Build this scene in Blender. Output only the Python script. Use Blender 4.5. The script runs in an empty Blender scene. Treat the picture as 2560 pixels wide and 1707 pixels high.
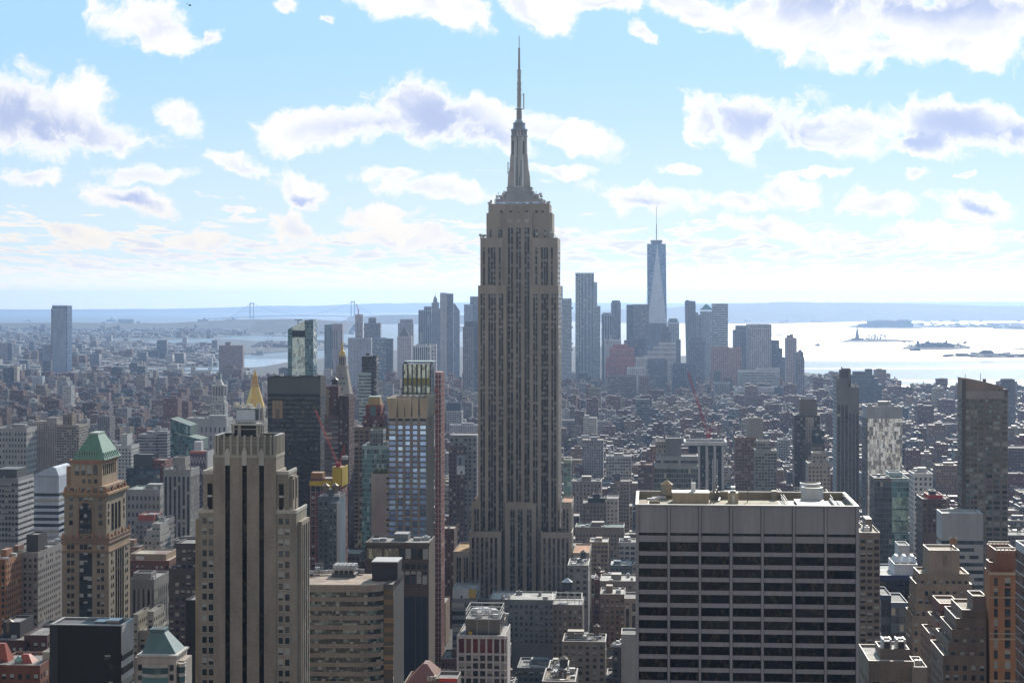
import bpy, math, random
from mathutils import Vector
R = math.radians
SC = bpy.context.scene
COL = SC.collection

# ------------------------------------------------------------------ camera
F, CX, HY, CAMZ = 4572.0, 1280.0, 754.0, 260.0      # focal length, eye level and height used to lay the city out
GA = R(4.38)                                        # street grid against the view
GS, GC = math.sin(GA), math.cos(GA)
cam = bpy.data.cameras.new('camera'); camo = bpy.data.objects.new('camera', cam); COL.objects.link(camo)
camo.location = (0, 0, CAMZ); camo.rotation_euler = (R(90), 0, 0)
cam.sensor_width = 36; cam.lens = F / 2560 * 36; cam.shift_y = -(853.5 - HY) / 2560
cam.clip_start = 1; cam.clip_end = 300000
SC.camera = camo

# ------------------------------------------------------------------ node helper
class NT:
    def __init__(s, tree): s.t = tree; tree.nodes.clear()
    def n(s, kind, ins=None, **props):
        nd = s.t.nodes.new(kind)
        for k, v in props.items(): setattr(nd, k, v)
        for k, v in (ins or {}).items(): s.set(nd.inputs[k], v)
        return nd
    def set(s, sock, v):
        if hasattr(v, 'is_output'): s.t.links.new(v, sock)
        elif v is not None:
            try: sock.default_value = v
            except Exception: sock.default_value = tuple(v) + (1,)
    def m(s, op, a, b=None, c=None, clamp=False):
        nd = s.t.nodes.new('ShaderNodeMath'); nd.operation = op; nd.use_clamp = clamp
        for i, v in enumerate((a, b, c)):
            if v is not None: s.set(nd.inputs[i], v)
        return nd.outputs[0]
    def v(s, op, a, b=None, out=0):
        nd = s.t.nodes.new('ShaderNodeVectorMath'); nd.operation = op
        s.set(nd.inputs[0], a)
        if b is not None: s.set(nd.inputs[1], b)
        return nd.outputs[out]
    def xyz(s, x, y, z=0.0): return s.n('ShaderNodeCombineXYZ', {0: x, 1: y, 2: z}).outputs[0]
    def sep(s, vec): return s.n('ShaderNodeSeparateXYZ', {0: vec}).outputs
    def mix(s, f, a, b, blend='MIX'):
        nd = s.t.nodes.new('ShaderNodeMix'); nd.data_type = 'RGBA'; nd.blend_type = blend
        s.set(nd.inputs[0], f); s.set(nd.inputs[6], a); s.set(nd.inputs[7], b)
        return nd.outputs[2]
    def fmix(s, f, a, b): return s.m('MULTIPLY_ADD', f, s.m('SUBTRACT', b, a), a)
    def noise(s, vec, scale, detail=4.0, rough=0.55, dist=0.0, out='Fac'):
        return s.n('ShaderNodeTexNoise', {'Vector': vec, 'Scale': scale, 'Detail': detail, 'Roughness': rough, 'Distortion': dist}).outputs[out]
    def sstep(s, v, a, b, lo=0.0, hi=1.0):
        return s.n('ShaderNodeMapRange', {0: v, 1: a, 2: b, 3: lo, 4: hi}, interpolation_type='SMOOTHSTEP').outputs[0]
    def lstep(s, v, a, b, lo=0.0, hi=1.0):
        return s.n('ShaderNodeMapRange', {0: v, 1: a, 2: b, 3: lo, 4: hi}, clamp=True).outputs[0]

# ------------------------------------------------------------------ sun, sky with clouds
SUN_EL, SUN_AZ = R(28), R(16)
sl = bpy.data.lights.new('sun', 'SUN'); sl.energy = 5.0; sl.angle = R(0.5); sl.color = (1, 0.93, 0.82)
so = bpy.data.objects.new('sun', sl); COL.objects.link(so)
sdir = Vector((math.sin(SUN_AZ) * math.cos(SUN_EL), math.cos(SUN_AZ) * math.cos(SUN_EL), math.sin(SUN_EL)))
so.rotation_euler = (-sdir).to_track_quat('-Z', 'Y').to_euler(); so.location = (0, 0, 3000)

W = bpy.data.worlds.new('World'); SC.world = W; W.use_nodes = True
w = NT(W.node_tree)
tc = w.n('ShaderNodeTexCoord').outputs['Generated']
dx, dy, dz = w.sep(tc)
zc = w.m('MAXIMUM', dz, 0.004)
sky = w.n('ShaderNodeTexSky', {'Vector': w.xyz(dx, dy, w.m('ADD', zc, 0.055))}, sky_type='NISHITA', sun_disc=False,
          sun_elevation=SUN_EL, sun_rotation=SUN_AZ, altitude=100, air_density=1.0, dust_density=0.5, ozone_density=2.0).outputs[0]
ya = w.m('MAXIMUM', w.m('ABSOLUTE', dy), 0.12)
su = w.m('DIVIDE', dx, ya); sv = w.m('DIVIDE', zc, ya)          # tangent of azimuth and of elevation
P = w.v('SCALE', w.xyz(su, sv)); P.node.inputs['Scale'].default_value = 4.572
warp = w.v('SUBTRACT', w.noise(P, 3.2, 5, 0.6, out='Color'), (0.5, 0.5, 0.5))
wn = w.v('MULTIPLY', warp, (0.20, 0.11, 0.0))
PW = w.v('ADD', P, w.v('ADD', wn, w.v('MULTIPLY', w.v('SUBTRACT', w.noise(P, 16, 4, 0.6, out='Color'), (0.5, 0.5, 0.5)), (0.06, 0.04, 0.0))))
def ell(cx, cy, rx, ry, rot=0, vec=None):
    mp = w.n('ShaderNodeMapping', {'Vector': vec or PW, 'Location': ((cx - CX) / 1000, (HY - cy) / 1000, 0), 'Rotation': (0, 0, R(rot)), 'Scale': (rx / 1000, ry / 1000, 1)}, vector_type='TEXTURE')
    return w.v('LENGTH', mp.outputs[0], out=1)
def union(lst, k=0.25):
    d, vec = None, PW
    for i, e in enumerate(lst):
        if i and i % 4 == 0: vec = w.n('ShaderNodeVectorMath', {0: d, 1: (1e-7, 0, 0), 2: PW}, operation='MULTIPLY_ADD').outputs[0]
        e = ell(*e, vec=vec)
        d = e if d is None else w.m('SMOOTH_MIN', d, e, k)
    return d
# cumulus clouds of the afternoon: bearing, height and size of each one
CLOUDS = [
 (110, 275, 215, 105, -16), (255, 325, 165, 55, -14), (40, 240, 120, 85, 0), (400, 60, 135, 75, -12), (530, 85, 48, 26, 30), (460, 305, 64, 40, -20),
 (700, 15, 34, 22, 0), (815, 40, 24, 12, 0), (1090, 12, 210, 55, -14), (1320, 28, 120, 60, -8), (1480, 5, 120, 26, 0), (1620, 75, 40, 24, -35),
 (860, 320, 225, 52, 8), (1060, 285, 165, 85, -5), (1220, 305, 150, 72, -14), (1410, 330, 165, 48, -18),
 (1905, 300, 205, 78, -4), (1760, 310, 70, 50, 10), (2120, 330, 150, 62, -8), (2400, 320, 225, 62, -8), (2300, 375, 150, 28, -6),
 (2050, 45, 300, 95, -9), (2330, 75, 300, 95, -4), (1750, 10, 110, 40, -18), (2200, 135, 230, 45, 0), (2480, 40, 160, 130, 0),
 (75, 437, 95, 24, 0), (340, 435, 125, 26, -6), (320, 485, 95, 34, -12), (595, 420, 95, 22, -8), (745, 475, 90, 44, -14), (590, 520, 52, 12, 0),
 (985, 445, 95, 25, -4), (1090, 480, 150, 28, -4), (955, 535, 100, 22, 3), (1420, 435, 90, 18, 2), (1610, 500, 125, 36, -14), (1700, 432, 50, 11, 0),
 (1850, 500, 110, 28, -4), (1960, 480, 75, 30, -8), (2290, 437, 45, 21, 0), (2420, 443, 26, 9, 0), (2200, 512, 105, 32, 2), (2430, 512, 92, 32, -8), (2010, 435, 90, 12, 0), (1965, 455, 30, 12, 0),
 (190, 585, 85, 26, -6), (530, 595, 98, 26, -6), (750, 570, 72, 42, -24), (1030, 590, 140, 28, 0), (1900, 570, 110, 28, -6), (2320, 585, 150, 27, -3), (1400, 590, 120, 22, 0), (2060, 600, 90, 20, 0),
]
cd = union(CLOUDS, 0.22)
fb = w.noise(PW, 8.0, 10, 0.60, 0.3)
bill = w.noise(PW, 4.2, 3, 0.5)
fine = w.m('SUBTRACT', fb, 0.5)
dens = w.m('ADD', w.m('SUBTRACT', 1.0, cd), w.m('MULTIPLY_ADD', fine, 2.9, w.m('MULTIPLY', w.m('SUBTRACT', bill, 0.5), 1.1)))
a1 = w.sstep(dens, -0.20, 0.34)
# shaded cores of the big ones
SHADE = [(120, 315, 165, 42, -8), (20, 270, 60, 60, 0), (210, 345, 120, 22, -8), (1080, 295, 120, 62, -14), (980, 330, 130, 26, 0), (1180, 335, 90, 32, -8), (1960, 320, 140, 45, -12), (1800, 290, 45, 42, 60),
 (2400, 325, 95, 45, -14), (2300, 355, 105, 20, -8), (2110, 5, 290, 45, -5), (2360, 22, 220, 36, 6), (2500, 345, 90, 30, 0), (330, 492, 50, 12, -18), (765, 502, 38, 10, -8), (1650, 516, 55, 10, -14), (2440, 520, 45, 11, -20)]
PW = w.n('ShaderNodeVectorMath', {0: cd, 1: (1e-7, 0, 0), 2: PW}, operation='MULTIPLY_ADD').outputs[0]
sh = union(SHADE, 0.15)
shade = w.sstep(w.m('ADD', w.m('SUBTRACT', 1.0, sh), w.m('MULTIPLY_ADD', w.m('SUBTRACT', bill, 0.5), 1.6, w.m('MULTIPLY', fine, 1.4))), -0.95, 0.85)
shade = w.m('MULTIPLY', shade, w.sstep(dens, 0.05, 0.75))
mott = w.m('MULTIPLY', w.sstep(fb, 0.60, 0.36), w.sstep(dens, 0.1, 0.6))
# rows of flat cloud above the horizon, crowding together with distance
vv = w.m('ADD', sv, 0.016)
PL = w.xyz(w.m('DIVIDE', su, w.m('POWER', vv, 0.62)), w.m('MULTIPLY', w.m('LOGARITHM', vv, 2.718), -1.55), 0.0)
rows = w.noise(PL, 5.6, 9, 0.62, 0.3)
cover = w.m('MULTIPLY', w.sstep(sv, 0.058, 0.030), 1.0)
rd = w.m('ADD', rows, w.m('MULTIPLY_ADD', cover, 0.17, -0.635))
a2 = w.m('MULTIPLY', w.sstep(rd, -0.03, 0.065), w.sstep(sv, 0.085, 0.05))
sh2 = w.m('MULTIPLY', w.sstep(rd, 0.06, 0.17), 0.45)
alpha = w.m('MAXIMUM', a1, w.m('MULTIPLY', a2, 0.95))
shd = w.m('MAXIMUM', w.m('MULTIPLY', shade, 0.95), w.m('MULTIPLY', mott, 0.42))
shd = w.m('MAXIMUM', shd, w.m('MULTIPLY', sh2, w.m('SUBTRACT', 1.0, a1)))
CW, CS = (9.2, 9.05, 8.9, 1), (4.1, 4.8, 7.0, 1)
CW = w.mix(w.sstep(sv, 0.075, 0.03), CW, (9.3, 8.3, 6.8, 1))                # lower cloud is creamier
ccol = w.mix(shd, CW, CS)
skyc = w.mix(w.sstep(sv, 0.0, 0.15), (7.2, 8.2, 8.6, 1), (4.0, 6.7, 9.0, 1))
skyn = w.mix(0.12, skyc, w.mix(1.0, sky, (0.6, 0.6, 0.6, 1), 'MULTIPLY'))                                   # clear sky, paler by the sun side
front = w.sstep(dy, -0.15, 0.35)
base = w.mix(front, w.mix(0.5, w.mix(1.0, sky, (0.75, 0.75, 0.75, 1), 'MULTIPLY'), (4.6, 4.5, 4.4, 1)), skyn)
hz = w.sstep(sv, 0.026, 0.0)
tot = w.mix(alpha, base, ccol)
tot = w.mix(w.m('MULTIPLY', hz, w.m('MULTIPLY', front, 0.75)), tot, (15.5, 12.6, 8.0, 1))
bg = w.n('ShaderNodeBackground', {'Color': tot, 'Strength': 0.1})
w.t.links.new(bg.outputs[0], w.n('ShaderNodeOutputWorld').inputs[0])
W.cycles.sampling_method = 'MANUAL'; W.cycles.sample_map_resolution = 512

vs = SC.view_settings
vs.view_transform = 'Standard'; vs.look = 'None'; vs.gamma = 1; vs.use_curve_mapping = False; vs.exposure = 0.2
cy = SC.cycles
cy.max_bounces = 5; cy.diffuse_bounces = 3; cy.glossy_bounces = 3; cy.volume_bounces = 0; cy.transmission_bounces = 2
cy.caustics_reflective = False; cy.caustics_refractive = False; cy.sample_clamp_indirect = 4
cy.use_denoising = True
try: cy.denoiser = 'OPENIMAGEDENOISE'
except Exception: pass
# ------------------------------------------------------------------ materials
MATS = {}
def newmat(name):
    m = bpy.data.materials.new(name); m.use_nodes = True
    t = NT(m.node_tree); out = t.n('ShaderNodeOutputMaterial')
    MATS[name] = m
    return m, t, out
def finish(t, out, **k):
    p = t.n('ShaderNodeBsdfPrincipled', {a.replace('_', ' '): v for a, v in k.items()})
    t.t.links.new(p.outputs[0], out.inputs[0]); return p
def ocol(t, attr):
    if attr: return t.n('ShaderNodeAttribute', attribute_name='col').outputs['Color']
    return t.n('ShaderNodeObjectInfo').outputs['Color']
def weather(t, col, sc=0.05, lo=0.8, hi=1.15):
    g = t.n('ShaderNodeNewGeometry').outputs['Position']
    n = t.noise(t.v('MULTIPLY', g, (1, 1, 0.45)), sc, 5, 0.62)
    f = t.lstep(n, 0.3, 0.7, lo, hi)
    n2 = t.noise(t.v('MULTIPLY', g, (1, 1, 0.06)), 0.6, 3, 0.6)
    f = t.m('MULTIPLY', f, t.lstep(n2, 0.3, 0.7, 0.9, 1.08))
    return t.mix(1.0, col, t.xyz(f, f, f), 'MULTIPLY')
def m_facade(name, fw, fh, glass=(0.03, 0.035, 0.04), blind=0.12, bcol=(0.40, 0.38, 0.33), strip=None, grough=0.10, wrough=0.85, attr=False, jit=0.02, spec=0.5, relief=0.0, sill=0.0):
    """wall with a grid of windows: the uv map counts bays across and storeys down from the top"""
    m, t, out = newmat(name)
    uv = t.n('ShaderNodeUVMap').outputs[0]
    u, v, _ = t.sep(uv)
    fu = t.m('ABSOLUTE', t.m('SUBTRACT', t.m('FRACT', u), 0.5)); fv = t.m('ABSOLUTE', t.m('SUBTRACT', t.m('FRACT', v), 0.5))
    mu = t.m('LESS_THAN', fu, fw / 2); mv = t.m('LESS_THAN', fv, fh / 2)
    below = t.m('LESS_THAN', v, 0.0)
    rnd = t.n('ShaderNodeObjectInfo').outputs['Random']
    cell = t.xyz(t.m('FLOOR', u), t.m('FLOOR', v), t.m('MULTIPLY', rnd, 97.0))
    wnn = t.n('ShaderNodeTexWhiteNoise', {'Vector': cell}, noise_dimensions='3D')
    r = wnn.outputs['Value']; rc = wnn.outputs['Color']; r2 = t.sep(rc)[1]
    gl = t.mix(t.m('GREATER_THAN', r2, 1 - blind), t.mix(r, t.v('MULTIPLY', glass, (0.35,) * 3), t.v('MULTIPLY', glass, (1.7,) * 3)), bcol + (1,))
    wall = weather(t, ocol(t, attr))
    win = t.m('MULTIPLY', mu, below)
    if strip is not None:
        gl = t.mix(mv, strip + (1,), gl)
        gm = t.m('MULTIPLY', win, mv)
    else:
        win = t.m('MULTIPLY', win, mv); gm = win
    if sill:
        wall = t.mix(t.m('MULTIPLY', t.m('MULTIPLY', mu, below), t.m('LESS_THAN', t.m('ABSOLUTE', t.m('SUBTRACT', t.m('FRACT', v), 0.5 - fh / 2 - 0.05)), 0.045)), wall, t.v('MULTIPLY', wall, (sill,) * 3))
    g = t.n('ShaderNodeNewGeometry').outputs['Normal']
    nn = t.v('NORMALIZE', t.v('ADD', g, t.v('SCALE', t.v('SUBTRACT', rc, (0.5, 0.5, 0.5)))))
    sc_ = nn.node.inputs[0].links[0].from_node.inputs[1].links[0].from_node
    t.set(sc_.inputs['Scale'], t.m('MULTIPLY', gm, jit * 2))
    finish(t, out, Base_Color=t.mix(win, wall, gl), Roughness=t.fmix(gm, wrough, grough), Normal=nn, Specular_IOR_Level=t.fmix(gm, 0.25, spec))
    return m
def m_plain(name, rough=0.8, metal=0.0, lo=0.8, hi=1.15, attr=False, spec=0.4, sc=0.08):
    m, t, out = newmat(name)
    finish(t, out, Base_Color=weather(t, ocol(t, attr), sc, lo, hi), Roughness=rough, Metallic=metal, Specular_IOR_Level=spec)
    return m
for nm, kw in dict(
    punch=dict(fw=.46, fh=.54, sill=1.25), narrow=dict(fw=.34, fh=.6), wide=dict(fw=.72, fh=.52), pair=dict(fw=.62, fh=.46, blind=.25, sill=1.15),
    band=dict(fw=1.1, fh=.5, glass=(.045, .055, .06), blind=.2), strip=dict(fw=.5, fh=.58, strip=(.045, .042, .04)),
    fins=dict(fw=.72, fh=.72, strip=(.03, .03, .035), blind=.04), apart=dict(fw=.8, fh=.6, glass=(.045, .05, .048), blind=.20, bcol=(.27, .285, .26)),
    curtain=dict(fw=.9, fh=.86, glass=(.05, .07, .085), blind=.06, jit=.03), teal=dict(fw=.93, fh=.88, glass=(.07, .15, .16), blind=.06, jit=.03, bcol=(.3, .42, .42)),
    dark=dict(fw=.9, fh=.62, glass=(.012, .011, .011), strip=(.022, .019, .017), blind=.03, bcol=(.10, .07, .045)),
    floorline=dict(fw=1.1, fh=.90, glass=(.085, .09, .095), blind=.1, bcol=(.2, .2, .19), jit=.04), mirror=dict(fw=.96, fh=.95, glass=(.30, .31, .30), blind=.18, bcol=(.55, .54, .50), jit=.10, grough=.12, spec=1.0),
    far=dict(fw=.5, fh=.5, blind=.1), farband=dict(fw=1.1, fh=.45, blind=.1, glass=(.07, .08, .09)), bluewin=dict(fw=.86, fh=.70, glass=(.05, .06, .08), blind=.1)).items():
    m_facade(nm, **kw)
m_facade('citymass', fw=.5, fh=.52, attr=True, blind=.14)
m_plain('massroof', .65, attr=True, lo=.7, hi=1.25, spec=.4, sc=.03)
m_plain('massunit', .36, attr=True, lo=.8, hi=1.2, spec=.5, sc=.03); m_plain('paint', .6); m_plain('stone', .88, spec=.25); m_plain('metal', .36, 1.0); m_plain('roofing', .8, lo=.5, hi=1.35, spec=.2, sc=.15)
m_plain('gloss', .22, spec=.6); m_plain('coping', .5, spec=.35)
def m_brick():
    m, t, out = newmat('brick')
    tco = t.n('ShaderNodeTexCoord').outputs['Object']
    x, y, z = t.sep(tco)
    b = t.n('ShaderNodeTexBrick', {'Vector': t.xyz(t.m('ADD', x, y), z, 0), 'Color1': (1, 1, 1, 1), 'Color2': (.84, .83, .8, 1), 'Mortar': (.72, .72, .72, 1), 'Scale': 1.0, 'Brick Width': 0.9, 'Row Height': 0.45, 'Mortar Size': 0.04}).outputs[0]
    c = t.mix(1.0, weather(t, ocol(t, False), .10, .72, 1.18), b, 'MULTIPLY')
    finish(t, out, Base_Color=c, Roughness=.88, Specular_IOR_Level=.25)
m_brick()
def m_pane(name, glass, blind, bcol, rough=.08, spec=.5, wob=.03, metal=0.0, tilt=1.0, refl_blotch=0.0):
    """window glass, every pane with its own darkness, blinds and slight tilt"""
    m, t, out = newmat(name)
    oi = t.n('ShaderNodeObjectInfo'); r = oi.outputs['Random']
    wn_ = t.n('ShaderNodeTexWhiteNoise', {'W': t.m('MULTIPLY', r, 731.0)}, noise_dimensions='1D')
    r1, r2, r3 = t.sep(wn_.outputs['Color'])
    gc = t.mix(r1, t.v('MULTIPLY', glass, (.4,) * 3), t.v('MULTIPLY', glass, (1.6,) * 3))
    z = t.sep(t.n('ShaderNodeTexCoord').outputs['Generated'])[2]
    bl = t.m('MULTIPLY', t.m('LESS_THAN', r2, blind), t.m('GREATER_THAN', z, t.m('MULTIPLY', r3, .8)))
    g = t.n('ShaderNodeNewGeometry')
    nz = t.v('SUBTRACT', t.noise(t.v('MULTIPLY', g.outputs['Position'], (1, 1, .6)), .35, 2, .5, out='Color'), (.5, .5, .5))
    nz = t.v('ADD', t.v('MULTIPLY', nz, (wob,) * 3), t.v('MULTIPLY', t.v('SUBTRACT', wn_.outputs['Color'], (.5, .5, .5)), (.03 * tilt, .03 * tilt, .05 * tilt)))
    if refl_blotch: gc = t.mix(t.sstep(t.noise(t.v('MULTIPLY', g.outputs['Position'], (1, 1, .55)), .42, 3, .6, 1.6), .50, .66), gc, t.v('MULTIPLY', (.055, .040, .022), (refl_blotch,) * 3))  # brown reflections painted into the glass colour as noise patches
    nn = t.v('NORMALIZE', t.v('ADD', g.outputs['Normal'], nz))
    finish(t, out, Base_Color=t.mix(bl, gc, bcol + (1,)), Roughness=t.fmix(bl, rough, .3), Normal=nn, Specular_IOR_Level=spec, Metallic=metal)
m_pane('pane', (.03, .034, .036), .35, (.36, .35, .31))
m_pane('pane_black', (.008, .008, .008), .0, (.1, .1, .1), wob=.05, spec=.08, refl_blotch=1.0)
m_pane('pane_green', (.045, .06, .055), .25, (.22, .25, .22), wob=.25, spec=.8)
m_pane('pane_blue', (.34, .50, .85), .06, (.5, .58, .7), wob=.0, spec=.8, rough=.12, metal=.7, tilt=.2)
m_pane('pane_gold', (.16, .09, .035), .3, (.3, .2, .09), wob=.1)
m_pane('pane_red', (.10, .018, .016), .2, (.14, .05, .04))
m_pane('pane_teal', (.08, .15, .15), .2, (.3, .4, .38), wob=.1, spec=.8)
def m_mirror():
    """bright wavy reflections in a glass curtain wall"""
    m, t, out = newmat('rippled_glass')
    tco = t.n('ShaderNodeTexCoord').outputs['Object']
    x, y, z = t.sep(tco)
    p = t.xyz(t.m('FLOOR', t.m('DIVIDE', t.m('ADD', x, y), 1.6)), t.m('FLOOR', t.m('DIVIDE', z, 3.6)), 0)
    wn_ = t.n('ShaderNodeTexWhiteNoise', {'Vector': p}, noise_dimensions='3D')
    g = t.n('ShaderNodeNewGeometry').outputs['Normal']
    n2 = t.v('SUBTRACT', t.noise(t.v('MULTIPLY', tco, (2.6, 2.6, .7)), 1.0, 3, .7, out='Color'), (.5, .5, .5))
    nn = t.v('NORMALIZE', t.v('ADD', g, t.v('ADD', t.v('MULTIPLY', n2, (.35, .35, .35)), t.v('MULTIPLY', t.v('SUBTRACT', wn_.outputs['Color'], (.5, .5, .5)), (.10, .10, .12)))))
    finish(t, out, Base_Color=ocol(t, False), Roughness=.08, Metallic=.85, Normal=nn)
m_mirror()
def m_leaves():
    m, t, out = newmat('leaves')
    r = t.n('ShaderNodeObjectInfo').outputs['Color']
    n = t.noise(t.n('ShaderNodeNewGeometry').outputs['Position'], .12, 4, .6)
    finish(t, out, Base_Color=t.mix(n, r, (.10, .09, .03, 1)), Roughness=.8, Specular_IOR_Level=.2)
m_leaves()
# ------------------------------------------------------------------ mesh helpers
class MB:
    def __init__(s): s.v, s.f, s.uv, s.c = [], [], [], []
    def face(s, pts, uvs=None, col=None):
        i = len(s.v); s.v += [tuple(p) for p in pts]; s.f.append(tuple(range(i, i + len(pts))))
        s.uv += list(uvs) if uvs else [(p[0] * .3, p[2] * .3) for p in pts]
        s.c.append(col); return s
    def box(s, x0, x1, y0, y1, z0, z1, bottom=False, col=None, top=True):
        a = [(x0, y0), (x1, y0), (x1, y1), (x0, y1)]
        for i in range(4):
            p, q = a[i], a[(i + 1) % 4]; s.face([(*p, z0), (*q, z0), (*q, z1), (*p, z1)], col=col)
        if top: s.face([(*p, z1) for p in a], col=col)
        if bottom: s.face([(*p, z0) for p in a[::-1]], col=col)
        return s
    def frustum(s, cx, cy, z0, z1, r0, r1, n=10, cap=True, ph=None, sy=1.0):
        ph = math.pi / n if ph is None else ph
        A = [(cx + r0 * math.cos(ph + 2 * math.pi * i / n), cy + sy * r0 * math.sin(ph + 2 * math.pi * i / n), z0) for i in range(n)]
        B = [(cx + r1 * math.cos(ph + 2 * math.pi * i / n), cy + sy * r1 * math.sin(ph + 2 * math.pi * i / n), z1) for i in range(n)]
        for i in range(n):
            j = (i + 1) % n
            s.face([A[i], A[j], B[j], B[i]] if r1 > 1e-4 else [A[i], A[j], B[i]])
        if cap and r1 > 1e-4: s.face(B)
        return s
    def hip(s, x0, x1, y0, y1, z0, X0, X1, Y0, Y1, z1):
        A = [(x0, y0, z0), (x1, y0, z0), (x1, y1, z0), (x0, y1, z0)]; B = [(X0, Y0, z1), (X1, Y0, z1), (X1, Y1, z1), (X0, Y1, z1)]
        for i in range(4):
            j = (i + 1) % 4; s.face([A[i], A[j], B[j], B[i]])
        s.face(B); return s
    def bar(s, a, b, r, n=4):
        a, b = Vector(a), Vector(b); d = (b - a).normalized()
        u = d.cross(Vector((0, 0, 1)) if abs(d.z) < .9 else Vector((1, 0, 0))).normalized(); v = d.cross(u)
        P = [[p + (u * math.cos(k * 2 * math.pi / n + .785) + v * math.sin(k * 2 * math.pi / n + .785)) * r for k in range(n)] for p in (a, b)]
        for k in range(n):
            j = (k + 1) % n; s.face([P[0][j], P[0][k], P[1][k], P[1][j]])
        s.face(P[1]); s.face(P[0][::-1]); return s
    def walls(s, poly, z0, z1, cw, ch, margin=1.2, col=None, close=True, u0=None):
        n = len(poly)
        for i in range(n if close else n - 1):
            p, q = poly[i], poly[(i + 1) % n]; L = math.hypot(q[0] - p[0], q[1] - p[1])
            if L < .01: continue
            k = max(1, round(L / cw)); o = (i * 17) if u0 is None else u0
            vt = margin / ch; vb = -(z1 - z0 - margin) / ch
            s.face([(*p, z0), (*q, z0), (*q, z1), (*p, z1)], [(o, vb), (o + k, vb), (o + k, vt), (o, vt)], col=col)
        return s
    def mesh(s, name, mat):
        me = bpy.data.meshes.new(name); me.from_pydata(s.v, [], s.f)
        l = me.uv_layers.new(name='UVMap'); flat = [0.0] * (2 * len(me.loops))
        for i, uv in enumerate(s.uv): flat[2 * i], flat[2 * i + 1] = uv
        l.data.foreach_set('uv', flat)
        if any(s.c):
            a = me.attributes.new('col', 'FLOAT_COLOR', 'FACE')
            a.data.foreach_set('color', [x for c in s.c for x in ((*(c or (.3, .3, .3)), 1))])
        me.materials.append(MATS[mat]); return me
    def obj(s, name, mat, parent=None, col=(.4, .4, .4), **props):
        return put(name, s.mesh(name, mat), parent, col, **props)
def put(name, me, parent=None, col=(.4, .4, .4), **props):
    o = bpy.data.objects.new(name, me); COL.objects.link(o)
    if parent: o.parent = parent
    o.color = (*col, 1)
    for k, v in props.items(): o[k] = v
    return o
def rectp(x0, x1, y0, y1): return [(x0, y0), (x1, y0), (x1, y1), (x0, y1)]
def at(px, py, Y): return Vector(((px - CX) / F * Y, Y, CAMZ - (py - HY) / F * Y))
def onz(px, py, z=0.0):
    Y = (CAMZ - z) * F / (py - HY); return Vector(((px - CX) / F * Y, Y, z))
def zat(py, Y): return CAMZ - (py - HY) / F * Y
def put_windows(parent, xs, zs, w, h, mat='pane', y=-0.06, name='window', limit=100, axis='x', col=(.4, .4, .4), frame=None):
    """separate windows at every x and z of one wall, sharing one mesh; the ones past the first hundred stay together"""
    me = MB().box(-w / 2, w / 2, 0, .12, -h / 2, h / 2, bottom=True).mesh(name, mat) if axis == 'x' else MB().box(-.12, 0, -w / 2, w / 2, -h / 2, h / 2, bottom=True).mesh(name, mat)
    fm = None
    if frame: fm = MB().box(-w / 2 - .2, w / 2 + .2, .02, .10, -h / 2 - .25, h / 2 + .2, bottom=True).mesh('frame', 'paint')
    rest = MB(); k = 0
    for zz in zs:
        for xx in xs:
            k += 1
            if k <= limit:
                o = put(name, me, parent, col)
                o.location = (xx, y, zz) if axis == 'x' else (y, xx, zz)
                if fm: put('frame', fm, o, frame)
            elif axis == 'x': rest.box(xx - w / 2, xx + w / 2, y, y + .12, zz - h / 2, zz + h / 2, bottom=True)
            else: rest.box(y - .12, y, xx - w / 2, xx + w / 2, zz - h / 2, zz + h / 2, bottom=True)
    if rest.v: rest.obj('small_windows', mat, parent, col, kind='stuff')
FOOT = []       # building footprints in grid axes, so that nothing is built into anything else
KEEP = []       # (px0, px1, lowest part seen, distance)
HERO = []       # names used to describe neighbours
def grid(x, y): return (x * GC - y * GS, x * GS + y * GC)
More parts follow.
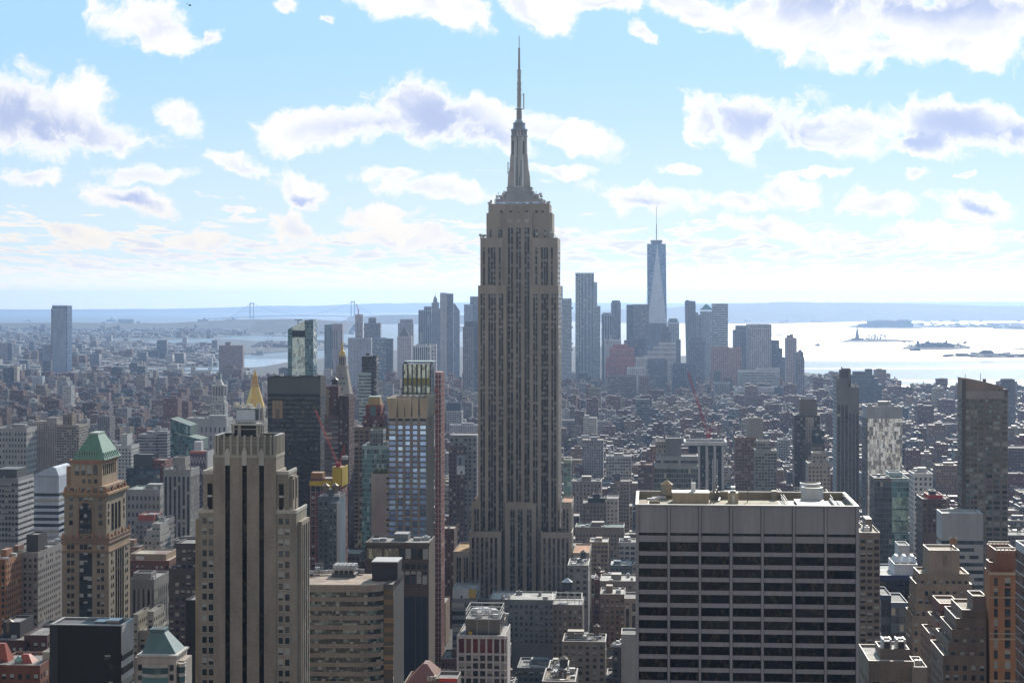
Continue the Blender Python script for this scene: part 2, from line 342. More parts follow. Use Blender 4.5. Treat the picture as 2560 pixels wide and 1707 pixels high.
class B:
    """a building whose street front runs from pixel column pl to pr at distance Y; local x along the front, y away from it, z up"""
    def __init__(s, name, label, cat, pl, pr, Y, d, group=None, yb=None, short=None, ang=None, yt=None):
        s.ang = GA if ang is None else ang
        s.S, s.C = math.sin(s.ang), math.cos(s.ang)
        s.Y, s.d = Y, d; X = (pl - CX) / F * Y; t = (pr - CX) / F
        s.w = (t * Y - X) / (s.C + t * s.S); h = s.w / 2
        s.rx, s.ry = X + h * s.C, Y - h * s.S
        o = s.root = bpy.data.objects.new(name, None); COL.objects.link(o); o.empty_display_size = 5
        o.location = (s.rx, s.ry, 0); o.rotation_euler = (0, 0, -s.ang); o['label'] = label; o['category'] = cat
        if group: o['group'] = group
        gx, gy = grid(s.rx, s.ry); FOOT.append((gx - h, gx + h, gy, gy + d))
        if yb: KEEP.append((pl, pr, yb, Y))
        if short: HERO.append((short, pl, pr, yt or 1000, yb or 1500, Y))
        s.auto = False
    def x(s, px, yl=0.0):
        t = (px - CX) / F; return (t * (s.ry + yl * s.C) - s.rx - yl * s.S) / (s.C + t * s.S)
    def z(s, py, yl=0.0, xl=0.0): return CAMZ - (py - HY) / F * (s.ry - xl * s.S + yl * s.C)
    def block(s, x0, x1, y0, y1, z0, z1, style, col, cw=3.2, ch=3.6, margin=1.4, name='wall', roof=True, rcol=(.22, .21, .20), par=1.1, rname='roof', poly=None):
        P = poly or rectp(x0, x1, y0, y1)
        zt = z1 + (par if roof else 0); mt = margin + (par if roof else 0)
        if s.auto and style in ('punch', 'wide', 'narrow', 'pair') and margin < 60:       # near enough for windows of their own
            o = MB().walls(P[:2], z0, zt, cw, ch, 900, close=False).obj(name, 'brick' if col[0] > 1.5 * col[2] else 'stone', s.root, col)
            MB().walls(P[1:] + P[:1], z0, zt, cw, ch, mt, close=False).obj('side_' + name, style, s.root, col)
            n = max(1, round((x1 - x0) / cw)); wf, hf = dict(punch=(.46, .54), wide=(.72, .52), narrow=(.36, .6), pair=(.62, .46))[style]
            rows = int(min((z1 - z0 - margin) / ch, max(4, s.auto / n))); st = (x1 - x0) / n
            put_windows(s.root, [x0 + st * (k + .5) for k in range(n)], [z1 - margin - ch * (k + .5) for k in range(rows)], st * wf, ch * hf, 'pane', y0 - .06, limit=s.auto)
        else: o = MB().walls(P, z0, zt, cw, ch, mt).obj(name, style, s.root, col)
        if roof: s.roof(P, z1, par, rcol, rname, col)
        return o
    def roof(s, P, z1, par, rcol, rname='roof', col=None):
        m = MB(); n = len(P); cx = sum(p[0] for p in P) / n; cy = sum(p[1] for p in P) / n
        ins = [(cx + (p[0] - cx) * (1 - .7 / max(.8, math.hypot(p[0] - cx, p[1] - cy))), cy + (p[1] - cy) * (1 - .7 / max(.8, math.hypot(p[0] - cx, p[1] - cy)))) for p in P]
        m.face([(*p, z1) for p in ins])
        o = m.obj(rname, 'roofing', s.root, rcol)
        k = MB()
        for i in range(n):
            j = (i + 1) % n
            k.face([(*P[i], z1 + par), (*P[j], z1 + par), (*ins[j], z1 + par), (*ins[i], z1 + par)])
            k.face([(*ins[i], z1 + par), (*ins[j], z1 + par), (*ins[j], z1), (*ins[i], z1)])
        k.obj('parapet', 'coping', o, tuple(min(.7, c * 1.0 + .04) for c in (col or (.4, .4, .4))))
        return o
    def box(s, name, x0, x1, y0, y1, z0, z1, mat='paint', col=(.4, .4, .4), parent=None, **k):
        return MB().box(x0, x1, y0, y1, z0, z1, bottom=True).obj(name, mat, parent or s.root, col, **k)
    def windows(s, xs, zs, w, h, mat='pane', y=-0.06, name='window', limit=100, axis='x', face=None, parent=None, col=(.4, .4, .4), frame=None): put_windows(parent or s.root, xs, zs, w, h, mat, y, name, limit, axis, col, frame)
    def tank(s, x, y, z, r=2.2, h=4.2, col=(.16, .11, .07), roofc=(.25, .17, .10), legs=2.6):
        m = MB()
        for a, b in ((-1, -1), (1, -1), (1, 1), (-1, 1)): m.bar((x + a * r * .6, y + b * r * .6, z), (x + a * r * .6, y + b * r * .6, z + legs), .15)
        m.box(x - r * .8, x + r * .8, y - r * .8, y + r * .8, z + legs - .25, z + legs, bottom=True)
        o = m.obj('water_tank', 'metal', s.root, (.15, .14, .13))
        MB().frustum(x, y, z + legs, z + legs + h, r, r * .96, 12, cap=False).obj('tank_drum', 'paint', o, col)
        MB().frustum(x, y, z + legs + h, z + legs + h + r * .8, r * 1.1, 0, 12).obj('tank_roof', 'coping', o, roofc)
        return o
    def units(s, spots, z, rng, col=(.5, .5, .5), name='air_handler'):
        for (x, y, w, d, h) in spots:
            m = MB().box(x - w / 2, x + w / 2, y - d / 2, y + d / 2, z, z + h)
            kf = rng.uniform(.45, 1.25)
            if rng.random() < .5: m.frustum(x, y, z + h, z + h + .6, min(w, d) * .35, min(w, d) * .35, 8)
            m.obj(name, 'metal' if rng.random() < .4 else 'coping', s.root, tuple(c * kf for c in col))
# (setting: placed after the mesh helpers in the finished script)
# ------------------------------------------------------------------ water, land, hills
def m_water():
    m, t, out = newmat('water')
    g = t.n('ShaderNodeNewGeometry').outputs['Position']
    pt_ = t.noise(t.v('MULTIPLY', g, (.00018, .0011, 1)), 1.0, 4, .6)
    rgh = t.lstep(pt_, .35, .68, .34, .46)
    gx, gy, gz = t.sep(g)
    edge = t.m('ADD', gy, t.m('MULTIPLY', t.m('SUBTRACT', pt_, .5), 5200.0))
    calm = t.m('MULTIPLY', t.sstep(edge, 5600.0, 6400.0), t.sstep(edge, 8900.0, 7600.0))
    rgh = t.fmix(calm, t.m('ADD', rgh, t.m('MULTIPLY', t.sstep(gy, 12000.0, 24000.0), .12)), .13)
    n = t.noise(t.v('MULTIPLY', g, (.010, .03, 1)), 1.0, 4, .6)
    bp = t.n('ShaderNodeBump', {'Height': n, 'Strength': t.fmix(calm, .25, .06), 'Distance': 12.0})
    finish(t, out, Base_Color=(.045, .06, .075, 1), Roughness=rgh, Normal=bp.outputs[0], Specular_IOR_Level=.5)
m_water()
def m_land(name, c1, c2, c3, sc):
    m, t, out = newmat(name)
    g = t.n('ShaderNodeNewGeometry').outputs['Position']
    n = t.noise(g, sc, 6, .65); n2 = t.noise(g, sc * 7, 3, .6)
    c = t.mix(t.lstep(n, .35, .65), c1 + (1,), c2 + (1,)); c = t.mix(t.lstep(n2, .52, .66), c, c3 + (1,))
    finish(t, out, Base_Color=c, Roughness=.9, Specular_IOR_Level=.2)
m_land('asphalt', (.045, .045, .048), (.06, .058, .055), (.10, .095, .09), .01)
m_land('far_ground', (.075, .07, .065), (.11, .10, .09), (.16, .15, .14), .002)
m_land('woodland', (.045, .04, .03), (.075, .06, .04), (.10, .075, .045), .0016)
FARY = 62000
MB().face([(-22000, -400, 0), (22000, -400, 0), (22000, FARY, 0), (-22000, FARY, 0)]).obj('water', 'water', None, kind='structure')
def land(name, pts, z, mat='far_ground', near=None):
    """a flat piece of land whose shore follows the points (photo columns and rows dropped onto level ground)"""
    q = [onz(px, py, z) for px, py in pts]
    if near: q += [Vector(p) for p in near]
    m = MB(); m.face([(p.x, p.y, z) for p in q])
    n = len(q)
    for i in range(n): a, b = q[i], q[(i + 1) % n]; m.face([(a.x, a.y, 0), (b.x, b.y, 0), (b.x, b.y, z), (a.x, a.y, z)])
    return m.obj(name, mat, None, kind='structure')
N0 = [(6000, -300, 2.5), (-8000, -300, 2.5)]
# the island and the near side of the plain behind it: one ground sheet, shoreline from left to right
ground = land('ground', [(-700, 809), (0, 809), (120, 810), (300, 811), (480, 806), (640, 801), (760, 799), (880, 803), (884, 820), (872, 834), (760, 842), (640, 838), (560, 842), (520, 846), (600, 849), (640, 853), (700, 851), (800, 854), (868, 858), (866, 872), (780, 875), (700, 879), (620, 885), (560, 880), (545, 884), (545, 920), (600, 920), (660, 916), (720, 905), (760, 900), (800, 896), (866, 893), (930, 880), (1010, 874), (1100, 868), (1300, 864), (1500, 868), (1650, 876), (1700, 890), (1712, 889), (1800, 893), (1960, 918), (2012, 931), (2110, 940), (2209, 956), (2274, 978), (2394, 987), (2560, 989), (3400, 992)], 2.5, 'asphalt', N0)
for k, (a, b_, c, d) in enumerate(((362, 535, 847, 858), (250, 350, 848, 851), (362, 545, 919, 925), (415, 540, 929, 933), (310, 400, 942, 945), (530, 548, 867, 874))):
    land('inlet', [(a, c + (d - c) * .4), (b_, c), (b_ + 8, d), (a + 20, d - 1)], 4.0 + k * .05, 'water')
land('pier_land', [(640, 858), (760, 852), (866, 857), (868, 861), (800, 866), (700, 868), (640, 872)], 3.2)
land('narrow_shore', [(874, 806), (876, 796), (930, 790), (1046, 789), (1200, 787), (1200, 803), (1046, 804)], 6, 'woodland')
land('pier_land', [(1045, 822), (1150, 817), (1300, 816), (1300, 826), (1150, 828), (1045, 829)], 3, 'far_ground')
land('far_shore', [(1460, 806), (1600, 806), (1900, 809), (2100, 805), (2146, 803), (2290, 801), (2400, 797), (2560, 795), (3300, 793), (3300, 764), (1460, 772)], 4, 'woodland')
land('terminal_land', [(2110, 816), (2160, 820), (2300, 821), (2320, 818), (2560, 820), (3200, 820), (3200, 806), (2480, 806), (2478, 811), (2312, 812), (2300, 806), (2160, 808)], 4)
land('pier_land', [(2490, 822), (2560, 823), (3000, 823), (3000, 818), (2490, 818)], 5)
land('island', [(2100, 854), (2122, 848), (2170, 846), (2240, 848), (2283, 851), (2284, 853), (2230, 854)], 4, 'woodland'); land('island', [(2250, 871), (2275, 863), (2330, 858), (2400, 860), (2430, 867), (2424, 871), (2330, 873)], 4, 'woodland')
land('waterfront', [(2336, 888), (2350, 886), (2375, 888), (2450, 886), (2560, 883), (3000, 880), (3000, 893), (2480, 893), (2400, 889)], 4); land('pier_land', [(2535, 848), (2700, 846), (2700, 849), (2535, 849)], 3.2); land('pier_land', [(2520, 871), (2700, 868), (2700, 872), (2540, 873)], 3.4); land('pier_land', [(1926, 836), (1956, 834), (1953, 837)], 3); land('pier_land', [(2425, 832), (2455, 831), (2452, 833)], 3)
def hills(name, Y, pts, thick, col, seed, amp=4):
    rng = random.Random(seed); m = MB(); P = []
    for (a, ya), (b_, yb_) in zip(pts, pts[1:]):
        n = max(2, int(abs(b_ - a) / 8))
        for i in range(n): f = i / n; P.append((a + (b_ - a) * f, ya + (yb_ - ya) * f))
    P.append(pts[-1]); ns = 0; Q = []
    for i, (px, py) in enumerate(P):
        ns = ns * .8 + rng.uniform(-1, 1) * .5; v = at(px, py + ns * amp * .25, Y); Q.append((v.x, max(8, v.z)))
    for (xa, za), (xb, zb_) in zip(Q, Q[1:]):
        prof = [(-thick * .35, 0.0), (-thick * .2, .45), (-thick * .05, .85), (0, 1), (thick * .3, .9), (thick, 0)]
        for (d0, f0), (d1, f1) in zip(prof, prof[1:]): m.face([(xa, Y + d0, za * f0), (xb, Y + d0, zb_ * f0), (xb, Y + d1, zb_ * f1), (xa, Y + d1, za * f1)])
    return m.obj(name, 'woodland', None, kind='structure')
hills('hills', 44000, [(-300, 774), (0, 773), (180, 773), (300, 772), (420, 772), (560, 769), (660, 765), (800, 764), (900, 760), (1040, 757), (1200, 757), (1450, 757), (1650, 758), (1900, 757), (2300, 755), (2900, 755)], 5000, None, 2, 3)
hills('hills', 26000, [(1180, 786), (1300, 783), (1460, 779), (1540, 774), (1700, 768), (1740, 762), (1800, 760), (1850, 759), (1920, 757), (1960, 754), (2020, 755), (2060, 757), (2160, 757), (2300, 760), (2440, 764), (2560, 766), (2900, 768)], 5500, None, 3, 3)
hills('hills', 21500, [(870, 793), (960, 787), (1046, 787), (1120, 788), (1200, 788), (1300, 793)], 1200, None, 5, 2)
hills('wooded_shore', 15500, [(640, 803), (700, 800), (790, 801), (860, 804), (884, 810)], 1500, None, 6, 3); hills('wooded_shore', 17500, [(-300, 808), (0, 808), (140, 806), (300, 808), (400, 809), (500, 803), (600, 799), (700, 797), (780, 799), (870, 805)], 1500, None, 7, 3)
# ------------------------------------------------------------------ the tall stepped tower in the middle
LIME = (.39, .34, .285)
def empire():
    b = B('skyscraper', 'tallest grey stone skyscraper in the centre with stepped shoulders, vertical window lines and antenna mast', 'skyscraper', 1195, 1396, 1290, 42, yb=1500, short='the tallest stone tower', yt=90)
    FOOT[-1] = (FOOT[-1][0] - 32, FOOT[-1][1] + 34, FOOT[-1][2] - 22, FOOT[-1][3] + 12)
    X = b.x; Z = b.z; rt = b.root
    fl = 3.57
    def mass(pl, pr, y0, y1, pt, pb, strips=(), rcol=(.28, .26, .24), name='shaft', margin=5.0, zt=None, zb=None, sw=2.5, arch=False):
        zt = Z(pt, y0) if zt is None else zt; zb = (Z(pb, y0) if pb else 0) if zb is None else zb
        x0, x1 = X(pl, y0), X(pr, y0)
        b.block(x0, x1, y0, y1, zb, zt, 'narrow', LIME, cw=4.6, ch=fl, margin=margin if strips is None else 900, name=name, rcol=rcol, par=1.0)
        # the west wall, seen as a sliver, and the east wall carry window lines as well
        for sx, xx in ((1, x1), (-1, x0)):
            n = max(1, int((y1 - y0) / 5.5)); m = MB()
            for k in range(n):
                c = y0 + (k + .5) * (y1 - y0) / n; zt2 = zt - margin; nf = (zt2 - zb) / fl
                q = [(xx + .06 * sx, c - 1.1, zb), (xx + .06 * sx, c + 1.1, zb), (xx + .06 * sx, c + 1.1, zt2), (xx + .06 * sx, c - 1.1, zt2)]
                if sx < 0: q = [q[1], q[0], q[3], q[2]]
                m.face(q, [(k, -nf), (k + 1, -nf), (k + 1, -.01), (k, -.01)])
            m.obj('side_windows', 'tower_strip', rt, kind='stuff')
        for (c, wpx) in strips:
            xc = X(c, y0); hw = wpx / 2 / F * (b.Y + y0); ztop = zt - margin - (0 if not arch else 1.5); nf = (ztop - zb) / fl
            f = MB(); f.box(xc - hw - .16, xc - hw, y0 - .28, y0 + .1, zb, ztop + .2, bottom=True); f.box(xc + hw, xc + hw + .16, y0 - .28, y0 + .1, zb, ztop + .2, bottom=True)
            m = MB(); m.face([(xc - hw, y0 - .05, zb), (xc + hw, y0 - .05, zb), (xc + hw, y0 - .05, ztop), (xc - hw, y0 - .05, ztop)], [(0, -nf), (1, -nf), (1, -.01), (0, -.01)])
            o = m.obj('window_strip', 'tower_strip', rt); f.obj('steel_trim', 'metal', o, (.34, .33, .32))
            if arch: MB().frustum(xc, y0 - .04, ztop, ztop + 1.6, hw * 1.3, hw * .5, 8, sy=.1).obj('arch_head', 'paint', rt, (.16, .14, .13))
    def cb(v, o=1130, s=2.6147): return o + v / s
    Ls = [(cb(c), 5.5) for c in (194, 208, 245, 262, 280, 313, 328)]
    Cs = [(cb(c), 6.2) for c in (373, 392.5, 427, 443, 482, 498.5)]
    Rs = [(cb(c), 5.5) for c in (537.5, 552.5, 591, 607, 623, 656, 674)]
    # main shaft: two wings and the recessed centre between them
    mass(1195, 1266.5, 0, 42, 717, 1500, Ls)
    mass(1325, 1396, 0, 42, 717, 1500, Rs)
    mass(1266.5, 1325, 4, 40, 560, 1500, Cs, margin=9)
    # wings from the 72nd to the 81st storey
    mass(1200.8, 1257, 2, 40, 598, 717, [(cb(c), 5.2) for c in (209, 242, 260, 278, 312)], zb=Z(717), margin=6)
    mass(1331, 1394, 2, 40, 598, 717, [(cb(c), 5.2) for c in (551, 588, 606, 622, 653)], zb=Z(717), margin=6)
    mass(1257, 1331, 3.2, 39, 566, 717, Cs, zb=Z(717), margin=1)
    # shoulders up to the observation floor
    mass(1216, 1380.5, 7, 36, 536, 598, [(cb(c), 4.2) for c in (253, 309, 322, 540, 555, 607)], zb=Z(600), margin=11)
    mass(1257, 1331, 5.5, 37, 535, 598, [(cb(c), 4.6) for c in (370, 388, 423, 440, 477, 494)], zb=Z(600), margin=9)
    mass(1221, 1373.6, 8, 35, 513, 536, [], zb=Z(537))
    for c in (274, 316, 378, 430, 484, 547, 587): b.box('upper_window', X(cb(c)) - .9, X(cb(c)) + .9, 7.85, 8.05, Z(534, 8), Z(526.5, 8), 'pane', (.2, .2, .2))
    for c in (376, 430, 484): b.box('carved_panel', X(cb(c)) - 1.6, X(cb(c)) + 1.6, 5.35, 5.6, Z(562, 5), Z(549, 5), 'paint', (.5, .46, .42))
    # stepped metal crown under the mast
    cx = (X(1238, 10) + X(1356, 10)) / 2; cyy = 21.5
    dome = None; st = [(1238, 1356, 513, 505), (1238, 1356, 505, 497.5), (1249, 1346, 497.5, 491), (1256, 1340, 491, 484.5), (1262, 1334, 484.5, 478), (1266, 1329, 478, 467)]
    for i, (a, c, p0, p1) in enumerate(st):
        h = (X(c, 12) - X(a, 12)) / 2; dd = h * .62
        m = MB().box(cx - h, cx + h, cyy - dd, cyy + dd, Z(p0, 12), Z(p1, 12) - .5); m.box(cx - h - .35, cx + h + .35, cyy - dd - .35, cyy + dd + .35, Z(p1, 12) - .5, Z(p1, 12), bottom=True)
        m.obj('crown_step', 'metal', rt, (.26, .265, .28) if i else (.36, .36, .36))
    for k in range(13):
        xx = cx - 15.5 + k * 2.4
        b.box('observatory_window', xx - .8, xx + .8, cyy - 17.2 * .62 - 0.6, cyy - 17.2 * .62 + .4, Z(512, 12), Z(506.5, 12), 'pane_blue')
    # mooring mast with four winged buttresses
    mcx = X(1296.5, 16); yc = cyy
    def r(px): return px / F * (b.Y + 16)
    prof = [(467, 28.5), (440, 27), (424, 24.3), (423, 23.5), (400, 22), (386, 21), (384, 19.8), (341, 19.5)]
    for s in (-1, 1):
        m = MB(); n = MB()
        for (p0, a0), (p1, a1) in zip(prof, prof[1:]):
            for q, (sx, sy) in ((m, (1, 0)), (n, (0, 1))):
                i0, i1, t = r(7.2), r(7.2), r(12)
                z0, z1 = Z(p0, 16), Z(p1, 16); o0, o1 = r(a0), r(a1)
                if sx: A = [(mcx + s * i0, yc - t, z0), (mcx + s * o0, yc - t, z0), (mcx + s * o0, yc + t, z0), (mcx + s * i0, yc + t, z0)]; Bq = [(mcx + s * i1, yc - t * .95, z1), (mcx + s * o1, yc - t * .95, z1), (mcx + s * o1, yc + t * .95, z1), (mcx + s * i1, yc + t * .95, z1)]
                else: A = [(mcx - t, yc + s * i0, z0), (mcx + t, yc + s * i0, z0), (mcx + t, yc + s * o0, z0), (mcx - t, yc + s * o0, z0)]; Bq = [(mcx - t * .95, yc + s * i1, z1), (mcx + t * .95, yc + s * i1, z1), (mcx + t * .95, yc + s * o1, z1), (mcx - t * .95, yc + s * o1, z1)]
                if (sx and s < 0) or (sy and s < 0): A, Bq = [A[1], A[0], A[3], A[2]] if sx else [A[3], A[2], A[1], A[0]], [Bq[1], Bq[0], Bq[3], Bq[2]] if sx else [Bq[3], Bq[2], Bq[1], Bq[0]]
                for i in range(4):
                    j = (i + 1) % 4; q.face([A[i], A[j], Bq[j], Bq[i]])
                q.face(Bq)
        m.obj('mast_buttress', 'paint', rt, (.50, .48, .46))
    MB().box(mcx - r(13), mcx + r(13), yc - r(13.2), yc + r(13.2), Z(468, 16), Z(340, 16)).obj('mast_core', 'metal', rt, (.40, .42, .44))
    for k, px in enumerate((1290, 1294, 1298, 1302)):
        xx = X(px, 16); b.box('mast_glazing', xx - .34, xx + .34, yc - r(13.2) - .15, yc - r(13.2) + .1, Z(465, 16), Z(342, 16), 'pane', (.1, .1, .1))
    for pxl in (1281.5, 1307.5):
        b.box('eagle_panel', X(pxl, 16) - r(1.6), X(pxl, 16) + r(2.6), yc - r(12) - .4, yc - r(12) + .3, Z(386, 16), Z(352, 16), 'paint', (.16, .16, .17))
    def ring(p0, p1, a, c, nm, mat='metal', col=(.36, .37, .39), n=20):
        return MB().frustum(mcx, yc, Z(p0, 16), Z(p1, 16), r(a), r(c), n).obj(nm, mat, rt, col)
    ring(341, 338, 21.5, 21.5, 'mast_balcony'); ring(338, 326, 18, 18, 'mast_lantern', 'metal', (.25, .26, .28)); ring(326, 322, 21.5, 21, 'mast_balcony')
    for k in range(14):
        a = 2 * math.pi * k / 14; MB().bar((mcx + r(18.4) * math.cos(a), yc + r(18.4) * math.sin(a), Z(338, 16)), (mcx + r(18.4) * math.cos(a), yc + r(18.4) * math.sin(a), Z(326, 16)), .5).obj('lantern_post', 'paint', rt, (.6, .58, .55))
    ring(322, 317, 17.5, 15.5, 'mast_tier'); ring(317, 308, 15.5, 14.5, 'mast_tier', 'metal', (.30, .31, .33)); ring(308, 306.5, 16.5, 16, 'mast_balcony'); ring(306.5, 297, 14, 7.2, 'mast_cone', 'metal', (.50, .50, .52))
    ring(297, 272, 6.6, 5.8, 'antenna_base', 'metal', (.30, .27, .24), 12)
    for p in (294, 290, 286, 282, 278): ring(p, p - 1, 8, 8, 'antenna_collar', 'metal', (.3, .28, .27), 10)
    ring(272, 270.8, 11, 11, 'antenna_platform', 'metal', (.2, .2, .21), 12)
    m = MB(); q = [(s1, s2) for s1 in (-1, 1) for s2 in (-1, 1)]
    def lattice(p0, p1, a0, a1, nn):
        for i in range(nn):
            f0, f1 = i / nn, (i + 1) / nn; z0, z1 = Z(p0, 16) + (Z(p1, 16) - Z(p0, 16)) * f0, Z(p0, 16) + (Z(p1, 16) - Z(p0, 16)) * f1
            h0, h1 = r(a0 + (a1 - a0) * f0), r(a0 + (a1 - a0) * f1)
            for (s1, s2) in q: m.bar((mcx + s1 * h0, yc + s2 * h0, z0), (mcx + s1 * h1, yc + s2 * h1, z1), .26)
            for s2 in (-1, 1):
                m.bar((mcx - h0, yc + s2 * h0, z0), (mcx + h1, yc + s2 * h1, z1), .17); m.bar((mcx + h0, yc + s2 * h0, z0), (mcx - h1, yc + s2 * h1, z1), .17); m.bar((mcx - h0, yc + s2 * h0, z0), (mcx + h0, yc + s2 * h0, z0), .2)
                m.bar((mcx + s2 * h0, yc - h0, z0), (mcx + s2 * h1, yc + h1, z1), .17)
    lattice(271, 175, 4.2, 3.2, 16); lattice(175, 120, 2.2, 1.6, 12)
    m.bar((mcx, yc, Z(271, 16)), (mcx, yc, Z(120, 16)), .55, 6); m.bar((mcx, yc, Z(120, 16)), (mcx, yc, Z(88, 16)), .28, 5)
    for p in (176, 204, 190, 182, 232, 250): m.bar((mcx - r(6), yc, Z(p, 16)), (mcx + r(6), yc, Z(p, 16)), .28)
    m.bar((mcx + r(11.5), yc, Z(271, 16)), (mcx + r(11.5), yc, Z(232, 16)), .55); m.bar((mcx + r(3), yc, Z(236, 16)), (mcx + r(11.5), yc, Z(236, 16)), .25)
    m.box(mcx - r(5.5), mcx + r(5.5), yc - r(5), yc + r(5), Z(176, 16), Z(174, 16)); m.box(mcx - r(2.6), mcx + r(2.6), yc - 1, yc + 1, Z(121, 16), Z(118.5, 16))
    for p0, p1 in ((262, 255), (246, 238), (226, 219), (212, 206)): m.box(mcx - r(5.2), mcx - r(2.5), yc - 1.2, yc + 1.2, Z(p0, 16), Z(p1, 16)); m.box(mcx + r(2.5), mcx + r(5.4), yc - 1.2, yc + 1.2, Z(p0, 16), Z(p1, 16))
    m.obj('antenna', 'metal', rt, (.34, .32, .31))
    rng = random.Random(4)
    m = MB(); dsh = MB()
    for (p0, p1, y) in ((1238, 1262, 497), (1332, 1356, 497), (1221, 1238, 513), (1357, 1374, 513), (1332, 1380, 590), (1202, 1216, 597), (1374, 1392, 596)):
        for k in range(9):
            xx = X(rng.uniform(p0, p1), 10); z = Z(y, 10); h = rng.uniform(1, 7 if y < 500 else 4)
            yy = rng.uniform(9, 12) if y < 560 else rng.uniform(2.5, 5)
            m.bar((xx, yy, z - .5), (xx, yy, z + h), .22)
            if rng.random() < .5: dsh.frustum(xx, yy, z + h * .5, z + h * .5 + 1.5, .9, .9, 8)
    xa_ = X(1268.5, 16); m.bar((xa_, yc, Z(434, 16)), (xa_, yc, Z(404, 16)), .45)
    for p in (432, 420, 408): m.bar((xa_, yc, Z(p, 16)), (X(1277, 16), yc, Z(p, 16)), .18)
    m.obj('aerial', 'metal', rt, (.3, .3, .3)); dsh.obj('dish', 'coping', rt, (.6, .58, .56))
    # lower masses
    def cc(v): return 1130 + v / 2.903
    Z0 = lambda p, y: Z(p, y)
    mass(1262.6, 1340, -5, 4, 1261, None, [(cc(c), 5.4) for c in (431, 448, 486, 504, 551, 570)], zb=0, arch=True, margin=3)
    mass(1173, 1252, -14, 10, 1333, None, [(cc(c), 5.4) for c in (153, 186, 219, 252, 286, 319)], zb=0, margin=3)
    mass(1352, 1430, -14, 10, 1333, None, [(cc(c), 5.4) for c in (672, 708, 740, 773, 806, 838)], zb=0, margin=3)
    mass(1178.5, 1201, -6, 30, 1259, 1333, [(cc(c), 4.2) for c in (168, 188)], rcol=(.45, .22, .12), zb=Z(1335, -6), margin=4)
    mass(1405, 1429, -6, 30, 1257, 1333, [(cc(c), 4.2) for c in (813, 838)], rcol=(.45, .22, .12), zb=Z(1335, -6), margin=4)
    mass(1133, 1173, -18, 30, 1383, None, [(cc(c), 3.6) for c in (40, 58, 92, 110)], rcol=(.40, .24, .09), zb=0, margin=3)
    mass(1432, 1473, -18, 30, 1383, None, [(cc(c), 3.6) for c in (893, 911, 944, 963)], rcol=(.45, .22, .12), zb=0, margin=3)
    mass(1252, 1262.6, 2, 12, 1330, None, [(1257, 6)], zb=0); mass(1340, 1352, 2, 12, 1330, None, [(1346, 6)], zb=0)
m_facade('tower_strip', fw=1.1, fh=.52, strip=(.05, .041, .038), glass=(.022, .022, .026), blind=.38, bcol=(.21, .20, .18), wrough=.5, jit=.03)
empire()
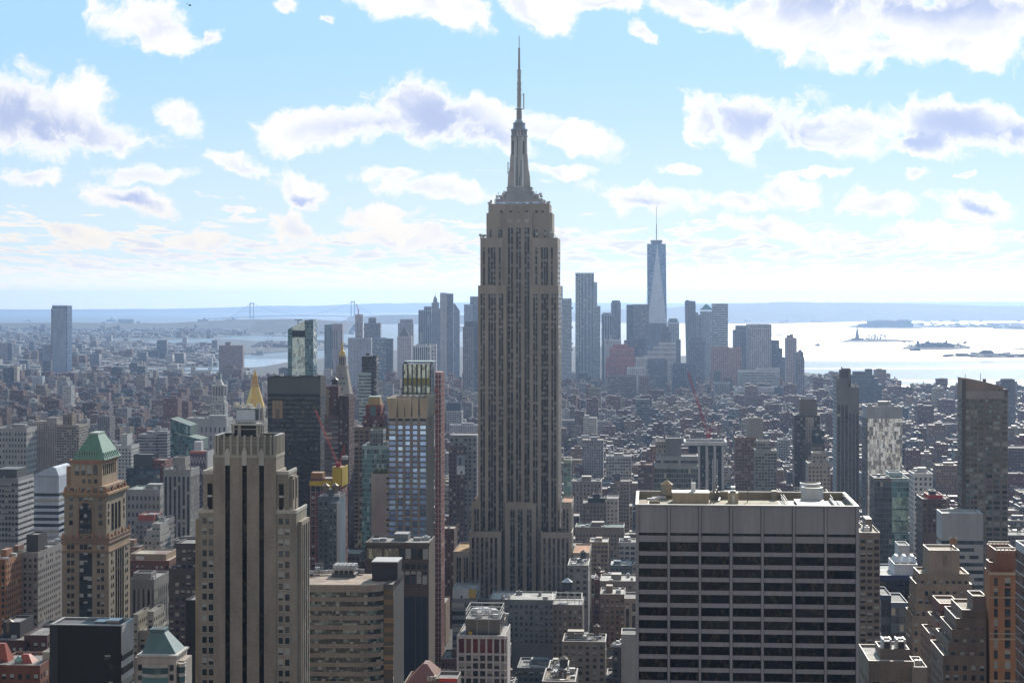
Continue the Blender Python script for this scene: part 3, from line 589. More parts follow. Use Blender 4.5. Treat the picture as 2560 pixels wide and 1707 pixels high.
# ------------------------------------------------------------------ the near towers
def office_slab():          # pale grid-fronted office tower at lower right
    b = B('office_tower', 'broad pale grey office tower with blank top band and black ribbon windows', 'office tower', 1589, 2147, 611, 44, yb=1707, short='the pale grid-fronted tower', yt=1263)
    X, Z, rt = b.x, b.z, b.root; zt = Z(1264); w = b.w; h = w / 2
    G = (.335, .305, .315)
    MB().walls(rectp(-h + .5, h - .5, .9, 44), 0, zt - 12, 40, 4, 900).obj('core_wall', 'paint', rt, (.05, .05, .052))
    for (x0, x1, y0, y1) in ((-h, -h + .5, 0, 44), (h - .5, h, 0, 44)): b.box('side_wall', x0, x1, y0, y1, 0, zt - 1, 'travertine', G)
    b.box('rear_wall', -h + .5, h - .5, 43.4, 44, zt - 60, zt - 1, 'travertine', G)
    def cx(v): return 1560 + v / 3.675
    b.box('gap_backing', -h + .5, h - .5, .885, .97, zt - 13, zt - .06, 'paint', (.16, .13, .10))  # added behind the panels to keep sunlight from showing through the gaps
    bays = [(cx(a), cx(c)) for a, c in ((138, 397), (425, 684), (711, 969), (1000, 1258), (1287, 1547), (1576, 1838), (1867, 2128))]
    zt1 = Z(1333.5)
    prev = 1589
    for (a, c) in bays + [(2147, 2147)]:
        x0, x1 = X(prev), X(a)
        m = MB().box(x0 + .12, x1 - .12, -.25, .9, 0, zt - .05, bottom=True); m.obj('pier', 'travertine', rt, G); prev = c
    rows = [(1356.2, 1380.2)] + [(1390.5 + 32.33 * k, 1412.0 + 32.33 * k) for k in range(0, 13)]
    for (a, c) in bays:
        x0, x1 = X(a), X(c)
        b.box('blank_panel', x0 + .02, x1 - .02, .25, .88, zt1, zt - .08, 'travertine', G)
        b.box('vent_slot', x0, x1, .62, .9, Z(1340.3), zt1, 'pane_black')
        lo = Z(1340.3); 
        for (p0, p1) in rows:
            b.box('spandrel', x0 + .02, x1 - .02, .12, .88, Z(p0), lo, 'travertine', G)
            b.box('window', x0, x1, .55, .89, Z(p1), Z(p0), 'pane_black', (.1, .1, .1)); lo = Z(p1)
    # roof terrace
    z = zt - 2.4
    rf = MB().box(-h + .5, h - .5, .9, 43.4, z - .6, z).obj('roof', 'roofing', rt, (.40, .34, .25))
    cop = MB()
    for (x0, x1, y0, y1) in ((-h - .1, h + .1, -.3, .95), (-h - .1, h + .1, 43.3, 44.1), (-h - .1, -h + .95, .95, 43.3), (h - .95, h + .1, .95, 43.3)): cop.box(x0, x1, y0, y1, zt - .05, zt + .25, bottom=True)
    cop.obj('parapet', 'coping', rf, (.50, .46, .42))
    for (x0, x1, y0, y1) in ((-h + .95, h - .95, 43.0, 43.3),): b.box('parapet_lining', x0, x1, y0, y1, z, zt - .06, 'paint', (.30, .24, .17), rf)
    def ry(py, zz=z): return (CAMZ - zz) * F / (py - HY) - b.Y
    def place(px, py): y = ry(py); return X(px, y), y
    # bulkhead
    x0, y0 = place(1682, 1257); x1, _ = place(1772, 1257)
    bh = b.box('bulkhead', x0, x1, y0, y0 + 9, z, Z(1235, y0), 'paint', (.50, .40, .27))
    MB().box(x0 - .3, x1 + .3, y0 - .3, y0 + 9.3, Z(1235, y0), Z(1235, y0) + .4, bottom=True).obj('bulkhead_roof', 'coping', bh, (.55, .5, .42))
    xa, ya = place(1734, 1228); b.box('vent_box', X(1728, y0 + 5), X(1739, y0 + 5), y0 + 4, y0 + 6, Z(1235, y0), Z(1235, y0) + 3.4, 'gloss', (.75, .75, .75), bh)
    # water tank
    xt, yt = place(1667, 1246)
    b.tank(xt, yt + 2, z, 2.15, 3.6, (.30, .25, .19), (.42, .26, .13), 1.4)
    # white ducts at the left
    for (p, q) in ((1628, 1252), (1640, 1249), (1655, 1247)):
        xx, yy = place(p, q); b.box('duct', xx - 1.4, xx + 1.4, yy - .7, yy + .7, z + .3, z + 1.1, 'coping', (.6, .6, .6))
    for a, c in ((1619, 1241), ): b.box('low_wall', X(1619, 20), X(1650, 20), 24, 24.5, z, z + 1.2, 'paint', (.35, .28, .2)); b.box('low_wall', X(1619, 8), X(1619, 8) + .5, 2, 24, z, z + 1.2, 'paint', (.35, .28, .2))
    # mast with cranked arms
    xx, yy = place(1785, 1252); m = MB()
    for k in range(7): m.bar((xx + k * .45 - 1.2, yy + k * .5, z), (xx + k * .4 - .6, yy + k * .3, z + 3.2 + (k % 3)), .25)
    m.bar((xx - .3, yy + 4, z + 2), (xx + 1.2, yy + 4, z + 8.5), .3); m.bar((xx + 1.5, yy, z), (xx + 2.6, yy + 10, z + .8), .6); m.obj('davit', 'metal', rt, (.2, .2, .2))
    x0, y0 = place(1821, 1256.5); x1, _ = place(1846, 1256.5)
    ch = b.box('chimney', x0, x1, y0, y0 + 5, z, Z(1232, y0), 'paint', (.47, .38, .26)); b.box('flue', x0 + .8, x1 - .8, y0 + 1, y0 + 4, Z(1232, y0), Z(1228, y0), 'metal', (.2, .2, .2), ch); b.box('flue_cap', x0 + 1, x1 - 1.0, y0 + 1, y0 + 4, Z(1222, y0), Z(1217.5, y0), 'coping', (.8, .8, .8), ch)
    b.box('chimney_pipe', (x0 + x1) / 2 - .6, (x0 + x1) / 2 + .5, y0 - .35, y0 - .02, z, Z(1236, y0), 'metal', (.5, .5, .5), ch)
    # equipment well as a flat black sheet, with two round cooling towers
    x0, y0 = place(1950, 1260); x1, _ = place(2118, 1260)
    MB().box(x0, x1, y0 - 1, 40, z + .02, z + .06).obj('equipment_well', 'paint', rt, (.03, .03, .03))
    dk = b.box('deck', X(1990, 25), X(2070, 16), 14, 36, z + .5, z + 1.0, 'coping', (.42, .38, .31))
    for (p, q, rr) in ((2031, 1251, 7.0), (2026, 1240, 7.4)):
        xx, yy = place(p, q); yy += 1
        m = MB().frustum(xx, yy, z + 1, z + 5.2, 3.9, 3.6, 28, cap=False); o = m.obj('cooling_tower', 'gloss', rt, (.58, .58, .57))
        m = MB(); n = 28
        for k in range(n):
            a, c = 2 * math.pi * k / n, 2 * math.pi * (k + 1) / n
            m.face([(xx + 3.75 * math.cos(a), yy + 3.75 * math.sin(a), z + 5.2), (xx + 3.75 * math.cos(c), yy + 3.75 * math.sin(c), z + 5.2), (xx + 3.3 * math.cos(c), yy + 3.3 * math.sin(c), z + 5.25), (xx + 3.3 * math.cos(a), yy + 3.3 * math.sin(a), z + 5.25)])
        m.obj('rim', 'coping', o, (.8, .8, .8)); MB().frustum(xx, yy, z + 2, z + 3.6, 3.3, 3.3, 20).obj('fan_well', 'paint', o, (.12, .12, .12))
    m = MB()
    for (pa, qa, pb, qb) in ((1942, 1231, 1962, 1261), (1948, 1231, 1968, 1261), (2064, 1231, 2082, 1255), (1985, 1228, 2060, 1228)):
        xa, ya = place(pa, qa); xb, yb_ = place(pb, qb)
        for hgt in (1.0, 1.9): m.bar((xa, ya, z + hgt), (xb, yb_, z + hgt), .09)
        for k in range(9):
            f = k / 8; m.bar((xa + (xb - xa) * f, ya + (yb_ - ya) * f, z), (xa + (xb - xa) * f, ya + (yb_ - ya) * f, z + 1.9), .08)
    m.obj('railing', 'coping', rt, (.55, .53, .5))
    b.box('white_gutter', X(2085, 20), X(2092, 20), 6, 38, z + .3, z + 1.1, 'gloss', (.8, .8, .78)); b.box('white_gutter', X(2104, 12), X(2110, 12), 3, 30, z + .3, z + 1.1, 'gloss', (.8, .8, .78))
    for (p, q) in ((1869, 1252), (1936, 1243)): xx, yy = place(p, q); b.box('roof_post', xx - .15, xx + .15, yy - .15, yy + .15, z, z + 4.5, 'metal', (.15, .15, .15))
    xx, yy = place(1936, 1247); b.box('stair_head', xx - .9, xx + .9, yy, yy + 3, z, z + 3.2, 'paint', (.38, .33, .27))
def m_trav():
    m, t, out = newmat('travertine')
    p = t.n('ShaderNodeTexCoord').outputs['Object']; x, y, z = t.sep(p)
    st = t.lstep(t.noise(t.xyz(t.m('MULTIPLY', t.m('ADD', x, y), 3.0), 0, t.m('MULTIPLY', z, .10)), 1.0, 3, .6), .3, .7, .86, 1.07)
    j = t.m('MAXIMUM', t.m('LESS_THAN', t.m('FRACT', t.m('DIVIDE', x, 1.52)), .02), t.m('LESS_THAN', t.m('FRACT', t.m('DIVIDE', z, 2.2)), .02))
    f = t.m('MULTIPLY', st, t.fmix(j, 1.0, .84))
    c = t.mix(1.0, weather(t, ocol(t, False), .06, .9, 1.06), t.xyz(f, f, f), 'MULTIPLY')
    finish(t, out, Base_Color=c, Roughness=.7, Specular_IOR_Level=.3)
m_trav()
office_slab()

def deco_tower():           # brick tower with three long dark slots, lower left
    b = B('deco_tower', 'tan brick stepped tower with three tall black window slots and a fluted crown', 'tower', 533, 690, 655, 16, yb=1707, short='the tan slotted tower', yt=1089)
    FOOT[-1] = (FOOT[-1][0] - 8, FOOT[-1][1] + 10, FOOT[-1][2], FOOT[-1][3] + 22)
    X, Z, rt = b.x, b.z, b.root
    T = (.36, .305, .245)
    def c4(v): return 420 + v / 3.92
    zc = Z(1143); z0 = Z(1277)
    sl = [(c4(560), c4(607)), (c4(727), c4(773)), (c4(893), c4(941))]
    # shaft built as brick piers between the slots
    xs = [533] + [v for s in sl for v in s] + [690]
    for i in range(0, 8, 2): b.box('pier', X(xs[i]), X(xs[i + 1]), 0, 15, 0, zc, 'brick', T)
    for (a, c) in sl:
        b.box('window_slot', X(a), X(c), .7, 1.2, 0, Z(1166), 'pane_black', (.1, .1, .1))
        mid = (X(a) + X(c)) / 2; hw = (X(c) - X(a)) / 2
        m = MB(); m.box(mid - hw, mid + hw, .05, 14, Z(1166) + 1.6, zc); m.obj('slot_lintel', 'stone', rt, (.44, .40, .34))
        m = MB(); m.hip(mid - hw, mid + hw, .05, 1.2, Z(1166) + .1, mid - hw * .15, mid + hw * .15, .05, 1.2, Z(1166) + 1.65); m.obj('slot_point', 'pane_black', rt)
        m = MB(); m.box(mid - hw * 1.05, mid + hw * 1.05, -.5, 0, Z(1163), Z(1128), bottom=True); m.hip(mid - hw * 1.3, mid + hw * 1.3, -.6, 0, Z(1140), mid - .4, mid + .4, -.3, 0, Z(1121)); m.obj('carved_head', 'stone', rt, (.50, .46, .40))
        for k in range(26):
            zz = Z(1180) - k * 3.9
            b.box('sash_bar', X(a) + .1, X(c) - .1, .62, .74, zz, zz + .12, 'metal', (.03, .03, .03)) if k % 3 == 0 else None
    # fluted crown
    x0, x1 = X(535), X(689.5)
    MB().walls(rectp(x0 + .4, x1 - .4, .5, 15), zc, Z(1091), 3, 3, 900).obj('crown_wall', 'stone', rt, (.27, .24, .20))
    b.box('crown_band', X(532.5), X(691), -.35, 15.2, zc - .15, zc + .9, 'stone', (.42, .38, .31))
    k = 0
    for v in (462, 490, 550, 613, 682, 750, 816, 884, 946, 1006, 1043):
        xx = X(c4(v)); m = MB().box(xx - .38, xx + .38, -.1, .6, zc + .9, Z(1088), bottom=True); m.obj('crown_rib', 'stone', rt, (.42, .385, .33))
    for v, zz in ((800, 1104), (835, 1113)): b.box('crown_string', x0 + .4, x1 - .4, .3, .52, Z(zz), Z(zz) + .4, 'stone', (.36, .33, .28))
    for k in range(6): b.box('crown_rib', x1 - .5, x1 + .15, 1.2 + k * 2.6, 1.9 + k * 2.6, zc + .9, Z(1089), 'stone', (.45, .4, .33))
    z = Z(1089) - 2.0
    m = MB(); m.face([(x0 + .5, .6, z), (x1 - .5, .6, z), (x1 - .5, 14.9, z), (x0 + .5, 14.9, z)]); m.obj('roof', 'roofing', rt, (.2, .19, .18))
    m = MB()
    for q in (rectp(x0, x0 + .9, .5, 15), rectp(x1 - .9, x1, .5, 15), rectp(x0 + .9, x1 - .9, 14.1, 15)): m.box(q[0][0], q[2][0], q[0][1], q[2][1], Z(1091), Z(1089) + .1, bottom=True)
    m.obj('parapet', 'coping', rt, (.5, .47, .42))
    # open steel penthouse above the crown
    Zp = lambda p: Z(p, 5)
    pa, pc = X(583, 5), X(644, 5); m = MB()
    for (xx, yy) in ((pa, 4), (X(598, 5), 4), (X(602, 5), 4), (pc, 4), (pa, 12), (pc, 12), (pc, 8)): m.box(xx - .28, xx + .28, yy - .28, yy + .28, z, Zp(1062))
    m.box(pa - .4, pc + .4, 3.6, 12.4, Zp(1063), Zp(1058), bottom=True); m.box(pa, pc, 3.8, 4.1, Zp(1073), Zp(1071), bottom=True); m.obj('penthouse_frame', 'paint', rt, (.38, .35, .30))
    b.box('penthouse_room', pa + .5, pc - .5, 4.6, 11.5, z, Zp(1063.5), 'paint', (.03, .03, .03))
    ha, hc = X(591, 6), X(641, 6)
    hs = b.box('upper_house', ha, hc, 5, 11, Zp(1058), Zp(1021), 'paint', (.20, .22, .25)); b.box('upper_house_front', ha + .2, hc - .2, 4.85, 5.02, Zp(1056), Zp(1024), 'metal', (.35, .39, .45), hs)
    for yy in (6, 8.6): b.box('dark_opening', hc - .05, hc + .1, yy - .9, yy + .9, Zp(1051), Zp(1024), 'pane_black', parent=hs)
    rng = random.Random(9)
    for k in range(16):
        xx = rng.uniform(ha - 1, hc + 1); yy = rng.uniform(4.6, 11.5); m = MB().frustum(xx, yy, Zp(1021), Zp(1021) + rng.uniform(.8, 2.2), rng.uniform(.5, 1.1), rng.uniform(.4, 1), 7)
        m.obj('roof_vent', 'coping', hs, (.62, .58, .5))
    m = MB()
    for k in range(15):
        xx = pa - 1 + k * (pc - pa + 5) / 14; m.bar((xx, 3.4, Zp(1058)), (xx, 3.4, Zp(1051)), .1)
    m.bar((pa - 1, 3.4, Zp(1051)), (pc + 4, 3.4, Zp(1051)), .12); m.bar((pa - 1, 3.4, Zp(1054.5)), (pc + 4, 3.4, Zp(1054.5)), .1); m.bar((pa - 1, 3.4, Zp(1060)), (pc + 4, 3.4, Zp(1060)), .35); m.obj('railing', 'coping', rt, (.6, .58, .54))
    # shoulders
    def shoulder(pl, pr, y0, y1, pt, zb, nm='shoulder', side=True):
        a, c = X(pl, y0), X(pr, y0); zz = Z(pt, y0)
        b.box(nm, a, c, y0, y1, zb, zz - .3, 'brick', T)
        m = MB()
        for q in (rectp(a - .15, c + .15, y0 - .15, y0 + .6), rectp(a - .15, a + .6, y0 + .6, y1), rectp(c - .6, c + .15, y0 + .6, y1)): m.box(q[0][0], q[2][0], q[0][1], q[2][1], zz - .3, zz + .9, bottom=True)
        m.obj('shoulder_coping', 'coping', rt, (.52, .47, .40))
        return a, c, zz
    shoulder(508, 532.6, .8, 24, 1183, z0 - 1); shoulder(690.4, 721, .8, 16, 1183, z0 - 1)
    for a, c in ((c4(388), c4(434)), (c4(1088), c4(1134))):
        xx = (X(a, .8) + X(c, .8)) / 2; hw = (X(c) - X(a)) / 2
        o = b.box('tall_window', xx - hw, xx + hw, .62, .9, Z(1281), Z(1209), 'pane_black'); b.box('pale_transom', xx - hw, xx + hw, .55, .66, Z(1243), Z(1238), 'paint', (.55, .53, .48), o)
    a, c, zz = shoulder(497, 532.6, .3, 30, 1280, 0); a2, c2, _ = shoulder(690.4, 741, .3, 20, 1280, 0)
    b.box('low_shoulder', X(488.5, 2), a, 2, 30, 0, Z(1300), 'brick', (.44, .34, .22))
    for k, (yy, ww, pt) in enumerate(((3, 4, 1190), (9, 4, 1196))):
        b.box('west_buttress', X(721, .8) - 1, X(721, .8) + 1.2, yy, yy + ww, z0, Z(pt), 'brick', T)
    for k in range(3): b.box('side_slot', X(721, .8) + 1.15, X(721, .8) + 1.3, 3.7 + k * 3, 4.7 + k * 3, z0 + 4, Z(1200), 'pane_black') if k != 1 else None
    b.box('west_wing', c2, c2 + 1.4, 3, 18, 0, Z(1305), 'brick', T)
    for k in range(4): b.box('side_slot', c2 + 1.38, c2 + 1.52, 4.5 + k * 3.5, 5.7 + k * 3.5, 0, Z(1315), 'pane_black')
    # pairs of sash windows either side
    h = 15.6 / F * 655
    zs = [Z(1302) - 27.05 / F * 655 * k for k in range(17)]
    for p in (511, 527, 701.5, 718): b.windows([X(p)], zs, 1.62, h, 'pane', y=.22, frame=(.36, .31, .25))
    m = MB()
    for p in (505, 519, 695, 709.5, 727):
        xx = X(p); m.box(xx - .35, xx + .35, .05, .31, Z(1283), Z(1272), bottom=True); m.hip(xx - .5, xx + .5, .0, .4, Z(1275), xx - .1, xx + .1, .1, .3, Z(1268))
    m.obj('finials', 'stone', rt, (.5, .45, .38))
deco_tower()

def green_roof_tower():     # ochre tower with green hipped roof on the left
    b = B('ochre_tower', 'ochre terracotta tower with steep green copper hipped roof and ornate cornices', 'tower', 155, 272, 930, 38, yb=1545, short='the green-roofed ochre tower', yt=1084)
    X, Z, rt = b.x, b.z, b.root
    O = (.30, .24, .172); TC = (.26, .17, .12)
    def cx(v): return 100 + v / 3.137
    def cz(v): return 1060 + v / 3.137
    zb = 0; z1 = Z(cz(1000)); 
    x0, x1 = X(155), X(272)
    def mass(pl, pr, y0, y1, za, zc, mat='stone', col=O, nm='shaft'):
        a, c = X(pl, y0), X(pr, y0); MB().box(a, c, y0, y1, za, zc).obj(nm, mat, rt, col); return a, c
    def cornice(pl, pr, y0, y1, zz, h=1.2, out=1.0, col=TC, nm='cornice'):
        a, c = X(pl, y0), X(pr, y0); m = MB().box(a - out, c + out, y0 - out, y1 + out, zz, zz + h, bottom=True); m.box(a - out * .5, c + out * .5, y0 - out * .5, y1 + out * .5, zz - h * .9, zz, bottom=True)
        return m.obj(nm, 'stone', rt, col)
    mass(155, 272, 0, 38, 0, z1)
    mass(156, 271.5, .3, 37.7, z1, Z(cz(905)), col=(.38, .26, .16), nm='frieze')
    cornice(155, 272, 0, 38, Z(cz(1003)), .6, .3); cornice(156, 271.5, .3, 37.7, Z(cz(935)), .8, .6); cornice(156, 271.5, .3, 37.7, Z(cz(905)), .9, .5)
    mass(160.6, 266, 1.2, 36, Z(cz(905)), Z(cz(575)), nm='upper_shaft')
    cornice(160.6, 266, 1.2, 36, Z(cz(556)), 1.1, 1.4, (.36, .24, .14))
    mass(163, 263.5, 1.8, 35, Z(cz(556)), Z(cz(490)), col=(.37, .26, .17), nm='attic')
    mass(177, 255, 4, 31, Z(cz(490)), Z(cz(292)), col=(.38, .28, .19), nm='crown_block'); mass(166, 177.2, 6, 29, Z(cz(490)), Z(cz(340)), col=(.37, .24, .15), nm='crown_wing')
    cornice(177, 255, 4, 31, Z(cz(300)), 1.0, .8, (.36, .2, .12))
    # little brackets and finials along the cornices
    m = MB(); rng = random.Random(2)
    for (pl, pr, y0, y1, zz, h) in ((163, 264, 1.6, 35, Z(cz(556)) + 1.1, 2.6), (158, 270, .6, 37, Z(cz(905)) + .9, 2.6), (177, 255, 4, 31, Z(cz(318)), 1.2)):
        a, c = X(pl, y0), X(pr, y0)
        for k in range(7):
            f = k / 6
            for (xx, yy) in ((a + (c - a) * f, y0 - .3), (c + .3, y0 + (y1 - y0) * f)):
                if h > 2 or 0 < k < 6: m.frustum(xx, yy, zz, zz + h * (1 if k in (0, 2, 4, 6) else .55), .85, .3, 6)
    m.obj('cornice_finials', 'stone', rt, (.40, .2, .12))
    # roof
    a, c = X(183, 3.2), X(254.5, 3.2); zr = Z(cz(285)); zt = Z(1085, 14)
    m = MB().hip(a - .8, c + 1.6, 3.2, 32, zr, X(227, 14), X(247, 14), 12, 24, zt); rf = m.obj('roof', 'copper', rt, (.10, .215, .14))
    m = MB()
    for k in range(8):
        xx = a + (c - a) * (.16 + .085 * k); m.box(xx - .28, xx + .28, 4.0 + .4, 7.5, zr + .3, zr + 4.2)
    m.obj('roof_louvres', 'copper', rf, (.20, .32, .22))
    MB().box(X(226, 14), X(248, 14), 11.8, 24.3, zt, zt + .9).obj('roof_cap', 'coping', rf, (.45, .5, .42))
    m = MB()
    for k in range(8):
        yy = 6 + k * 3.2; m.bar((X(255, 4) + 1.6, yy, zr + .5), (X(255, 4) + .2, yy, zr + 3.5), .25)
    m.obj('roof_hooks', 'copper', rf, (.10, .2, .15))
    # front windows
    zrow = [Z(cz(v)) for v in (1028, 1087, 1148, 1211, 1277, 1345, 1407, 1468, 1527, 1588, 1650)]
    b.windows([X(cx(v)) for v in (224, 256, 459, 491)], [Z(cz(962))] + zrow, 1.55, 2.3, 'pane', y=-.08, frame=(.30, .21, .13))
    for v in (327, 358, 390):
        xx = X(cx(v)); o = b.box('window_shaft', xx - 1.25, xx + 1.25, -.1, .08, 0, Z(cz(1008)), 'paint', (.025, .025, .025))
        for zz in zrow: b.box('window', xx - 1.05, xx + 1.05, -.18, -.08, zz - 1.1, zz + 1.2, 'pane', parent=o)
    b.windows([X(cx(v)) for v in (324, 358, 392)], [Z(cz(962))], 1.7, 2.4, 'pane', y=-.1)
    b.windows([X(cx(v)) for v in (240, 318, 358, 392, 470)], [Z(cz(898))], 1.8, 2.2, 'pane', y=.18, frame=(.36, .2, .13))
    b.windows([X(cx(v)) for v in (238, 469)], [Z(cz(v)) for v in (655, 716, 775)], 1.9, 2.4, 'pane', y=1.1, frame=(.3, .21, .13))
    b.windows([X(cx(v)) for v in (237, 312, 355, 395, 469)], [Z(cz(588))], 1.9, 2.2, 'pane', y=1.1)
    b.windows([X(cx(v)) for v in (241, 286, 333, 380, 428, 473)], [Z(cz(523))], 1.9, 2.3, 'pane', y=1.68)
    b.windows([X(cx(v), 4) for v in (343, 390, 437)], [Z(cz(448), 4)], 1.7, 2.2, 'pane', y=3.9)
    for v in (291, 340, 387, 434):
        xx = X(cx(v), 4); zz = Z(cz(400), 4); m = MB().box(xx - 1.1, xx + 1.1, 3.86, 4.05, zz, zz + 4.2, bottom=True); m.frustum(xx, 3.95, zz + 4.2, zz + 5.4, 1.1, .3, 10, sy=.09); m.obj('arched_window', 'pane', rt)
    # great arched window
    xx = X(cx(357), 1.2); m = MB().box(xx - 3.2, xx + 3.2, 1.0, 1.25, Z(cz(855)), Z(cz(665)), bottom=True); m.frustum(xx, 1.12, Z(cz(665)), Z(cz(665)) + 3.2, 3.2, 1.2, 16, sy=.04)
    gw = m.obj('great_window', 'paint', rt, (.018, .018, .02))
    for r_, v in enumerate((655, 720, 772, 835)):
        for q in (-2, 0, 2): b.box('sash', xx + q - .75, xx + q + .75, .92, 1.02, Z(cz(v)) - .9, Z(cz(v)) + .9, 'pane', parent=gw)
    m = MB()
    for s in (-1, 1): m.box(xx + s * 3.9 - .6, xx + s * 3.9 + .6, .7, 1.3, Z(cz(690)), Z(cz(670)), bottom=True); m.box(xx + s * 3.6 - .3, xx + s * 3.6 + .3, .9, 1.3, Z(cz(860)), Z(cz(665)), bottom=True)
    for k in range(13):
        a_ = math.pi * k / 12; m.box(xx + 3.6 * math.cos(a_) - .45, xx + 3.6 * math.cos(a_) + .45, .85, 1.3, Z(cz(665)) + 3.4 * math.sin(a_) - .35, Z(cz(665)) + 3.4 * math.sin(a_) + .45, bottom=True)
    m.obj('arch_surround', 'stone', rt, (.33, .22, .13))
    # west side
    def side(yl, y0, xw, zs, w_, h_): b.windows(yl, zs, w_, h_, 'pane', y=xw + .1, axis='y')
    side([5, 8, 30, 33], 0, x1, zrow, 1.5, 2.2)
    for yy in (13, 17, 21, 25): b.box('side_shaft', x1 - .05, x1 + .1, yy - 1.2, yy + 1.2, 0, Z(cz(1005)), 'pane_black')
    xu = X(266, 1.2); side([5, 32], 0, xu, [Z(cz(v)) for v in (650, 710, 770)], 1.9, 2.6)
    for yy in (12, 18, 24):
        m = MB().box(xu - .05, xu + .1, yy - 1.9, yy + 1.9, Z(cz(850)), Z(cz(640)), bottom=True); m.obj('side_arch_window', 'pane_black', rt)
    xc = X(255, 4)
    for k in range(7): b.box('side_arch_window', xc - .05, xc + .1, 7 + k * 3.3 - .8, 7 + k * 3.3 + .8, Z(cz(405), 4), Z(cz(325), 4), 'pane_black')
    xat = X(263.5, 1.8)
    for k in range(9): b.box('attic_window', xat - .05, xat + .1, 5 + k * 3.3 - .8, 5 + k * 3.3 + .8, Z(cz(540), 2), Z(cz(505), 2), 'pane')
def m_copper():
    m, t, out = newmat('copper')
    p = t.n('ShaderNodeTexCoord').outputs['Object']; x, y, z = t.sep(p)
    n = t.noise(t.v('MULTIPLY', p, (1, 1, .25)), .35, 5, .65)
    rib = t.m('LESS_THAN', t.m('FRACT', t.m('MULTIPLY', x, .9)), .12)
    c = t.mix(t.lstep(n, .35, .7), ocol(t, False), t.v('MULTIPLY', ocol(t, False), (1.5, 1.25, 1.35)))
    c = t.mix(t.m('MULTIPLY', rib, .35), c, t.v('MULTIPLY', c, (.5, .5, .5)))
    finish(t, out, Base_Color=c, Roughness=.42, Specular_IOR_Level=.5)
m_copper()
green_roof_tower()
# ------------------------------------------------------------------ other buildings one can pick out
RNG = random.Random(11)
def T(name, label, cat, pl, pr, pt, Y, d, style, col, yb=None, blocks=None, cw=3.2, ch=3.6, margin=1.6, top=None, rcol=(.24, .23, .22), short=None, ang=None, tanks=0, par=1.0, wname='wall', zb=0):
    """a building of one or more blocks; top lists what stands on its roof"""
    b = B(name, label, cat, pl, pr, Y, d, yb=yb, short=short, ang=ang, yt=pt)
    bl = blocks or [(pl, pr, pt, 0, d)]
    if Y < 1420: b.auto = max(12, 100 // len(bl))
    for i, q in enumerate(bl):
        a, c, p, y0, y1 = q[:5]; st = q[5] if len(q) > 5 and q[5] else style; cl = q[6] if len(q) > 6 and q[6] else col
        pb = q[7] if len(q) > 7 else None
        mg = q[8] if len(q) > 8 else margin
        b.block(b.x(a, y0), b.x(c, y0), y0, y1, (b.z(pb, y0) if pb else zb), b.z(p, y0), st, cl, cw, ch, mg, rcol=rcol, par=par, name=wname)
    a, c, p, y0, y1 = bl[0][:5]; zt = b.z(p, y0); x0, x1 = b.x(a, y0), b.x(c, y0)
    b.top = (x0, x1, y0, y1, zt)
    rng = RNG; ww = x1 - x0; dd = y1 - y0
    if top is None: top = 'bu'
    if 'b' in top and ww > 8:
        bw, bd = ww * rng.uniform(.25, .45), dd * rng.uniform(.25, .4); bx = x0 + ww * rng.uniform(.2, .5); by = y0 + dd * .35
        o = b.box('bulkhead', bx, bx + bw, by, by + bd, zt, zt + rng.uniform(3, 5.5), 'paint', tuple(v * .85 for v in col)); b.box('bulkhead_roof', bx - .2, bx + bw + .2, by - .2, by + bd + .2, zt + 5.5, zt + 5.9, 'coping', (.5, .49, .46), o) if False else None
    if 'u' in top and ww > 8:
        b.units([(x0 + ww * rng.uniform(.12, .88), y0 + dd * rng.uniform(.1, .8), rng.uniform(1.5, 4), rng.uniform(1.5, 4), rng.uniform(1.2, 2.6)) for _ in range(5 if ww > 18 else 3)], zt, rng)
    for k in range(tanks): b.tank(x0 + ww * (.25 + .4 * k), y0 + dd * (.4 + .1 * k), zt)
    return b
def lattice_bar(m, a, b, h, n, r):
    """a square latticed boom from a to b"""
    a, b = Vector(a), Vector(b); d = (b - a).normalized(); u = d.cross(Vector((0, 1, 0))).normalized(); v = d.cross(u)
    cs = [(u * i + v * j) * h for i, j in ((-1, -1), (1, -1), (1, 1), (-1, 1))]
    for c in cs: m.bar(a + c, b + c, r)
    for k in range(n):
        p, q = a + (b - a) * (k / n), a + (b - a) * ((k + 1) / n)
        for i in range(4): m.bar(p + cs[i], q + cs[(i + 1) % 4], r * .7); m.bar(p + cs[i], p + cs[(i + 1) % 4], r * .7)

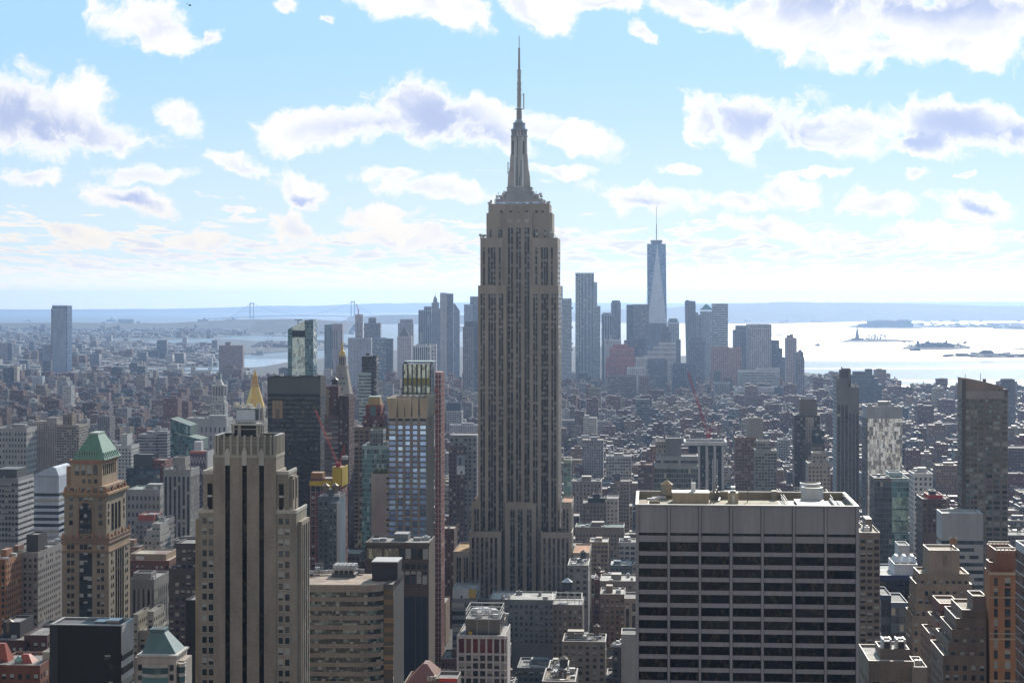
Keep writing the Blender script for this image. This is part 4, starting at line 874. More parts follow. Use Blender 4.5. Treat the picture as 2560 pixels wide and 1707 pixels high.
# --- near, bottom left
def dark_block():
    b = B('dark_office_block', 'low black glass block with a pale side wall at the bottom left', 'office block', 127, 303, 560, 13, yb=1707, short='the black glass block', yt=1563)
    X, Z, rt = b.x, b.z, b.root; h = b.w / 2; zt = Z(1563)
    b.box('front_wall', -h, h, 0, .5, 0, zt, 'paint', (.012, .0115, .011)); b.box('edge_pier', -h - .3, X(146), -.25, 0, 0, zt - .4, 'paint', (.035, .036, .04)); b.box('pale_wall', -h, h, .5, 12.5, 0, zt - .3, 'paint', (.06, .06, .062))
    MB().walls([(h, .5), (h, 12.5)], 0, zt - 7, 30, 4.3, .5, close=False).obj('side_windows_wall', 'band', rt, (.36, .34, .33)) if False else None
    b.box('side_wall', h, h + .35, 0, 12.5, zt - 8.5, zt, 'stone', (.46, .42, .39))
    lo = zt - 8.5
    for k in range(6):
        b.box('side_window', h + .05, h + .2, 0.6, 12, lo - 2.3, lo, 'pane'); b.box('side_spandrel', h, h + .35, 0, 12.5, lo - 4.2, lo - 2.3, 'stone', (.50, .46, .43)); lo -= 4.2
    z = zt - 2.2; m = MB().face([(-h, .5, z), (h, .5, z), (h, 12.5, z), (-h, 12.5, z)]); rf = m.obj('roof', 'roofing', rt, (.2, .19, .18))
    m = MB()
    for q in (rectp(-h - .3, h + .35, -.1, .9), rectp(-h - .3, h + .35, 11.9, 12.9), rectp(-h - .3, -h + .6, .9, 11.9), rectp(h - .5, h + .35, .9, 11.9)): m.box(q[0][0], q[2][0], q[0][1], q[2][1], zt, zt + .3, bottom=True)
    m.obj('parapet', 'coping', rf, (.36, .34, .32))
    for (a, c, y, hh) in ((236, 262, 5, 2.6), (266, 298, 4, 3.2), (180, 228, 6, 1.4)): b.box('roof_unit', X(a, y), X(c, y), y, y + 4.5, z, z + hh, 'metal', (.38, .36, .35))
    for k in range(4): b.box('window', X(262 + (k % 2) * 10), X(276 + (k % 2) * 6), -.05, .05, Z(1648 + 22 * k), Z(1636 + 22 * k), 'pane')
dark_block()
def teal_roof():
    b = B('postmodern_tower', 'beige building with truncated teal metal roof and curved bays, beside the black glass block', 'office building', 338, 440, 540, 13, yb=1707, short='the teal-roofed building', yt=1566)
    X, Z, rt = b.x, b.z, b.root; h = b.w / 2; C = (.42, .36, .31)
    z1 = Z(1640); MB().walls(rectp(X(343), h, 0, 13), 0, z1, 5, 4.2, 60).obj('wall', 'stone', rt, C)
    b.box('wing', X(333), X(343.1), 1.5, 12, 0, Z(1646), 'stone', (.36, .31, .27)); m = MB()
    MB().box(X(342), h + .5, -.5, 13.4, z1, z1 + .5, bottom=True).obj('cornice', 'coping', rt, (.5, .45, .4))
    a, c = X(357, 3), X(449, 3); m = MB().hip(a, c - .6, 1.5, 12.4, z1 + .3, X(385, 9), X(418, 9), 5, 9, Z(1572, 9)); rf = m.obj('roof', 'copper', rt, (.075, .145, .135))
    MB().box(X(383, 9), X(421, 9), 4.6, 9.4, Z(1572, 9), Z(1566, 9)).obj('roof_crown', 'copper', rf, (.07, .13, .12)); MB().face([(X(387, 9), 5.0, Z(1566, 9) + .02), (X(417, 9), 5.0, Z(1566, 9) + .02), (X(417, 9), 9.0, Z(1566, 9) + .02), (X(387, 9), 9.0, Z(1566, 9) + .02)]).obj('roof_well', 'paint', rf, (.02, .02, .02))
    # curved window bays on the front and the corner
    for (x0, x1, yy, n) in ((X(356), X(421), -.1, 2), (X(440), X(467, 4), 2.0, 2)):
        for k in range(3):
            zz = Z(1667 + 24 * k); P = []
            for i in range(9):
                t = i / 8; P.append((x0 + (x1 - x0) * t, yy - 1.2 * math.sin(math.pi * t)))
            m = MB()
            for p, q in zip(P, P[1:]): m.face([(*p, zz), (*q, zz), (*q, zz + .0), (*p, zz)]) if False else m.face([(*p, zz - 1.9), (*q, zz - 1.9), (*q, zz), (*p, zz)])
            m.obj('bay_window', 'pane_teal', rt)
            s = MB(); Q = [(p[0], p[1] - .25) for p in P]
            for p, q, p2, q2 in zip(Q, Q[1:], P, P[1:]):
                s.face([(*p, zz), (*q, zz), (*q, zz + 1.0), (*p, zz + 1.0)]); s.face([(*p, zz + 1.0), (*q, zz + 1.0), (q2[0], yy + 2, zz + 1.0), (p2[0], yy + 2, zz + 1.0)]); s.face([(p2[0], yy + 2, zz), (q2[0], yy + 2, zz), (*q, zz), (*p, zz)])
            s.obj('bay_spandrel', 'stone', rt, (.46, .41, .36))
    b.windows([X(350), X(429)], [Z(1668 + 24 * k) for k in range(3)], 1.2, 1.8, 'pane')
    b.box('corner_bay_core', h - .5, X(463, 4), 3.2, 12, 0, Z(1655), 'stone', C)
teal_roof()
def ribbon_building():
    b = B('ribbon_office', 'tan office building with green glass bands on a curved front', 'office building', 767, 983, 795, 38, yb=1707, short='the green-banded office', yt=1466)
    X, Z, rt = b.x, b.z, b.root; C = (.33, .26, .20); h = b.w / 2; zt = Z(1465)
    P = []
    xa, xb, xc = -h - 3, X(925), X(956)
    for i in range(13):
        t = i / 12; xx = xa + (xc - xa) * t; P.append((xx, -1.2 - 1.0 * math.cos(t * 2.2) + (max(0, xx - xb) / (xc - xb + 1e-6)) ** 1.5 * 4.2 if True else 0))
    y_end = P[-1][1]; xe = X(983, y_end); full = P + [(xe, y_end + 1.2), (xe, 38), (xa, 38)]
    def band(z0, z1, mat, col, nm, off=0.0):
        m = MB()
        for p, q in zip(P, P[1:]): m.face([(p[0], p[1] + off, z0), (q[0], q[1] + off, z0), (q[0], q[1] + off, z1), (p[0], p[1] + off, z1)])
        if off < 0:
            for p, q in zip(P, P[1:]): m.face([(p[0], p[1] + off, z1), (q[0], q[1] + off, z1), (q[0], q[1] + .3, z1), (p[0], p[1] + .3, z1)])
        return m.obj(nm, mat, rt, col)
    pit = 23.2 / F * 795
    for k in range(14):
        z1 = zt - 2.3 - k * pit; 
        for j in range(0, 12):
            p, q = P[j], P[j + 1]; m = MB().face([(p[0], p[1], z1 - 2.15), (q[0], q[1], z1 - 2.15), (q[0], q[1], z1), (p[0], p[1], z1)]); m.obj('ribbon_window', 'ribbon_glass', rt) if k < 7 or j == 0 else None
        if k >= 7: band(z1 - 2.15, z1, 'ribbon_glass', C, 'ribbon_window')
        band(z1 - pit, z1 - 2.15, 'stone', C, 'spandrel', -.25)
    band(zt - 2.3, zt + .9, 'stone', (.36, .29, .23), 'spandrel', -.3)
    # bronze window strip and dark side wall
    x0, x1 = P[-1][0], xe
    for k in range(14):
        z1 = zt - 2.0 - k * pit; b.box('bronze_window', x0 + .05, x1, y_end + .3, y_end + 1.2, z1 - 2.3, z1, 'pane_gold'); b.box('bronze_spandrel', x0 + .05, x1 + .05, y_end + .15, y_end + 1.2, z1 - pit, z1 - 2.3, 'gloss', (.06, .045, .035))
    MB().box(x0 + .05, x1, y_end + .25, 37.9, zt - 2, zt + .5).obj('corner_block', 'paint', rt, (.10, .085, .075))
    MB().walls([(xe, y_end + 1.2), (xe, 38), (xa, 38), (xa, P[0][1])], 0, zt + .9, 3, pit, 900, close=False).obj('side_wall', 'paint', rt, (.075, .062, .055))
    m = MB(); m.face([(*p, zt) for p in full]); rf = m.obj('roof', 'roofing', rt, (.36, .27, .21))
    MB().box(X(930, 16), X(994, 16), 16, 30, zt, Z(1405, 16)).obj('penthouse', 'paint', rt, (.032, .026, .028)); MB().box(X(929, 16), X(995, 16), 15.7, 30.3, Z(1405, 16), Z(1404, 16) + .3, bottom=True).obj('penthouse_coping', 'coping', rt, (.4, .38, .36))
    o = b.box('cooling_house', X(835, 28), X(887, 28), 26, 36, zt + 1.5, Z(1420, 28), 'metal', (.30, .30, .30)); b.box('cooling_base', X(831, 27), X(890, 27), 25, 37, zt, zt + 1.5, 'paint', (.10, .10, .10), o)
    for k in range(4): b.box('louvre_opening', X(839 + 12 * k, 28), X(848 + 12 * k, 28), 25.9, 26.05, Z(1436, 28), Z(1424, 28), 'paint', (.03, .03, .03), o)
    for j in range(2):
        for k in range(5): MB().frustum(X(840 + 10.5 * k, 28), 28.5 + 5 * j, Z(1420, 28), Z(1420, 28) + 1.5, 1.6, 1.3, 10).obj('fan', 'coping', o, (.5, .49, .47))
    rng = random.Random(5)
    for k in range(6): b.box('pipe', X(780 + 22 * k, 30) - 2, X(780 + 22 * k, 30) + 3, 30 + k, 30.6 + k, zt + .6, zt + 1.5 + rng.random(), 'metal', (.5, .5, .5))
    m = MB()
    for k in range(6): m.bar((X(788 + 4 * k, 30), 30, zt), (X(788 + 4 * k, 30), 30, zt + 5.5), .12)
    for q in (1.5, 3.5, 5.5): m.bar((X(788, 30), 30, zt + q), (X(808, 30), 30, zt + q), .12)
    m.frustum(X(792, 30), 32, zt + .5, zt + 3.5, 1.5, 1.2, 9); m.obj('antenna_frame', 'metal', rt, (.4, .4, .4))
m_pane('ribbon_glass', (.05, .065, .06), .12, (.25, .28, .25), wob=.0, spec=.9)
def m_ribbon():
    m, t, out = newmat('ribbon_glass')
    g = t.n('ShaderNodeNewGeometry'); p = g.outputs['Position']; x, y, z = t.sep(p)
    cell = t.xyz(t.m('FLOOR', t.m('DIVIDE', t.m('ADD', x, t.m('MULTIPLY', y, .6)), 1.5)), t.m('FLOOR', t.m('DIVIDE', z, 4.03)), 0)
    wn_ = t.n('ShaderNodeTexWhiteNoise', {'Vector': cell}, noise_dimensions='3D'); r, r2, r3 = t.sep(wn_.outputs['Color'])
    mul = t.m('LESS_THAN', t.m('FRACT', t.m('DIVIDE', t.m('ADD', x, t.m('MULTIPLY', y, .6)), 1.5)), .07)
    refl_blob = t.noise(t.v('MULTIPLY', p, (1, 1, 1.6)), .22, 4, .65)
    c = t.mix(t.sstep(refl_blob, .47, .66), (.010, .014, .012, 1), (.20, .26, .22, 1)); c = t.mix(t.m('LESS_THAN', r, .18), c, t.mix(r3, (.14, .17, .15, 1), (.40, .40, .33, 1)))  # pale greenish reflections painted into the glass colour
    c = t.mix(mul, c, (.10, .10, .09, 1))
    n2 = t.v('SUBTRACT', t.noise(p, .3, 2, .5, out='Color'), (.5, .5, .5))
    finish(t, out, Base_Color=c, Roughness=.1, Specular_IOR_Level=.7, Normal=t.v('NORMALIZE', t.v('ADD', g.outputs['Normal'], t.v('MULTIPLY', n2, (.12, .12, .2)))))
m_ribbon(); ribbon_building()
def red_panel():
    b = B('white_frame_building', 'white grid-framed building with a row of dark red panels at the bottom centre', 'office building', 1143, 1262, 800, 30, yb=1707, short='the red-panelled building', yt=1590)
    X, Z, rt = b.x, b.z, b.root; zt = Z(1588); h = b.w / 2; Wc = (.55, .50, .47)
    MB().box(-h + .2, h - .3, .8, 30, 0, zt - 1).obj('core_wall', 'paint', rt, (.09, .085, .08))
    b.box('west_wall', h - .3, h + .1, 0, 30, 0, zt, 'stone', (.62, .56, .52)); b.box('east_wall', -h, -h + .2, .8, 30, 0, zt, 'stone', Wc)
    cxs = [640 + v / 2.583 for v in (1303, 1351, 1395, 1440, 1487, 1532, 1577, 1618)]
    for v in cxs: b.box('pier', X(v) - .42, X(v) + .42, -.2, .9, 0, zt, 'stone', Wc)
    edges = [1590, 1597] + [1100 + v / 2.583 for v in (1375, 1388, 1425, 1437, 1475, 1487, 1525, 1537, 1575, 1587)]
    b.box('cornice', -h - .1, h + .1, -.35, .9, Z(1596), zt + .1, 'stone', Wc)
    lo = 1596
    for r_, (p0, p1) in enumerate(((1596, 1632), (1637, 1652), (1656.5, 1671), (1676, 1690), (1695, 1709))):
        if r_: b.box('beam', -h, h, -.05, .85, Z(p0), Z(lo), 'stone', Wc)
        for a, c in zip(cxs, cxs[1:]): b.box('window', X(a) + .42, X(c) - .42, .45, .8, Z(p1), Z(p0), 'pane_red' if r_ == 0 else 'pane')
        lo = p1
    z = zt - 1.6; rf = MB().face([(-h, .9, z), (h, .9, z), (h, 30, z), (-h, 30, z)]).obj('roof', 'roofing', rt, (.4, .37, .33))
    o = b.box('plant_screen', X(1165, 5), X(1250, 5), 5, 26, z, Z(1547, 5), 'metal', (.16, .15, .14)); m = MB()
    for q in (rectp(X(1164, 5), X(1251, 5), 4.8, 5.2), rectp(X(1164, 5), X(1251, 5), 25.8, 26.2), rectp(X(1164, 5), X(1165, 5), 5.2, 25.8), rectp(X(1250, 5), X(1251, 5), 5.2, 25.8)):
        for zz in (Z(1547, 5), Z(1536, 5), Z(1526, 5)): m.box(q[0][0], q[2][0], q[0][1], q[2][1], zz - .2, zz + .2, bottom=True)
    for xx in (X(1164.5, 5), X(1193, 5), X(1222, 5), X(1250.5, 5)):
        for yy in (5, 15, 26): m.bar((xx, yy, z), (xx, yy, Z(1526, 5)), .16)
    m.obj('screen_frame', 'coping', o, (.5, .48, .45))
    rng = random.Random(3)
    for k in range(14):
        xx, yy = X(1175 + 70 * rng.random(), 5), 8 + rng.random() * 15; m = MB().frustum(xx, yy, Z(1547, 5), Z(1540 - 10 * rng.random(), 5), 1.5, 1.3, 12); m.obj('cooling_fan', 'coping', o, (.6, .6, .6))
    b.box('ladder_rail', X(1170), X(1180), 1.5, 1.7, z, z + 3, 'metal', (.5, .33, .08))
red_panel()
def bronze_tower():        # behind the ribbon office
    b = T('brown_office_tower', 'dark brown stone tower with a tall top-floor loggia, behind the green-banded office', 'office tower', 915, 1072, 1360, 930, 26, 'strip', (.115, .082, .062), yb=1660, cw=4.1, ch=3.9, margin=900, top='', short='the dark brown tower')
    X, Z, rt = b.x, b.z, b.root; x0, x1, y0, y1, zt = b.top
    def c6(v): return 640 + v / 2.583
    for i, v in enumerate((735, 765, 797, 840, 873, 905, 945, 983, 1020, 1058, 1095)):
        xx = X(c6(v)); b.box('loggia_window', xx - 1.3, xx + 1.3, -.08, .05, Z(1397), Z(1371), 'rippled_glass' if i < 6 else 'pane', (.30, .28, .22))
    b.box('cornice', x0 - .4, x1 + .4, -.5, .3, Z(1402), Z(1400), 'stone', (.16, .12, .09)); b.box('cornice', x0 - .6, x1 + .6, -.7, .3, zt - .5, zt + 1.0, 'stone', (.14, .105, .08))
    for r_ in range(3): b.windows([X(c6(v)) for v in (940, 978, 1016, 1053, 1090)], [Z(1100 + (815, 860, 905)[r_] / 2.583)], 2.2, 2.4 if r_ < 2 else 6, 'pane')
    for v in (940, 975, 1010, 1050, 1090):
        xx = X(c6(v)); b.box('window_shaft', xx - 1.4, xx + 1.4, -.08, .05, 0, Z(1490), 'strip', (.03, .035, .05))
    b.box('cornice', x0 - .3, x1 + .3, -.4, .3, Z(1463), Z(1461), 'stone', (.15, .11, .085))
    z = zt; b.box('penthouse', X(985, 14), X(1020, 14), 14, 24, z, z + 3.5, 'paint', (.2, .2, .2)); b.units([(X(p, 10), 10 + k * 3, 4, 3, 1.5) for k, p in enumerate((940, 955, 1040, 1060))], z, RNG)
bronze_tower()
def blue_window_tower():
    b = B('flared_crown_tower', 'slim tower with blue reflecting windows between stone ribs and a flared beige crown', 'apartment tower', 973, 1064, 1180, 42, yb=1350, short='the blue-windowed tower', yt=992)
    X, Z, rt = b.x, b.z, b.root; h = b.w / 2; C = (.30, .255, .21); zt = Z(1046)
    def c2(v): return 640 + v / 3.672
    MB().walls(rectp(-h, h, .5, 42), 0, zt, 3, 3.45, 900).obj('wall', 'stone', rt, (.14, .12, .10))
    bays = [(c2(a), c2(c)) for a, c in ((1222, 1281), (1304, 1346), (1371, 1413), (1439, 1481), (1506, 1566))]
    prev = None; ed = [973 - 3] + [v for q in bays for v in q] + [1067]
    for i in range(0, 12, 2): b.box('rib', X(ed[i]) if i else -h - .2, X(ed[i + 1]) if i < 10 else h + .2, -.4, .6, 0, zt + (0 if 0 < i < 10 else 0), 'stone', C)
    pit = 13.38
    for k in range(23):
        for (a, c) in bays:
            zz = Z(1050 + pit * k); b.box('window' if k < 20 else 'window', X(a) + .05, X(c) - .05, .2, .52, zz - 2.35, zz, 'pane_blue') if k else b.box('louvre', X(a), X(c), .2, .52, zz - 2.7, zz, 'paint', (.45, .44, .43))
    for k in range(23): b.box('spandrel', -h, h, .3, .55, Z(1050 + pit * (k + 1)), Z(1050 + pit * k) - 2.35, 'paint', (.22, .15, .10))
    for k in range(12): b.box('west_fin', h, h + .5, 1.2 + k * 3.4, 2.2 + k * 3.4, 0, zt, 'stone', (.36, .31, .26))
    z1 = Z(995); o = 1.1
    for (a, c) in ((973, 991), (996, 1010), (1014, 1027), (1032, 1045), (1051, 1066)):
        x0, x1 = X(a), X(c); e0 = 1.4 if a == 973 else 0.25; e1 = 1.4 if c == 1066 else .25
        m = MB(); A = [(x0, -.2, zt), (x1, -.2, zt), (x1, 1, zt), (x0, 1, zt)]; q = [(x0 - e0, -1.6, z1), (x1 + e1, -1.6, z1), (x1 + e1, -.4, z1), (x0 - e0, -.4, z1)]
        for i in range(4): j = (i + 1) % 4; m.face([A[i], A[j], q[j], q[i]])
        m.face(q); m.obj('crown_panel', 'stone', rt, (.52, .41, .28))
    m = MB()
    for s in (-1, 1):
        A = [(s * h, 0, zt), (s * h, 42, zt), (s * (h + 1.4), 43, z1), (s * (h + 1.4), -1.4, z1)]; m.face(A if s > 0 else A[::-1])
        A2 = [(s * (h - .6), 1, zt), (s * (h - .6), 41, zt), (s * (h + .6), 42, z1), (s * (h + .6), -.4, z1)]; m.face(A2[::-1] if s > 0 else A2)
        m.face([(s * (h + 1.4), -1.4, z1), (s * (h + 1.4), 43, z1), (s * (h + .6), 42, z1), (s * (h + .6), -.4, z1)])
    m.obj('crown_side', 'stone', rt, (.40, .33, .25)); b.box('crown_rear', -h - 1.2, h + 1.2, 42, 43, zt, z1, 'stone', (.46, .38, .28))
    MB().face([(-h, 1, zt), (h, 1, zt), (h, 42, zt), (-h, 42, zt)]).obj('roof', 'roofing', rt, (.2, .19, .17)); b.box('crown_band', -h - .2, h + .2, -.15, .5, zt - 1.6, zt, 'paint', (.06, .055, .05))
    for k in range(5): b.box('roof_unit', -h + 3 + k * 4, -h + 5 + k * 4, 12, 18, zt, z1 + .8, 'metal', (.2, .2, .2))
blue_window_tower()
def striped_glass():
    b = B('finned_glass_tower', 'black-finned glass tower with a yellow band, rising behind the blue-windowed tower', 'glass tower', 1008, 1076, 1560, 26, yb=992, short='the black-finned glass tower', yt=908)
    X, Z, rt = b.x, b.z, b.root; h = b.w / 2; zt = Z(912)
    n = 6; xs = [-h + 2 * h * k / n for k in range(n + 1)]
    MB().box(-h, h, .6, 26, 0, zt - 1).obj('core_wall', 'paint', rt, (.03, .035, .035))
    for a, c in zip(xs, xs[1:]):
        for (p0, p1, mt, cl) in ((910, 945, 'rippled_glass', (.42, .48, .42)), (945.5, 963, 'paint', (.30, .26, .03)), (964, 982, 'rippled_glass', (.42, .48, .42)), (985, 1010, 'rippled_glass', (.3, .34, .3))): b.box('glass_panel' if mt != 'paint' else 'yellow_panel', a + .6, c - .6, .3, .6, Z(p1), Z(p0), mt, cl)
    for x_ in xs: b.box('fin', x_ - .65, x_ + .65, -.2, .7, 0, zt + .6, 'gloss', (.015, .016, .016))
    MB().walls([(h, .7), (h, 26), (-h, 26), (-h, .7)], 0, zt, 3, 4, .5, close=False).obj('side_wall', 'curtain', rt, (.25, .3, .28)); b.box('top_rail', -h, h + 1.6, 4, 25, zt + 2.2, zt + 3, 'coping', (.3, .38, .35)); MB().face([(-h, .6, zt), (h, .6, zt), (h, 26, zt), (-h, 26, zt)]).obj('roof', 'roofing', rt, (.2, .2, .2))
    for xx in (-h + .4, h - .4): b.box('rail_post', xx - .3, xx + .3, 5, 24, zt, zt + 2.2, 'paint', (.08, .1, .09))
striped_glass()
def hoist_tower():
    b = B('unfinished_tower', 'narrow red-brown unfinished slab with white hoist lines right of the blue-windowed tower', 'building under construction', 1087, 1103, 1290, 22, yb=1440, short='the unfinished hoist slab', yt=935)
    X, Z, rt = b.x, b.z, b.root; h = b.w / 2; zt = Z(935)
    MB().walls(rectp(-h, h, .4, 22), 0, zt, 1.6, 3.4, .5).obj('wall', 'punch', rt, (.26, .09, .075)); m = MB()
    for xx in (-h + .2, 0.2, h - .2): m.box(xx - .13, xx + .13, 0, .35, 0, zt + 2, bottom=True)
    m.obj('hoist_rails', 'coping', rt, (.55, .50, .50)); k = 0; z = zt; s = MB()
    while z > 5: s.box(-h - .2, h + .4, .05, .5, z - .35, z, bottom=True); z -= 3.5
    s.obj('floor_edges', 'coping', rt, (.42, .38, .38)); b.box('hoist_car', -h, -.3, -1.2, 0, Z(980), Z(972), 'paint', (.35, .1, .08)); b.box('top_frame', -h, h, 2, 20, zt, zt + 1.2, 'paint', (.3, .12, .1))
hoist_tower()

# --- left side of the middle distance
b = T('dark_slab_tower', 'wide dark bronze glass slab with a black top band, left of centre', 'office tower', 669, 801, 944, 1520, 26, 'dark', (.03, .026, .024), yb=1240, cw=2.2, ch=3.8, margin=15, short='the dark bronze slab', top='u')
x0, x1, y0, y1, zt = b.top
for k in range(3): b.box('painted_reflection', x0 + 4 + 3 * k, x0 + 6.6 + 3 * k, -.05, .05, zt - 34, zt - 19, 'pane_gold')  # gold panes paint an orange reflection onto the dark glass
b.box('top_band', x0 - .1, x1 + .1, -.15, .0, zt - 13.5, zt, 'gloss', (.035, .032, .034))
b = T('brick_slab_tower', 'dark maroon brick tower with tan strip and square top, beside the dark bronze slab', 'apartment tower', 811, 872, 1040, 1400, 26, 'narrow', (.10, .05, .048), yb=1280, cw=5, ch=3.2, short='the maroon brick tower', top='',
      blocks=[(811, 849, 1042, 4, 26, 'band', (.16, .10, .085)), (815, 845, 970, 8, 22, 'narrow', (.12, .06, .055)), (846.5, 872, 992, 0, 26, 'narrow', (.085, .045, .045))])
b.box('tan_strip', b.x(815, 8), b.x(822, 8), 7.8, 8.1, b.z(1040, 8), b.z(971, 8), 'stone', (.30, .24, .18)); b.tank(b.x(836, 12), 14, b.z(970, 8), 2.6, 3.6, (.05, .05, .05), (.06, .06, .06))
for k in range(16): b.box('balcony', b.x(830, 4), b.x(846, 4), 2.6, 4, b.z(1055 + 13 * k, 4), b.z(1055 + 13 * k, 4) + .8, 'coping', (.40, .38, .37))
def clock_tower():
    b = B('campanile', 'grey stone campanile with steep spire and gilded cupola', 'clock tower', 829, 874, 2050, 22, yb=1040, short='the gilded clock tower', yt=850)
    X, Z, rt = b.x, b.z, b.root; h = b.w / 2; C = (.40, .36, .32); cy_ = 11
    b.block(-h, h, 0, 22, 0, Z(985), 'narrow', C, 3, 3.6, 2, roof=False); MB().box(-h - .6, h + .6, -.6, 22.6, Z(987), Z(984)).obj('cornice', 'stone', rt, C)
    r = lambda p: p / F * 2050
    m = MB().hip(-h, h, 0, 22, Z(984), -r(12.5), r(12.5), cy_ - r(12.5), cy_ + r(12.5), Z(919)); o = m.obj('spire', 'stone', rt, (.36, .33, .29))
    for k, (p, q) in enumerate(((935, 0), (945, -4), (945, 4), (958, 0), (958, -8), (958, 8), (972, 4), (972, -4))): zz = Z(p); f = (984 - p) / 65; yf = (cy_ - r(12.5)) * f; b.box('dormer', X(851.5 + q) - .8, X(851.5 + q) + .8, yf - .5, yf + 1.5, zz - 1.5, zz + 1, 'pane', parent=o)
    b.box('lantern_base', -r(13.5), r(13.5), cy_ - r(13.5), cy_ + r(13.5), Z(919), Z(914), 'stone', C); b.box('lantern_core', -r(6), r(6), cy_ - r(6), cy_ + r(6), Z(914), Z(893), 'paint', (.08, .07, .06))
    for s in (-1, -.33, .33, 1):
        for t in (-1, 1): b.box('lantern_column', s * r(7.5) - .5, s * r(7.5) + .5, cy_ + t * r(7.5) - .5, cy_ + t * r(7.5) + .5, Z(914), Z(893), 'stone', C)
    b.box('lantern_top', -r(9), r(9), cy_ - r(9), cy_ + r(9), Z(893), Z(889.5), 'stone', C)
    m = MB()
    for k in range(5): a0, a1 = k / 5 * math.pi / 2, (k + 1) / 5 * math.pi / 2; m.frustum(0, cy_, Z(889.5) + r(15) * math.sin(a0), Z(889.5) + r(15) * math.sin(a1), r(8) * math.cos(a0), max(.3, r(8) * math.cos(a1)), 10)
    m.obj('gilded_dome', 'gold', rt, (.75, .48, .12)); b.box('gilded_lantern', -r(2.6), r(2.6), cy_ - r(2.6), cy_ + r(2.6), Z(876), Z(864), 'gold', (.75, .48, .12)); MB().frustum(0, cy_, Z(864), Z(850), r(2.6), .05, 8).obj('gilded_tip', 'gold', rt, (.75, .5, .15))
m_plain('gold', .42, .55, .85, 1.1)
clock_tower()
def gold_pyramid():
    b = B('gold_roof_tower', 'stone tower with a tall gold pyramid roof and openwork lantern', 'office tower', 602, 660, 1900, 25, yb=1080, short='the gold pyramid tower', yt=923)
    X, Z, rt = b.x, b.z, b.root; h = b.w / 2; C = (.38, .34, .29); cy_ = 12.5; r = lambda p: p / F * 1900
    b.block(-h, h, 0, 25, 0, Z(1050), 'narrow', C, 3, 3.6, 2); b.block(-h + 2, h - 2, 2, 23, Z(1050), Z(1019), 'narrow', C, 3, 3.6, 4, roof=False)
    MB().frustum(0, cy_, Z(1019), Z(966), r(25.5), r(9.5), 8).obj('pyramid_roof', 'gold', rt, (.80, .52, .15)); MB().frustum(0, cy_, Z(966), Z(964), r(11), r(11), 8).obj('gallery', 'gold', rt, (.6, .37, .1))
    for k in range(8): a = k * math.pi / 4 + .39; MB().bar((r(7.6) * math.cos(a), cy_ + r(7.6) * math.sin(a), Z(964)), (r(5) * math.cos(a), cy_ + r(5) * math.sin(a), Z(942)), .55).obj('lantern_post', 'gold', rt, (.6, .37, .1))
    for p in (953, 942): MB().frustum(0, cy_, Z(p), Z(p - 1.5), r(7), r(6.4), 8).obj('lantern_ring', 'gold', rt, (.6, .37, .1))
    MB().frustum(0, cy_, Z(942), Z(923), r(5.6), .1, 8).obj('gilded_spirelet', 'gold', rt, (.68, .43, .1))
    for (x_, y_) in ((-h + 1.5, 1.5), (h - 1.5, 1.5), (h - 1.5, 23), (-h + 1.5, 23)): MB().frustum(x_, y_, Z(1050), Z(1018), 1.8, .1, 6).obj('corner_pinnacle', 'stone', rt, (.45, .37, .28))
gold_pyramid()
def lantern_tower():       # classical tower with lantern, far left of the gold pyramid
    b = B('lantern_tower', 'pale stone tower with columned lantern and pyramid cap above a wide classical block', 'office tower', 526, 562, 2700, 21, yb=1048, short='the pale lantern tower', yt=946)
    X, Z, rt = b.x, b.z, b.root; h = b.w / 2; C = (.46, .44, .42); r = lambda p: p / F * 2700; cy_ = 10
    b.block(-h, h, 0, 21, 0, Z(1008), 'narrow', C, 4, 4, 2, roof=False); b.block(-h + 2, h - 2, 2, 19, Z(1008), Z(990), 'punch', C, 5, 5, 2, roof=False); b.box('cornice', -h, h, 0, 21, Z(1009), Z(1006), 'stone', C); b.box('belfry_core', -h + 4, h - 4, 4, 17, Z(990), Z(966), 'paint', (.12, .12, .13))
    for k in range(5):
        for yy in (3, 18): b.box('belfry_column', -h + 2.5 + k * (2 * h - 5) / 4 - .9, -h + 2.5 + k * (2 * h - 5) / 4 + .9, yy - 1, yy + 1, Z(990), Z(967), 'stone', C)
    b.box('belfry_top', -h + 1, h - 1, 1.5, 19.5, Z(967), Z(963), 'stone', C); MB().frustum(0, cy_, Z(963), Z(949), r(15), r(6), 4).obj('pyramid_cap', 'stone', rt, (.5, .48, .46)); MB().frustum(0, cy_, Z(949), Z(932), r(3.2), r(2.2), 8).obj('bronze_lantern', 'copper', rt, (.08, .16, .13))
    MB().frustum(0, 1.9, Z(1014), Z(1014) + .01, 0.1, .1, 6).obj('clock', 'paint', rt) if False else None
    m = MB(); n = 20; zc = Z(1017)
    m.face([(3.4 * math.cos(2 * math.pi * k / n), -.15, zc + 3.4 * math.sin(2 * math.pi * k / n)) for k in range(n)]); m.obj('clock_face', 'paint', rt, (.25, .24, .23))
lantern_tower()
T('classical_block', 'wide pale classical block with tall columns, in front of the pale lantern tower', 'office block', 465, 566, 1047, 2560, 40, 'narrow', (.42, .40, .38), yb=1102, cw=6.5, ch=12, margin=9)
